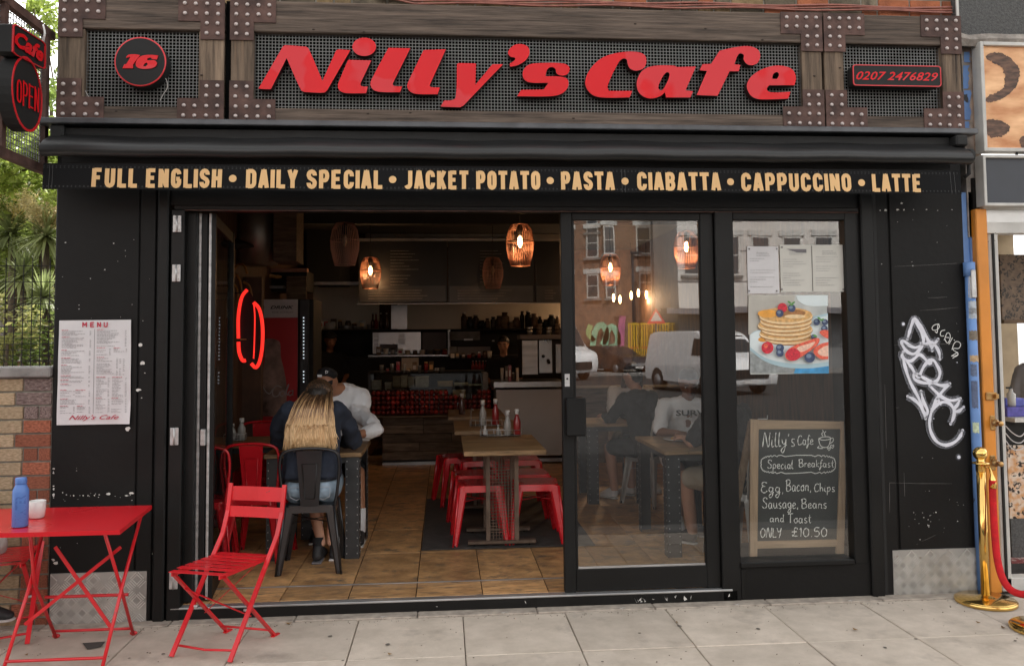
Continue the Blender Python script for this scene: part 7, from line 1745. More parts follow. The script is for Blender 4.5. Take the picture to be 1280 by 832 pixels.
# clutter on the shelves, pass and counter, each item a thing
def clutter(n, pxa, pxb, py, Y, hmin, hmax, where, seed, kinds=('box', 'jar', 'tub')):
    rr = random.Random(seed); step_ = (pxb-pxa)/n
    for k in range(n):
        c = at(pxa+(k+.5)*step_+rr.uniform(-1, 1), py, Y); h = rr.uniform(hmin, hmax); r_ = min(.055, step_*.5*(Y+5.25)/1050)*rr.uniform(.6, .95); kd = kinds[rr.randrange(len(kinds))]
        nm = {'box': 'packet', 'jar': 'jar', 'tub': 'container'}[kd]; t = thing(nm, (c.x, Y, c.z), '%s item from the left, a %s, %s' % (ORD[k+1], {'box': 'small packet', 'jar': 'lidded jar', 'tub': 'pale container'}[kd], where), nm, 'kitchen items '+where)
        if kd == 'box': MB().box(c.x-r_, c.x+r_, Y-.03, Y+.05, c.z, c.z+h, bev=.003).build('carton', M[rr.choice(('cream', 'concrete', 'darkwood', 'ink', 'ketchup', 'paper2'))], t); MB().box(c.x-r_*.7, c.x+r_*.7, Y-.032, Y-.03, c.z+h*.3, c.z+h*.7).build('printed_label', M[rr.choice(('paper', 'redink', 'gold'))], t)
        elif kd == 'jar': MB().lathe([(r_, 0), (r_, h*.75), (r_*.75, h*.85)], (c.x, Y, c.z), 12).build('body', M[rr.choice(('vinegar', 'brownmetal', 'ketchup', 'steel'))], t); MB().lathe([(r_*.8, h*.85), (r_*.8, h)], (c.x, Y, c.z), 12).build('lid', M[rr.choice(('mug', 'hinge', 'black2', 'gold'))], t)
        else: MB().lathe([(r_*.8, 0), (r_, h*.8), (r_*1.03, h*.84), (r_*1.03, h*.9)], (c.x, Y, c.z), 14).build('tub', M[rr.choice(('mug', 'cream', 'steel', 'hinge'))], t)
clutter(9, 387, 465, 411, 7.45, .07, .17, 'on the left of the back shelf', 1)
clutter(10, 468, 560, 443, 7.12, .05, .12, 'on the steel pass shelf', 2)
clutter(12, 474, 556, 465.5, 5.95, .05, .16, 'on top of the glass food case', 3)
clutter(8, 563, 615, 447, 6.5, .05, .11, 'beside the till', 4)
clutter(5, 625, 650, 476, 5.5, .08, .22, 'on the steel counter left of the machine', 5)
for k in range(9):
    c = at(566+k*13, 380, 8.0); t = thing('hanging_utensil', (c.x, 8.0, c.z-.3), ORD[k+1]+' steel utensil from the left hanging on the kitchen wall', 'utensil', 'utensils hanging in the kitchen')
    MB().tube([(c.x, 8.0, c.z), (c.x+.01, 7.99, c.z-.2)], .006, 5).build('handle', M['steel'], t); MB().ball((c.x+.012, 7.99, c.z-.23), (.04, .02, .04)).build('bowl', M['steel'], t)
bx('utensil_rail', (560, 380.5), (700, 379), 8.0, .01, 'steel', kw)
bx('steel_hood', (456, 300), (704, 283), 6.6, .9, 'steel', kw, .01)
bx('shelf_upright', (560, 443), (563, 412), 7.2, .1, 'alu', kw); bx('steel_shelf', (563, 427), (618, 425), 7.0, .3, 'alu', kw)
bx('counter_tiles', (618, 418), (650, 380), 8.1, .02, 'cream', kw)
# ================================================================ PEOPLE
_ico = {}
def ico_pts(sub=2):
    if sub not in _ico:
        bm = bmesh.new(); bmesh.ops.create_icosphere(bm, subdivisions=sub, radius=1); _ico[sub] = [v.co.copy() for v in bm.verts]; bm.free()
    return _ico[sub]
class Vox:
    """solid made of convex blends of balls, merged into one continuous skin"""
    def __init__(s): s.v = []; s.f = []
    def hull(s, balls):
        bm = bmesh.new()
        for c, r_ in balls:
            r_ = (r_,)*3 if not isinstance(r_, (tuple, list)) else r_; c = Vector(c)
            for p in ico_pts(2): bm.verts.new(c+Vector((p.x*r_[0], p.y*r_[1], p.z*r_[2])))
        bmesh.ops.convex_hull(bm, input=bm.verts[:]); loose = [v for v in bm.verts if not v.link_faces]
        bmesh.ops.delete(bm, geom=loose, context='VERTS'); bmesh.ops.triangulate(bm, faces=bm.faces[:]); bm.verts.index_update(); b = len(s.v)
        s.v += [tuple(v.co) for v in bm.verts]; s.f += [[b+v.index for v in f.verts] for f in bm.faces]; bm.free(); return s
    def limb(s, pts, rs):
        for i in range(len(pts)-1): s.hull([(pts[i], rs[i]), (pts[i+1], rs[i+1])])
        return s
    def build(s, name, m, parent, vox=.009, sm=4, disp=0, seed=0):
        me = bpy.data.meshes.new(name); me.from_pydata(s.v, [], s.f); o = bpy.data.objects.new(name, me); col.objects.link(o)
        md = o.modifiers.new('r', 'REMESH'); md.mode = 'VOXEL'; md.voxel_size = vox
        m2 = o.modifiers.new('s', 'SMOOTH'); m2.factor = .5; m2.iterations = sm
        if disp:
            tx = bpy.data.textures.new('folds', 'CLOUDS'); tx.noise_scale = .085; m3 = o.modifiers.new('d', 'DISPLACE'); m3.texture = tx; m3.strength = disp*1.7; m3.mid_level = .5
        dg = bpy.context.evaluated_depsgraph_get(); nm = bpy.data.meshes.new_from_object(o.evaluated_get(dg)); bpy.data.objects.remove(o); bpy.data.meshes.remove(me)
        off = origin_of(parent)
        for v in nm.vertices: v.co -= off
        nm.materials.clear(); nm.materials.append(m); nm.polygons.foreach_set('use_smooth', [True]*len(nm.polygons)); nm.name = name
        o = bpy.data.objects.new(name, nm); col.objects.link(o); o.parent = parent; return o
def V(*a): return Vector(a)
def hand(vx, wrist, dirn, palm_n, s_=1.0, curl=.6, side=1):
    """palm plus four unequal bent fingers and a thumb leaving the side of the palm"""
    d = dirn.normalized(); n_ = (palm_n-d*palm_n.dot(d)).normalized(); q = d.cross(n_)*side
    k = .0
    pc = wrist+d*.045*s_
    vx.hull([(wrist, .021*s_), (wrist+d*.08*s_+q*.028*s_, .013*s_), (wrist+d*.085*s_-q*.028*s_, .013*s_), (wrist+d*.03*s_+q*.02*s_, .014*s_)])
    for i, L in enumerate((.066, .078, .073, .058)):
        b = wrist+d*(.083+(.003 if i in (1, 2) else 0))*s_+q*(.030-.020*i)*s_; c1 = curl*.7; c2 = curl*1.5
        p1 = b+(d*math.cos(c1*.5)+n_*math.sin(c1*.5))*L*.45*s_; p2 = p1+(d*math.cos(c1+.3*c2)+n_*math.sin(c1+.3*c2))*L*.33*s_; p3 = p2+(d*math.cos(c1+.8*c2)+n_*math.sin(c1+.8*c2))*L*.27*s_
        vx.limb([b, p1, p2, p3], [.0095*s_, .0088*s_, .0082*s_, .007*s_])
    t0 = wrist+d*.025*s_+q*.022*s_; t1 = t0+(d*.6+q*.7+n_*.3).normalized()*.038*s_; t2 = t1+(d*.85+q*.25+n_*.5).normalized()*.032*s_
    vx.limb([t0, t1, t2], [.013*s_, .0105*s_, .009*s_])
def head(vx, c, fwd, up, s_=1.0):
    f = fwd.normalized(); u = (up-f*up.dot(f)).normalized(); r_ = f.cross(u)
    P = lambda a, b, c_: c+(f*a+r_*b+u*c_)*s_
    vx.hull([(P(-.02, 0, .035), .082*s_), (P(.025, 0, .04), .072*s_), (P(-.03, 0, .0), .075*s_)])
    vx.hull([(P(.035, 0, .03), .062*s_), (P(.045, .022, -.025), .042*s_), (P(.045, -.022, -.025), .042*s_), (P(.058, 0, -.085), .026*s_), (P(-.0, .035, -.03), .04*s_), (P(-.0, -.035, -.03), .04*s_)])
    vx.hull([(P(.094, 0, .022), .009*s_), (P(.118, 0, -.022), .011*s_), (P(.098, .014, -.026), .009*s_), (P(.098, -.014, -.026), .009*s_)])
    vx.hull([(P(.094, .014, .03), .012*s_), (P(.082, .045, .028), .012*s_)]); vx.hull([(P(.094, -.014, .03), .012*s_), (P(.082, -.045, .028), .012*s_)])
    vx.hull([(P(.094, .018, -.052), .009*s_), (P(.094, -.018, -.052), .009*s_), (P(.1, 0, -.05), .009*s_)]); vx.hull([(P(.093, .013, -.064), .009*s_), (P(.093, -.013, -.064), .009*s_)])
    for sd in (-1, 1): vx.hull([(P(-.01, sd*.078, .03), (.012*s_, .012*s_, .016*s_)), (P(-.012, sd*.082, .0), .011*s_)])
    return P
def face_bits(P, t, s_=1.0, beard=None, brow=None):
    mb = MB()
    for sd in (-1, 1): mb.ball(P(.082, sd*.031, .012), .0125*s_, M['mug'])
    for sd in (-1, 1): mb.ball(P(.0895, sd*.031, .011), .0065*s_, M['black2'])
    mb.build('eyes', None, t)
    mb = MB(); mb.tube([P(.1, .022, -.058), P(.107, 0, -.057), P(.1, -.022, -.058)], [.002, .0035, .002], 6); mb.build('lips', mat('lips', (.35, .1, .08), .5), t)
    mb = MB()
    for sd in (-1, 1): mb.tube([P(.1, sd*.014, .036), P(.1, sd*.032, .042), P(.088, sd*.05, .036)], [.003, .0045, .002], 6)
    mb.build('eyebrows', M['hairdark'], t)

# ---- the blonde person on the black chair, back to the street
bxp, byp = -.925, .82
t = thing('person', (bxp, byp, ZF), 'long blonde haired person in navy sweatshirt and denim shorts on the black chair', 'person')
tw = t
hipz = ZF+.52
hd_c = at(399, 497, byp+.16); 
f_ = V(.12, 1, -.55).normalized()
vx = Vox()
P = head(vx, hd_c, f_, V(0, .45, 1), 1.0)
neck = V(bxp+.012, byp+.05, 1.19)
vx.hull([(hd_c+V(0, -.03, -.05), .05), (neck, .055)])
vx.hull([(neck, .05), (V(bxp, byp, 1.1), (.11, .06, .08)), (V(bxp, byp-.02, .62), (.11, .08, .07))])
# forearms resting on the table, thighs, shins
shL, shR = V(bxp-.185, byp+.0, 1.165), V(bxp+.185, byp+.0, 1.165)
elL, elR = V(bxp-.27, byp+.18, .93), V(bxp+.265, byp+.2, .92)
wrL, wrR = V(bxp-.09, byp+.40, .90), V(bxp+.12, byp+.42, .90)
for a, b, c, sd in ((shL, elL, wrL, 1), (shR, elR, wrR, -1)):
    vx.limb([a, b, c], [.045, .036, .024]); hand(vx, c, V(.25*sd, .9, .0), V(0, 0, -1), .9, .5, sd)
hpL, hpR = V(bxp-.09, byp-.0, hipz+.03), V(bxp+.09, byp-.0, hipz+.03); knL, knR = V(bxp-.1, byp+.42, hipz+.03), V(bxp+.1, byp+.42, hipz+.03)
anL, anR = V(bxp+.04, byp+.14, ZF+.13), V(bxp-.1, byp+.32, ZF+.1)
vx.limb([hpL, knL, anL], [.085, .055, .033]); vx.limb([hpR, knR, V(bxp+.1, byp+.2, ZF+.12)], [.085, .055, .033])
vx.limb([hpL+V(0, 0, .02), hpR+V(0, 0, .02)], [.1, .1])
vx.build('body', M['skin'], t, .008)
c_ = Vox()
c_.hull([(V(bxp-.15, byp+.0, 1.17), (.06, .07, .055)), (V(bxp+.15, byp+.0, 1.17), (.06, .07, .055)), (V(bxp-.11, byp-.02, .92), (.085, .11, .1)), (V(bxp+.11, byp-.02, .92), (.085, .11, .1)), (V(bxp, byp+.02, 1.2), (.085, .06, .03))])
c_.hull([(V(bxp-.11, byp-.02, .92), (.085, .11, .1)), (V(bxp+.11, byp-.02, .92), (.085, .11, .1)), (V(bxp-.115, byp-.035, .72), (.09, .115, .05)), (V(bxp+.115, byp-.035, .72), (.09, .115, .05))])
c_.limb([shL+V(.02, 0, 0), (shL+elL)/2+V(-.015, 0, 0), elL, wrL+V(0, -.04, 0)], [.07, .068, .062, .04]); c_.limb([shR-V(.02, 0, 0), (shR+elR)/2+V(.015, 0, 0), elR, wrR+V(0, -.04, 0)], [.07, .068, .062, .04])
c_.hull([(neck+V(0, -.01, -.02), (.075, .065, .03)), (neck+V(0, 0, .01), (.06, .06, .015))])
c_.build('sweatshirt', M['navy'], t, .009, 3, .016)
d_ = Vox(); d_.hull([(V(bxp-.09, byp-.04, .63), (.1, .12, .09)), (V(bxp+.09, byp-.04, .63), (.1, .12, .09)), (V(bxp, byp-.03, .70), (.15, .1, .03))]); d_.hull([(V(bxp-.1, byp-.03, .62), .1), (V(bxp-.11, byp+.26, .63), .082)]); d_.hull([(V(bxp+.1, byp-.03, .62), .1), (V(bxp+.11, byp+.26, .63), .082)])
sh_ = d_.build('denim_shorts', M['denim'], t, .009, 3, .01)
mb = MB()
for sx in (-.085, .095):
    q = [(sx-.045, .655), (sx+.045, .655), (sx+.045, .59), (sx, .568), (sx-.045, .59)]
    yy = byp-.168; mb.tube([(bxp+a, yy+.25*abs(a)**1.6*1.2, z) for a, z in q], .0022, 5, closed=True)
mb.build('pocket_stitching', mat('stitch_pale', (.4, .42, .45)), sh_)
MB().tube([(bxp+.17*math.sin(a), byp-.035-.135*math.cos(a), .695) for a in [(-1.3+2.6*i/12) for i in range(13)]], .008, 6).build('belt', M['black2'], t)
# shoes and socks
for k, (an, toe) in enumerate(((V(bxp+.02, byp+.13, ZF+.07), V(bxp+.03, byp+.28, ZF+.035)), (V(bxp+.13, byp+.2, ZF+.06), V(bxp+.14, byp+.38, ZF+.035)))):
    s2 = Vox(); s2.hull([(an+V(0, -.045, -.02), (.036, .036, .034)), (toe, (.042, .05, .03)), (an+V(0, -.02, .03), .035)]); s2.build('shoe', M['shoe'], t, .007, 2)
    MB().box(an.x-.036, an.x+.036, an.y-.085, toe.y+.045, ZF+.001, ZF+.016, bev=.008).build('sole', M['mug'] if k else M['ink'], t)
    MB().tube([an+V(0, 0, .02), an+V(0, .01, .1)], .037, 12).build('sock', M['whitec'] if k else M['blackcl'], t)
# hair: dense tapered strands, dark at the roots and bleached towards the ends
hm_ = bpy.data.materials.new('bleached_hair'); hm_.use_nodes = True; n = hm_.node_tree.nodes; l = hm_.node_tree.links; p = n['Principled BSDF']; p.inputs['Roughness'].default_value = .38
tc = n.new('ShaderNodeTexCoord'); sx_ = n.new('ShaderNodeSeparateXYZ'); l.new(tc.outputs['Object'], sx_.inputs[0]); gi = n.new('ShaderNodeNewGeometry')
ma = n.new('ShaderNodeMath'); ma.operation = 'MULTIPLY_ADD'; l.new(gi.outputs['Random Per Island'], ma.inputs[0]); ma.inputs[1].default_value = .22; l.new(sx_.outputs['Z'], ma.inputs[2])
mr = n.new('ShaderNodeMapRange'); zt_ = hd_c.z+.05-ZF; mr.inputs[1].default_value = zt_+.16; mr.inputs[2].default_value = .99-ZF; l.new(ma.outputs[0], mr.inputs[0])
cr = n.new('ShaderNodeValToRGB'); cr.color_ramp.elements[0].color = (.05, .028, .015, 1); cr.color_ramp.elements[1].color = (.9, .66, .38, 1); e = cr.color_ramp.elements.new(.3); e.color = (.24, .13, .065, 1); e = cr.color_ramp.elements.new(.55); e.color = (.68, .44, .22, 1); l.new(mr.outputs[0], cr.inputs[0]); l.new(cr.outputs[0], p.inputs['Base Color'])
rr = random.Random(9); mb = MB(); r_ = f_.cross(V(0, 0, 1)).normalized(); u = r_.cross(f_).normalized()
capb = Vox(); capb.hull([(hd_c+f_*-.02+u*.035, .096), (hd_c+f_*.03+u*.05, .086), (hd_c+f_*-.035+u*.0, .088), (hd_c+f_*.055+u*.06, .072)]); capb.build('hair_cap', M['hairdark'], t, .009, 2)
for k in range(1500):
    a = rr.uniform(-1.75, 1.75); el_ = rr.uniform(-.1, 1.6)
    dv = (-f_*math.cos(a)+r_*math.sin(a))*math.cos(el_)+u*math.sin(el_)
    p0 = hd_c+f_*-.018+u*.035+dv*.098
    side_ = max(-1, min(1, (p0-hd_c).dot(r_)/.09))
    ex = bxp+.0+side_*.165+rr.gauss(0, .012)+.005; ez = rr.uniform(.90, .975)
    if rr.random() < .06: ez += .12
    zz = p0.z
    pts = [p0]
    back = -(.105 if abs(side_) < .75 else .075)
    pts.append(V(p0.x*.75+(hd_c.x+side_*.105)*.25, min(p0.y, hd_c.y-.055-.03*(1-abs(side_))), min(p0.z, hd_c.z+.03)-.05))
    pts.append(V(bxp+.02+side_*.12+rr.gauss(0, .006), byp+back-.012, 1.2+rr.gauss(0, .012))); pts.append(V(bxp+side_*.15+rr.gauss(0, .008), byp+back-.05, 1.08)); pts.append(V(ex, byp+back-.062+rr.uniform(-.02, .008), ez))
    if pts[1].z < pts[2].z+.03: pts[1].z = pts[2].z+.05
    Q = spl3(pts, 3); mb.tube(Q, [.0022+.0013*math.sin(math.pi*min(1, i/(len(Q)-1)*1.1)) if i < len(Q)-1 else .0008 for i in range(len(Q))], 4)
mb.build('hair', hm_, t, kind='stuff')

# ---- man opposite with black cap and white shirt
mx_, my_ = -.86, 2.02
t = thing('person', (mx_, my_, ZF), 'man in a black cap and white shirt leaning on the left table', 'person')
hc = at(409, 479, 1.86); f_ = V(-.25, -1, -.42).normalized(); vx = Vox(); P = head(vx, hc, f_, V(0, 0, 1), 1.0)
ck = V(mx_+.0, my_-.02, 1.24); vx.hull([(hc+V(0, .02, -.06), .055), (ck, .06)])
shR, shL = at(447, 510, my_-.05), at(385, 510, my_)
elR, elL = V(-.56, 1.62, .93), V(mx_-.3, my_-.28, .92); wrR, wrL = at(442, 556, 1.44), V(mx_-.05, my_-.48, .89)
wrR = V(-.76, 1.42, .90)
vx.limb([shR, elR, wrR], [.05, .042, .027]); hand(vx, wrR, V(-.85, -.5, 0), V(0, 0, -1), 1, .5, -1)
vx.limb([shL, elL, wrL], [.05, .04, .027]); hand(vx, wrL, V(.9, -.3, 0), V(0, 0, -1), 1, .5, 1)
vx.hull([(V(mx_, my_, 1.15), (.12, .06, .08)), (V(mx_, my_+.03, .62), (.12, .08, .07))])
vx.limb([V(mx_-.1, my_, .6), V(mx_-.13, my_-.42, .6), V(mx_-.15, my_-.36, ZF+.09)], [.09, .06, .04]); vx.limb([V(mx_+.1, my_, .6), V(mx_+.17, my_-.44, .6), V(mx_+.2, my_-.5, ZF+.09)], [.09, .06, .04])
vx.build('body', M['tan'], t, .008); face_bits(P, t)
c_ = Vox(); c_.hull([(V(mx_-.16, my_-.02, 1.19), (.07, .08, .06)), (V(mx_+.17, my_-.02, 1.19), (.07, .08, .06)), (V(mx_-.13, my_, .8), (.1, .12, .1)), (V(mx_+.13, my_, .8), (.1, .12, .1)), (V(mx_, my_, 1.27), (.08, .07, .03))])
e2_ = elR+(wrR-elR)*.28
c_.limb([shR+V(-.03, 0, -.01), (shR+elR)/2+V(.01, 0, .0), elR+V(.01, 0, .01), e2_], [.078, .07, .062, .052]); c_.limb([shL+V(.04, 0, -.01), elL, elL+(wrL-elL)*.3], [.075, .062, .05])
c_.build('white_shirt', M['whitec'], t, .009, 3, .024)
d_ = Vox(); d_.hull([(V(mx_-.08, my_, .62), .12), (V(mx_+.08, my_, .62), .12)]); d_.limb([V(mx_-.1, my_, .62), V(mx_-.13, my_-.34, .61)], [.11, .085]); d_.limb([V(mx_+.1, my_, .62), V(mx_+.16, my_-.36, .61)], [.11, .085]); d_.build('shorts', M['blackcl'], t, .01, 3)
cp = Vox(); u = V(0, 0, 1); cp.hull([(P(-.02, 0, .068), (.092, .092, .06)), (P(.0, 0, .10), (.07, .07, .045))]); cap = cp.build('cap', M['blackcl'], t, .008, 3)
q = MB(); vs = []
for i in range(9):
    a = R(-70+140*i/8); vs += [P(.05*math.cos(a)+.03, .078*math.sin(a), .055), P(.03+.135*math.cos(a), .085*math.sin(a), .035)]
q.add(vs, [(2*i, 2*i+1, 2*i+3, 2*i+2) for i in range(8)]); q.add([v+V(0, 0, -.004) for v in vs], [(2*i, 2*i+2, 2*i+3, 2*i+1) for i in range(8)]); q.build('cap_peak', M['blackcl'], cap)
q = MB(); c0 = at(399.5, 469.5, my_-.27); q.box(c0.x-.018, c0.x+.018, c0.y, c0.y+.004, c0.z-.01, c0.z+.01); 
for st in ([(407, 463), (407, 467)], [(407, 463), (410, 464), (409, 466), (407, 466)]): q.ribbon([at(*p_, my_-.27) for p_ in st], .006)
q.build('cap_badge', M['paper'], cap)
for k, (x, y) in enumerate(((mx_-.15, my_-.38), (mx_+.2, my_-.52))):
    s2 = Vox(); s2.hull([(V(x, y+.03, ZF+.04), (.04, .045, .035)), (V(x, y-.14, ZF+.03), (.045, .055, .028)), (V(x, y, ZF+.08), .035)]); s2.build('shoe', M['shoe'], t, .008, 2); MB().box(x-.042, x+.042, y-.2, y+.07, ZF+.001, ZF+.017, bev=.008).build('sole', M['mug'], t); MB().tube([V(x, y+.0, ZF+.08), V(x, y+.02, ZF+.26)], .042, 12).build('sock', M['whitec'], t)

# ---- generic seated figure
def seated(x, y, rz, label, shirt, legs, skin, hairm, hairlen=0, lean=.1, s_=1.0, seat=.53, look=-.35, sleeve=.5, el_=None, vox=.011, longlegs=False, hc_=None, shoe='shoe', armz=.88, reach=(.33, .33)):
    """rz: heading; local +y is where the person faces"""
    t = thing('person', (x, y, ZF), label, 'person'); Rz = Matrix.Rotation(rz, 3, 'Z')
    L = lambda a, b, c: V(x, y, 0)+Rz @ V(a, b, c)
    top = seat+.59*s_
    n_ = L(0, lean+.02, top+.02); hc = hc_ or L(0, lean+.07, top+.15); f_ = Rz @ V(0, 1, look); vx = Vox(); P = head(vx, hc, f_, V(0, 0, 1), s_)
    vx.hull([(hc-Vector((0, 0, .06)), .052), (n_, .057)])
    vx.hull([(L(0, lean, top-.1), (.08, .045, .06)), (L(0, 0, seat+.1), (.1, .08, .07))])
    sh = [L(sd*.19*s_, lean, top-.045) for sd in (-1, 1)]; el = [L(sd*.26*s_, lean+.14, seat+.34) for sd in (-1, 1)]; wr = [L(-.13, lean+reach[0], armz), L(.13, lean+reach[1], armz)]
    for i, sd in enumerate((-1, 1)):
        vx.limb([sh[i], el[i], wr[i]], [.05, .042, .027]); hand(vx, wr[i], Rz @ V(-sd*.3, .9, .1), V(0, 0, -1), 1, .7, -sd)
        vx.limb([L(sd*.1, 0, seat+.06), L(sd*.13, .43, seat+.05), L(sd*.12, .38, ZF+.1)], [.09, .062, .042])
    vx.build('body', skin, t, vox)
    face_bits(P, t, s_)
    c_ = Vox(); c_.hull([(L(-.16, lean, top-.05), .065), (L(.16, lean, top-.05), .065), (L(-.13, .02, seat+.2), .11), (L(.13, .02, seat+.2), .11), (L(0, lean, top+.01), (.08, .08, .03))])
    c_.hull([(L(-.13, .02, seat+.2), .11), (L(.13, .02, seat+.2), .11), (L(-.12, -.01, seat+.06), .1), (L(.12, -.01, seat+.06), .1)])
    for i in range(2): c_.limb([sh[i], sh[i]+(el[i]-sh[i])*(.55+sleeve*.4)], [.074, .068]) if sleeve < 1 else c_.limb([sh[i], el[i], wr[i]], [.07, .06, .04])
    so_ = c_.build('shirt', shirt, t, vox, 3, .02)
    d_ = Vox(); d_.hull([(L(-.09, 0, seat+.07), .115), (L(.09, 0, seat+.07), .115)])
    for sd in (-1, 1):
        d_.limb([L(sd*.1, 0, seat+.07), L(sd*.13, .36 if not longlegs else .43, seat+.06)], [.11, .088])
        if longlegs: d_.limb([L(sd*.13, .43, seat+.05), L(sd*.12, .38, ZF+.12)], [.075, .055])
    d_.build('trousers' if longlegs else 'shorts', legs, t, vox, 3, .012)
    for sd in (-1, 1):
        A = L(sd*.12, .38, ZF+.06); T_ = L(sd*.13, .52, ZF+.035); s2 = Vox(); s2.hull([(A, .04), (T_, (.042, .042, .028)), (A+V(0, 0, .04), .036)]); s2.build('shoe', M[shoe], t, .009, 2)
        s3 = Vox(); s3.hull([(V(A.x, A.y, ZF+.013), (.045, .045, .012)), (V(T_.x, T_.y, ZF+.013), (.05, .05, .012))]); s3.build('sole', M['mug'], t, .007, 1)
    h = Vox(); h.hull([(P(-.025, 0, .045), .086), (P(.015, 0, .065), .07), (P(-.04, 0, .0), .075)])
    if hairlen: 
        for sd in (-1, 1): h.limb([P(-.01, sd*.075, .03), P(-.0, sd*.09, -.1), P(.0, sd*.09, -.1-hairlen)], [.03, .035, .018])
        h.limb([P(-.05, 0, .0), P(-.07, 0, -.1-hairlen)], [.08, .06])
    h.build('hair', hairm, t, .01, 2)
    return t, P, L
# behind the glass door: man in the white printed T-shirt
t, P, L = seated(2.10, 2.02, R(172), 'man in a white printed t-shirt bent over his plate behind the glass door', M['whitec'], M['blackcl'], mat('brown_skin', (.22, .1, .06), .5, var=.1), M['hairdark'], lean=.2, look=-.55, sleeve=.75, hc_=None, shoe='whitec')
mb = MB(); tz = 1.05; c = L(0, .36, 1.02); 
MBt = MB(); text_mb(MBt, 'SURV', -.12, .12, 0, .05, 0, M['blackcl'], off=.03, M=lambda p: V(2.10, 2.02, 0)+Matrix.Rotation(R(172), 3, 'Z') @ V(-p[0], .335, 1.0+p[2])); MBt.build('shirt_print', None, t)
# person in black with beige shorts, back to us at the right of the pane
t, P, L = seated(2.2, .88, R(35), 'person in black t-shirt and beige shorts at the right edge of the glass door', M['blackcl'], M['beige'], M['skin'], M['hairdark'], lean=.12, look=-.5, sleeve=.7, reach=(.3, .3))
# two further back
t, P, L = seated(1.98, 3.75, R(186), 'long haired person in a white top at the table further back behind the glass door', M['whitec'], M['denim'], M['skin'], mat('brown_hair', (.07, .035, .018), .5, var=.3), hairlen=.16, lean=.1, look=-.3, sleeve=.6, shoe='whitec', vox=.012)
t, P, L = seated(1.98, 2.75, R(35), 'person in a black long sleeved top seated sideways further back behind the glass door', M['blackcl'], M['blackcl'], M['skin'], M['hairdark'], lean=.15, look=-.4, sleeve=1, longlegs=False, shoe='whitec', vox=.012)
# person at the pavement table, only a sleeve and a thigh in the picture
t, P, L = seated(-2.99, -.34, R(-85), 'person in blue sports top at the left edge beside the red table', M['bluecl'], mat('pale_trousers', (.45, .43, .4), .9, var=.15, bump=.5, bs=9), M['skin'], M['hairdark'], lean=.04, look=-.1, sleeve=1, seat=.45, longlegs=True, vox=.011, armz=.76, reach=(.30, .16))
# ---- staff
def standing(x, y, rz, label, shirt, apron, skin, hairm, s_=1.0, cap=False, bun=False):
    t = thing('person', (x, y, ZF), label, 'person', None); Rz = Matrix.Rotation(rz, 3, 'Z'); L = lambda a, b, c: V(x, y, ZF)+Rz @ (V(a, b, c)*s_)
    vx = Vox(); P = head(vx, L(0, .05, 1.58), Rz @ V(0, 1, -.25), V(0, 0, 1), s_); vx.hull([(L(0, .02, 1.5), .05), (L(0, 0, 1.42), .055)]); vx.hull([(L(-.1, 0, 1.3), .05), (L(.1, 0, 1.3), .05), (L(0, 0, .95), (.1, .07, .08))])
    for sd in (-1, 1):
        vx.limb([L(sd*.19, 0, 1.36), L(sd*.24, .03, 1.08), L(sd*.14, .24, 1.0)], [.047, .038, .026]); hand(vx, L(sd*.14, .24, 1.0), Rz @ V(-sd*.2, .9, -.1), V(0, 0, -1), 1, .7, -sd); vx.limb([L(sd*.09, 0, .92), L(sd*.1, .02, .5), L(sd*.1, 0, .08)], [.09, .06, .04])
    vx.build('body', skin, t, .012); face_bits(P, t)
    c_ = Vox(); c_.hull([(L(-.15, 0, 1.36), .07), (L(.15, 0, 1.36), .07), (L(-.1, 0, 1.0), .11), (L(.1, 0, 1.0), .11)])
    for sd in (-1, 1): c_.limb([L(sd*.18, 0, 1.36), L(sd*.235, .03, 1.14)], [.068, .058])
    c_.build('shirt', shirt, t, .012, 3, .015)
    d_ = Vox(); d_.hull([(L(-.09, 0, .95), .12), (L(.09, 0, .95), .12)])
    for sd in (-1, 1): d_.limb([L(sd*.1, 0, .92), L(sd*.1, .02, .5), L(sd*.1, 0, .1)], [.11, .075, .06])
    d_.build('trousers', M['blackcl'], t, .012, 3)
    for sd in (-1, 1): s2 = Vox(); s2.hull([(L(sd*.1, 0, .05), .045), (L(sd*.11, .14, .035), .035)]); s2.build('shoe', M['shoe'], t, .01, 2)
    h = Vox(); h.hull([(P(-.025, 0, .045), .088), (P(.015, 0, .07), .072), (P(-.04, 0, .0), .076)])
    if bun: h.hull([(P(-.1, 0, .07), .04), (P(-.09, 0, .06), .04)])
    h.build('hair', hairm, t, .01, 2)
    if cap: c2_ = Vox(); c2_.hull([(P(-.01, 0, .075), (.09, .09, .055)), (P(.08, 0, .06), (.06, .07, .012))]); c2_.build('cap', M['blackcl'], t, .01, 2)
sx = at(630, 460, 6.45).x
standing(sx, 6.5, R(170), 'staff member in a black top with hair tied back standing behind the counter', M['blackcl'], None, M['skin'], M['hairdark'], .95, bun=True)
sx = at(411, 430, 6.9).x
standing(sx, 7.0, R(200), 'kitchen worker in a dark cap standing at the left behind the counter', M['blackcl'], None, M['tan'], M['hairdark'], 1.0, cap=True)
# dark haired customer in the neighbour shop, mostly outside the frame
nx_ = at(1268, 470, 1.4).x
standing(nx_+.34, 1.5, R(120), 'person in the neighbouring shop seen only at the right edge of the picture', mat('grey_top', (.3, .3, .32), .9), None, mat('deep_brown_skin', (.12, .055, .03), .5), M['hairdark'], .93)
# ================================================================ THE STREET OPPOSITE (seen mirrored in the glass)
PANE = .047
def mr(px, py, Yv): p = at(px, py, Yv); return Vector((p.x, 2*PANE-Yv, p.z))
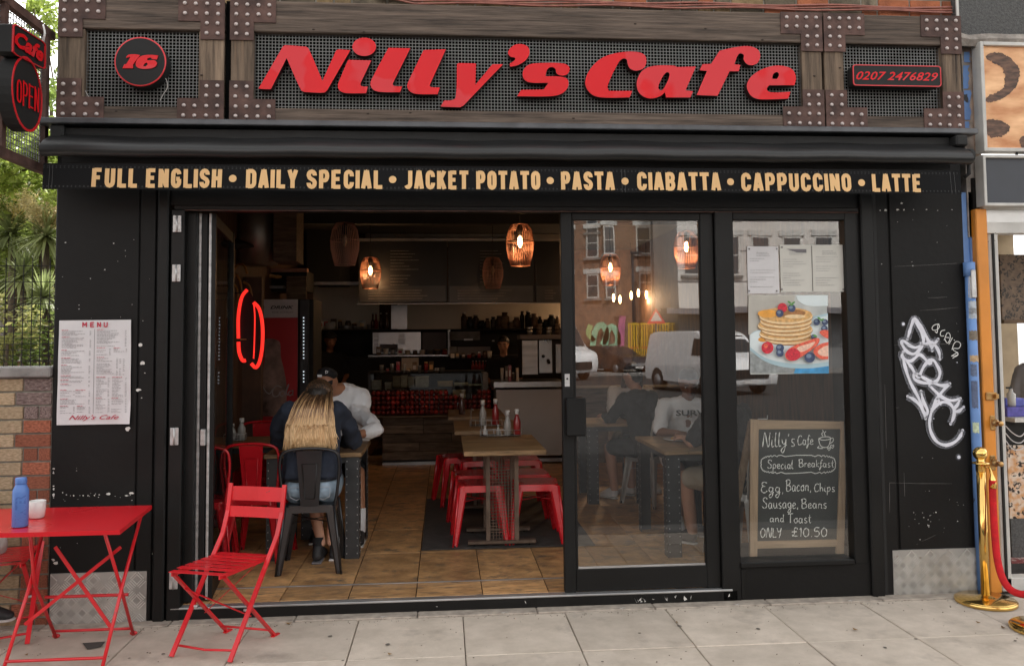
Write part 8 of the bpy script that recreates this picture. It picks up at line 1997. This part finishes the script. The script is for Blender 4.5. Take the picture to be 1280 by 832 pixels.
# brick corner building
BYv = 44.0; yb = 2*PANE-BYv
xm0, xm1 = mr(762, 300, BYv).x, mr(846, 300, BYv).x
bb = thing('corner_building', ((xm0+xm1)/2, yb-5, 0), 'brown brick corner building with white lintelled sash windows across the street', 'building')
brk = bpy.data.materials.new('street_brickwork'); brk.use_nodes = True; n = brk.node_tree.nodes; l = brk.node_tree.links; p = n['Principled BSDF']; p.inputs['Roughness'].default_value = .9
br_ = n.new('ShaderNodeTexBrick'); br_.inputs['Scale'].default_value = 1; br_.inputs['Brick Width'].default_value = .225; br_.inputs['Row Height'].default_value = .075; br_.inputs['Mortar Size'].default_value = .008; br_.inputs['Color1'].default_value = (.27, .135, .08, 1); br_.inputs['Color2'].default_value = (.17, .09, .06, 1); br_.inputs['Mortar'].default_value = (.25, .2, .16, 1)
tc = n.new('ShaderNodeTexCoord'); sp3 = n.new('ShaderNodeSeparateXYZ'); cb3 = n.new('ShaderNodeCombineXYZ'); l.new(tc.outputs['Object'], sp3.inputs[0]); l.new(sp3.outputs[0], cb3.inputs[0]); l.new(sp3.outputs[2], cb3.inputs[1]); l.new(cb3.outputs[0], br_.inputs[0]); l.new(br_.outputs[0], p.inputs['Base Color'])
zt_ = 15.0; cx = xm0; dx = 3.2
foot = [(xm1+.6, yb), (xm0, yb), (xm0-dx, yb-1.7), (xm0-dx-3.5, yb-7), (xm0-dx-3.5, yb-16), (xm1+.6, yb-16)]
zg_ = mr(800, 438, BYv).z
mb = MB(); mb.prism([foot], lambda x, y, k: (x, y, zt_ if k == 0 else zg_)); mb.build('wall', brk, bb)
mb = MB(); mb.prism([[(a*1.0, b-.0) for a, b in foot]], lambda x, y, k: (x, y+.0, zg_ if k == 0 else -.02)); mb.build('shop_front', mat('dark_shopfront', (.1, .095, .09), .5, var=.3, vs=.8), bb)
mb = MB(); mb.prism([[(foot[0][0], yb+.25), (xm0-.1, yb+.25), (xm0-dx-.2, yb-1.5), (xm0-dx-.2, yb-3), (foot[0][0], yb-3)]], lambda x, y, k: (x, y, zg_+.25 if k == 0 else zg_-.05)); mb.build('cornice', M['concrete'], bb)
mb = MB(); mb.prism([[(a, b) for a, b in foot]], lambda x, y, k: (x, y, zt_+.3 if k == 0 else zt_+.002)); mb.build('parapet', M['concrete'], bb)
wh = M['whiteP']; dk = mat('street_window_glass', (.03, .035, .04), .08, var=.2, spec=.8)
def swin(c, dirx, w_, h, par):
    """sash window: c lower centre, dirx unit vector along the wall"""
    d = Vector(dirx); nrm = Vector((-d.y, d.x, 0)); nrm = nrm if nrm.y > 0 else -nrm
    def bb_(a0, a1, z0_, z1_, o0, o1, nm, m_, pr):
        q = MB(); P0 = c+d*a0; vs = []
        for a_ in (a0, a1):
            for o_ in (o0, o1):
                for z_ in (z0_, z1_): vs.append(c+d*a_+nrm*o_+Vector((0, 0, z_)))
        q.add(vs, [(0, 1, 3, 2), (4, 6, 7, 5), (0, 4, 5, 1), (2, 3, 7, 6), (0, 2, 6, 4), (1, 5, 7, 3)]); return q.build(nm, m_, pr)
    f = bb_(-w_/2-.06, w_/2+.06, -.06, h+.06, .0, .04, 'window', wh, par)
    bb_(-w_/2+.02, w_/2-.02, .04, h/2-.03, .04, .05, 'pane', dk, f); bb_(-w_/2+.02, w_/2-.02, h/2+.03, h-.04, .04, .05, 'pane', dk, f)
    bb_(-w_/2-.25, w_/2+.25, h+.08, h+.38, .01, .08, 'lintel', wh, f); bb_(-w_/2-.2, w_/2+.2, -.2, -.06, .0, .14, 'sill', M['concrete'], f)
def wrow(px, py0, py1, ww, wall):
    a, b = mr(px, py0, BYv), mr(px, py1, BYv); swin(Vector((a.x, yb, min(a.z, b.z))), (1, 0, 0), ww, abs(b.z-a.z), bb)
for px, y0, y1, ww in ((760.5, 317, 283, .55), (805, 317, 283, .8), (763, 372, 347, .5), (809, 364, 342, .85)): 
    if px > 762 or True: wrow(px, y0, y1, ww, 0)
for k in range(2):
    for j, (py0, py1) in enumerate(((320, 286), (372, 343))):
        f = .3+.45*k; A = Vector((xm0, yb, 0)); B = Vector((xm0-dx, yb-1.7, 0)); c = A+(B-A)*f; z0_, z1_ = mr(740, py0, BYv).z, mr(740, py1, BYv).z; d = (B-A).normalized(); swin(Vector((c.x, c.y, z0_)), d, .6, z1_-z0_, bb)
        z2 = z0_+4
        swin(Vector((c.x, c.y, z2)), d, .6, 1.5, bb)
# white rendered building at the right
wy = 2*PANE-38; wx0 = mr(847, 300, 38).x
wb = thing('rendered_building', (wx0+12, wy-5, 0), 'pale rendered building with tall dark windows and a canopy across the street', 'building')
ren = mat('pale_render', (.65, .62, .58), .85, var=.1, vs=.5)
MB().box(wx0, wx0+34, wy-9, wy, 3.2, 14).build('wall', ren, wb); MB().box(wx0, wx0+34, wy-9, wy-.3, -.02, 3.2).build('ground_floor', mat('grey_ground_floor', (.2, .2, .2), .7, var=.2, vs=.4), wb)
for z in (6.2, 9.0, 4.6): MB().box(wx0-.02, wx0+34, wy, wy+.03, z, z+.05).build('string_course', M['ink'], wb)
for k, px in enumerate((866, 912, 950, 990, 1030)):
    c = mr(px, 300, 38)
    for zz in (5.0, 8.2): swin(Vector((c.x, wy, zz)), (1, 0, 0), .9, 2.0, wb)
MB().box(wx0-1, wx0+34, wy, wy+1.2, 2.9, 3.2).build('canopy', M['ink'], wb)
# low wall of yellow barriers
yv = 39.0
def barrier(px, k):
    c = mr(px, 452, yv); t = thing('plastic_barrier', (c.x, c.y, -.12), ('first', 'second', 'third', 'fourth', 'fifth')[k]+' yellow slotted plastic barrier in the row mirrored in the glass door', 'barrier', 'yellow plastic barriers across the street'); w_, h = .62, 2.6; ym = mat('yellow_plastic', (.75, .45, .02), .5, var=.1) if k == 0 else bpy.data.materials['yellow_plastic']
    x0 = c.x-w_/2; z0 = -.12
    for z_ in (z0, z0+h/2-.04, z0+h-.09): MB().box(x0, x0+w_, c.y-.03, c.y+.03, z_, z_+.09).build('rail', ym, t)
    for i in range(5): MB().box(x0+i*w_/4.6, x0+i*w_/4.6+.07, c.y-.02, c.y+.02, z0+.09, z0+h-.09).build('slat', ym, t)
    MB().box(x0+.1, x0+w_-.1, c.y+.03, c.y+.035, z0+h/2-.0, z0+h/2+.05).build('reflector', M['redpaint'], t)
for k, px in enumerate((793, 806, 819, 832, 844)): barrier(px, k)
c = mr(820.5, 467, 37.0); t = thing('road_sign', (c.x, c.y, -.12), 'triangular road sign on a grey post across the street', 'road sign'); zt_ = mr(820, 388, 37.0).z
MB().tube([(c.x, c.y, -.12), (c.x, c.y, zt_-.1)], .06, 8).build('post', M['darkmetal'], t); s_ = .42
MB().prism([[(c.x-s_, zt_-.62), (c.x+s_, zt_-.62), (c.x, zt_+.05)]], lambda x, z, k: (x, c.y+.08 if k == 0 else c.y+.06, z)).build('plate', M['whiteP'], t)
MB().prism([[(c.x-s_*1.12, zt_-.67), (c.x+s_*1.12, zt_-.67), (c.x, zt_+.12)], [(c.x-s_*.75, zt_-.55), (c.x, zt_-.05), (c.x+s_*.75, zt_-.55)]], lambda x, z, k: (x, c.y+.085 if k == 0 else c.y+.065, z)).build('red_border', M['redpaint'], t)
for px, top in ((792, 318), (817, 272)):
    c = mr(px, 400, 41); zt2 = mr(px, top, 41).z; tt = thing('lamp_column', (c.x, c.y, -.02), 'tall grey street lamp column across the street, left one' if px < 800 else 'tall dark pole in front of the brick building, right one', 'street lamp'); MB().tube([(c.x, c.y, -.02), (c.x, c.y, zt2)], [.09, .06], 8).build('post', M['darkmetal'], tt); MB().box(c.x-.15, c.x+.5, c.y-.1, c.y+.1, zt2, zt2+.12, bev=.03).build('lantern', M['darkmetal'], tt)
# vehicles: side profile lofted with tumblehome
tyre = mat('tyre', (.015, .015, .015), .8, var=.2); rim = mat('wheel_rim', (.35, .35, .36), .4, metal=.7)
def vehicle(name, x, y, rz, label, cat, Lg, Wd_, prof, glassp, col_, wheels, wr=.34, front=1, windows=(), text=None):
    t = thing(name, (0, 0, 0), label, cat); paint = mat(name+'_paint', col_, .25, var=.04, coat=.6)
    hw = Wd_/2
    prof = smooth_path(prof, True, 4)
    secs = [(-hw, .93), (-hw+.08, 1.0), (hw-.08, 1.0), (hw, .93)]
    mb = MB(); zmid = .9
    def tum(x, z, s): # narrow the cabin with height
        return max(0, (z-zmid))*.16
    n = len(prof); vs = []
    for yy in (-hw, -hw+.06, hw-.06, hw):
        edge = abs(yy) > hw-.01
        for (px, pz) in prof:
            cz = (pz-.9)*(.985 if edge else 1)+.9; cxx = px*(.985 if edge else 1); k = (hw-tum(px, pz, 0))/hw; vs.append((cxx, yy*k, cz))
    fs = [(i*n+j, i*n+(j+1) % n, (i+1)*n+(j+1) % n, (i+1)*n+j) for i in range(3) for j in range(n)]
    mb.add(vs, fs, None, True)
    tr = tessellate_polygon([[Vector((p[0], p[1], 0)) for p in prof]]); mb.add(vs[:n], [list(f) for f in tr]); mb.add(vs[3*n:], [list(f)[::-1] for f in tr])
    mb.build('body', paint, t)
    gm = mat('vehicle_glass', (.02, .024, .028), .06, var=.1, spec=.8)
    for (poly, nm) in windows:
        for sd in (-1, 1):
            q = MB(); q.prism([poly], lambda a, z, k: (a, sd*(hw-tum(a, z, 0)+(.006 if k == 0 else -.01)), z)); q.build(nm, gm, t)
    for poly, nm, m_ in glassp:    # cross panels: (x, z) pairs bottom/top, half widths
        (xa, za, wa), (xb_, zb2, wb_) = poly; d = Vector((zb2-za, 0, -(xb_-xa))).normalized()*.012*front; q = MB(); q.add([Vector((xa, -wa, za))+d, Vector((xa, wa, za))+d, Vector((xb_, wb_, zb2))+d, Vector((xb_, -wb_, zb2))+d, (xa, -wa, za), (xa, wa, za), (xb_, wb_, zb2), (xb_, -wb_, zb2)], [(0, 1, 2, 3), (7, 6, 5, 4), (0, 4, 5, 1), (1, 5, 6, 2), (2, 6, 7, 3), (3, 7, 4, 0)]); q.build(nm, m_ or gm, t)
    ay = Matrix(((1, 0, 0), (0, 0, 1), (0, -1, 0)))
    for wx in wheels:
        for sd in (-1, 1):
            o = MB().lathe([(wr*.6, -.1), (wr*.97, -.11), (wr, -.06), (wr, .06), (wr*.97, .11), (wr*.6, .1)], (wx, sd*(hw-.1), wr), 22, ax=ay).build('wheel', tyre, t); MB().lathe([(wr*.62, -.112), (wr*.62, .112)], (wx, sd*(hw-.1), wr), 16, ax=ay).build('rim', rim, o)
            MB().prism([[(wx+(wr+.07)*math.cos(R(a)), wr+(wr+.07)*math.sin(R(a))) for a in range(0, 181, 15)]], lambda a, z, k: (a, sd*(hw+.002 if k == 0 else hw-.25), z)).build('wheel_arch', M['black2'], t)
    t.location = (x, y, -.12); t.rotation_euler = (0, 0, rz)
    return t, paint
# white van: front towards +x of the place, angled towards the cafe
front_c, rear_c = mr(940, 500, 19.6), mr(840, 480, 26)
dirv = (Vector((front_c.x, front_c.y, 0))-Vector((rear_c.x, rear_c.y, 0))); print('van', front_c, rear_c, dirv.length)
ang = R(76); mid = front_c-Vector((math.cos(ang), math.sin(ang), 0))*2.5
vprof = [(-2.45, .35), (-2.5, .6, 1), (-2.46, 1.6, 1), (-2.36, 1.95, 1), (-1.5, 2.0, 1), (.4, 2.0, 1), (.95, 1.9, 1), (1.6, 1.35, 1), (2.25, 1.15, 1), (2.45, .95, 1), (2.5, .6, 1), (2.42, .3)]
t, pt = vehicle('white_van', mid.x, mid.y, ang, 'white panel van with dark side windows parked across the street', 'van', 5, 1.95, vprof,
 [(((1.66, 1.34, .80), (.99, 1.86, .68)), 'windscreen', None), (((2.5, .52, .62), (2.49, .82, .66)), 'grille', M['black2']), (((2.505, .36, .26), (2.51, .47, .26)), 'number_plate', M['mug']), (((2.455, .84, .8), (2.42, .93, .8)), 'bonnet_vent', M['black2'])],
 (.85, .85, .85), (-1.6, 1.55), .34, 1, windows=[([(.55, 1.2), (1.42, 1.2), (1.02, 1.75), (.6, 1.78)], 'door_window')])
for sd in (-1, 1): MB().box(2.3, 2.5, sd*.55, sd*.88, .85, 1.05, bev=.04).build('headlight', M['mug'], t); MB().box(1.1, 1.35, sd*1.0, sd*1.2, 1.2, 1.5, bev=.04).build('wing_mirror', pt, t)
t.children[0]
mb = MB(); text_mb(mb, 'HIRE', -1.9, -1.0, 1.35, 1.65, -.94, M['ink'], shear=.2, M=lambda p: (p[0], -.955, p[2])); o_ = mb.build('side_lettering', None, t); 
mb = MB(); text_mb(mb, 'HIRE', -1.9, -1.0, 1.35, 1.65, -.94, M['ink'], shear=.2, M=lambda p: (-2.9-p[0], .935, p[2])); mb.build('side_lettering', None, t)
MB().box(-2.2, 1.9, -.98, -.965, .98, 1.02).build('side_stripe', M['rust'], t); MB().box(-2.2, 1.9, .965, .98, .98, 1.02).build('side_stripe', M['rust'], t)
cprof = [(-1.95, .3), (-2.0, .6, 1), (-1.95, .95, 1), (-1.7, 1.3, 1), (-1.2, 1.45, 1), (.0, 1.44, 1), (.5, 1.3, 1), (1.0, 1.0, 1), (1.7, .9, 1), (2.0, .7, 1), (2.02, .45, 1), (1.95, .25)]
c = mr(766, 468, 37)
t, pt = vehicle('black_car', c.x, c.y, R(62), 'black hatchback car parked facing the cafe across the street', 'car', 4, 1.75, cprof, [(((1.02, 1.0, .72), (.48, 1.36, .6)), 'windscreen', None), (((2.03, .42, .5), (2.02, .56, .5)), 'grille', M['steel']), (((2.035, .3, .26), (2.04, .4, .26)), 'number_plate', M['mug'])], (.02, .02, .025), (-1.25, 1.3), .31, 1, windows=[([(-1.3, .98), (-.3, .98), (-.3, 1.32), (-1.0, 1.32)], 'rear_window'), ([(-.22, .98), (.8, .98), (.4, 1.28), (-.22, 1.32)], 'door_window')])
for sd in (-1, 1): MB().box(1.86, 2.0, sd*.5, sd*.8, .62, .78, bev=.03).build('headlight', M['mug'], t)
c = mr(716, 468, 31)
t, pt = vehicle('delivery_lorry', c.x-1.2, c.y-1.6, R(65), 'white high roofed delivery van at the left of the reflected street', 'van', 6, 2.1, [(-3, .35), (-3.02, 2.6, 1), (-2.9, 2.8, 1), (1.2, 2.8, 1), (1.5, 2.6, 1), (2.2, 1.5, 1), (2.9, 1.2, 1), (3.0, .8, 1), (2.95, .35)], [(((2.24, 1.5, .85), (1.56, 2.5, .75)), 'windscreen', None), (((3.02, .5, .7), (3.0, .85, .7)), 'grille', M['black2'])], (.82, .82, .82), (-1.9, 2.0), .36, 1, windows=[([(1.0, 1.45), (2.0, 1.45), (1.5, 2.1), (1.05, 2.1)], 'door_window')])
# long terrace closing the street on either side so the sky is framed as in a street
tb = thing('brick_terrace', (-22, -50, 0), 'long plain brick terrace further along the opposite side of the street', 'building')
MB().box(-60, foot[3][0]-4, -60, -44, 0, 11).build('wall', brk, tb)
for k in range(9): swin(Vector((foot[3][0]-7-k*4, -44, 5.2)), (1, 0, 0), 1, 1.9, tb)
tg = thing('wall_graffiti', mr(757, 420, 43.9), 'green and pink graffiti lettering on the dark shopfront of the corner building', 'graffiti')
for k, (st, cl, wd) in enumerate((([(740, 432), (744, 412), (752, 405), (758, 418), (752, 430)], (.3, .55, .35), .35), ([(756, 430), (762, 408), (770, 412), (772, 428), (762, 434)], (.3, .6, .4), .35), ([(776, 432), (777, 405), (778, 395)], (.55, .15, .3), .4), ([(742, 425), (735, 415), (738, 405)], (.4, .5, .2), .3))):
    mb = MB(); mb.ribbon([mr(*p_, BYv-.15)+Vector((0, 0, 0)) for p_ in spl(st, 4)], wd, nrm=(0, 1, 0)); mb.build('paint_stroke', mat('street_spray', cl, .7), tg)
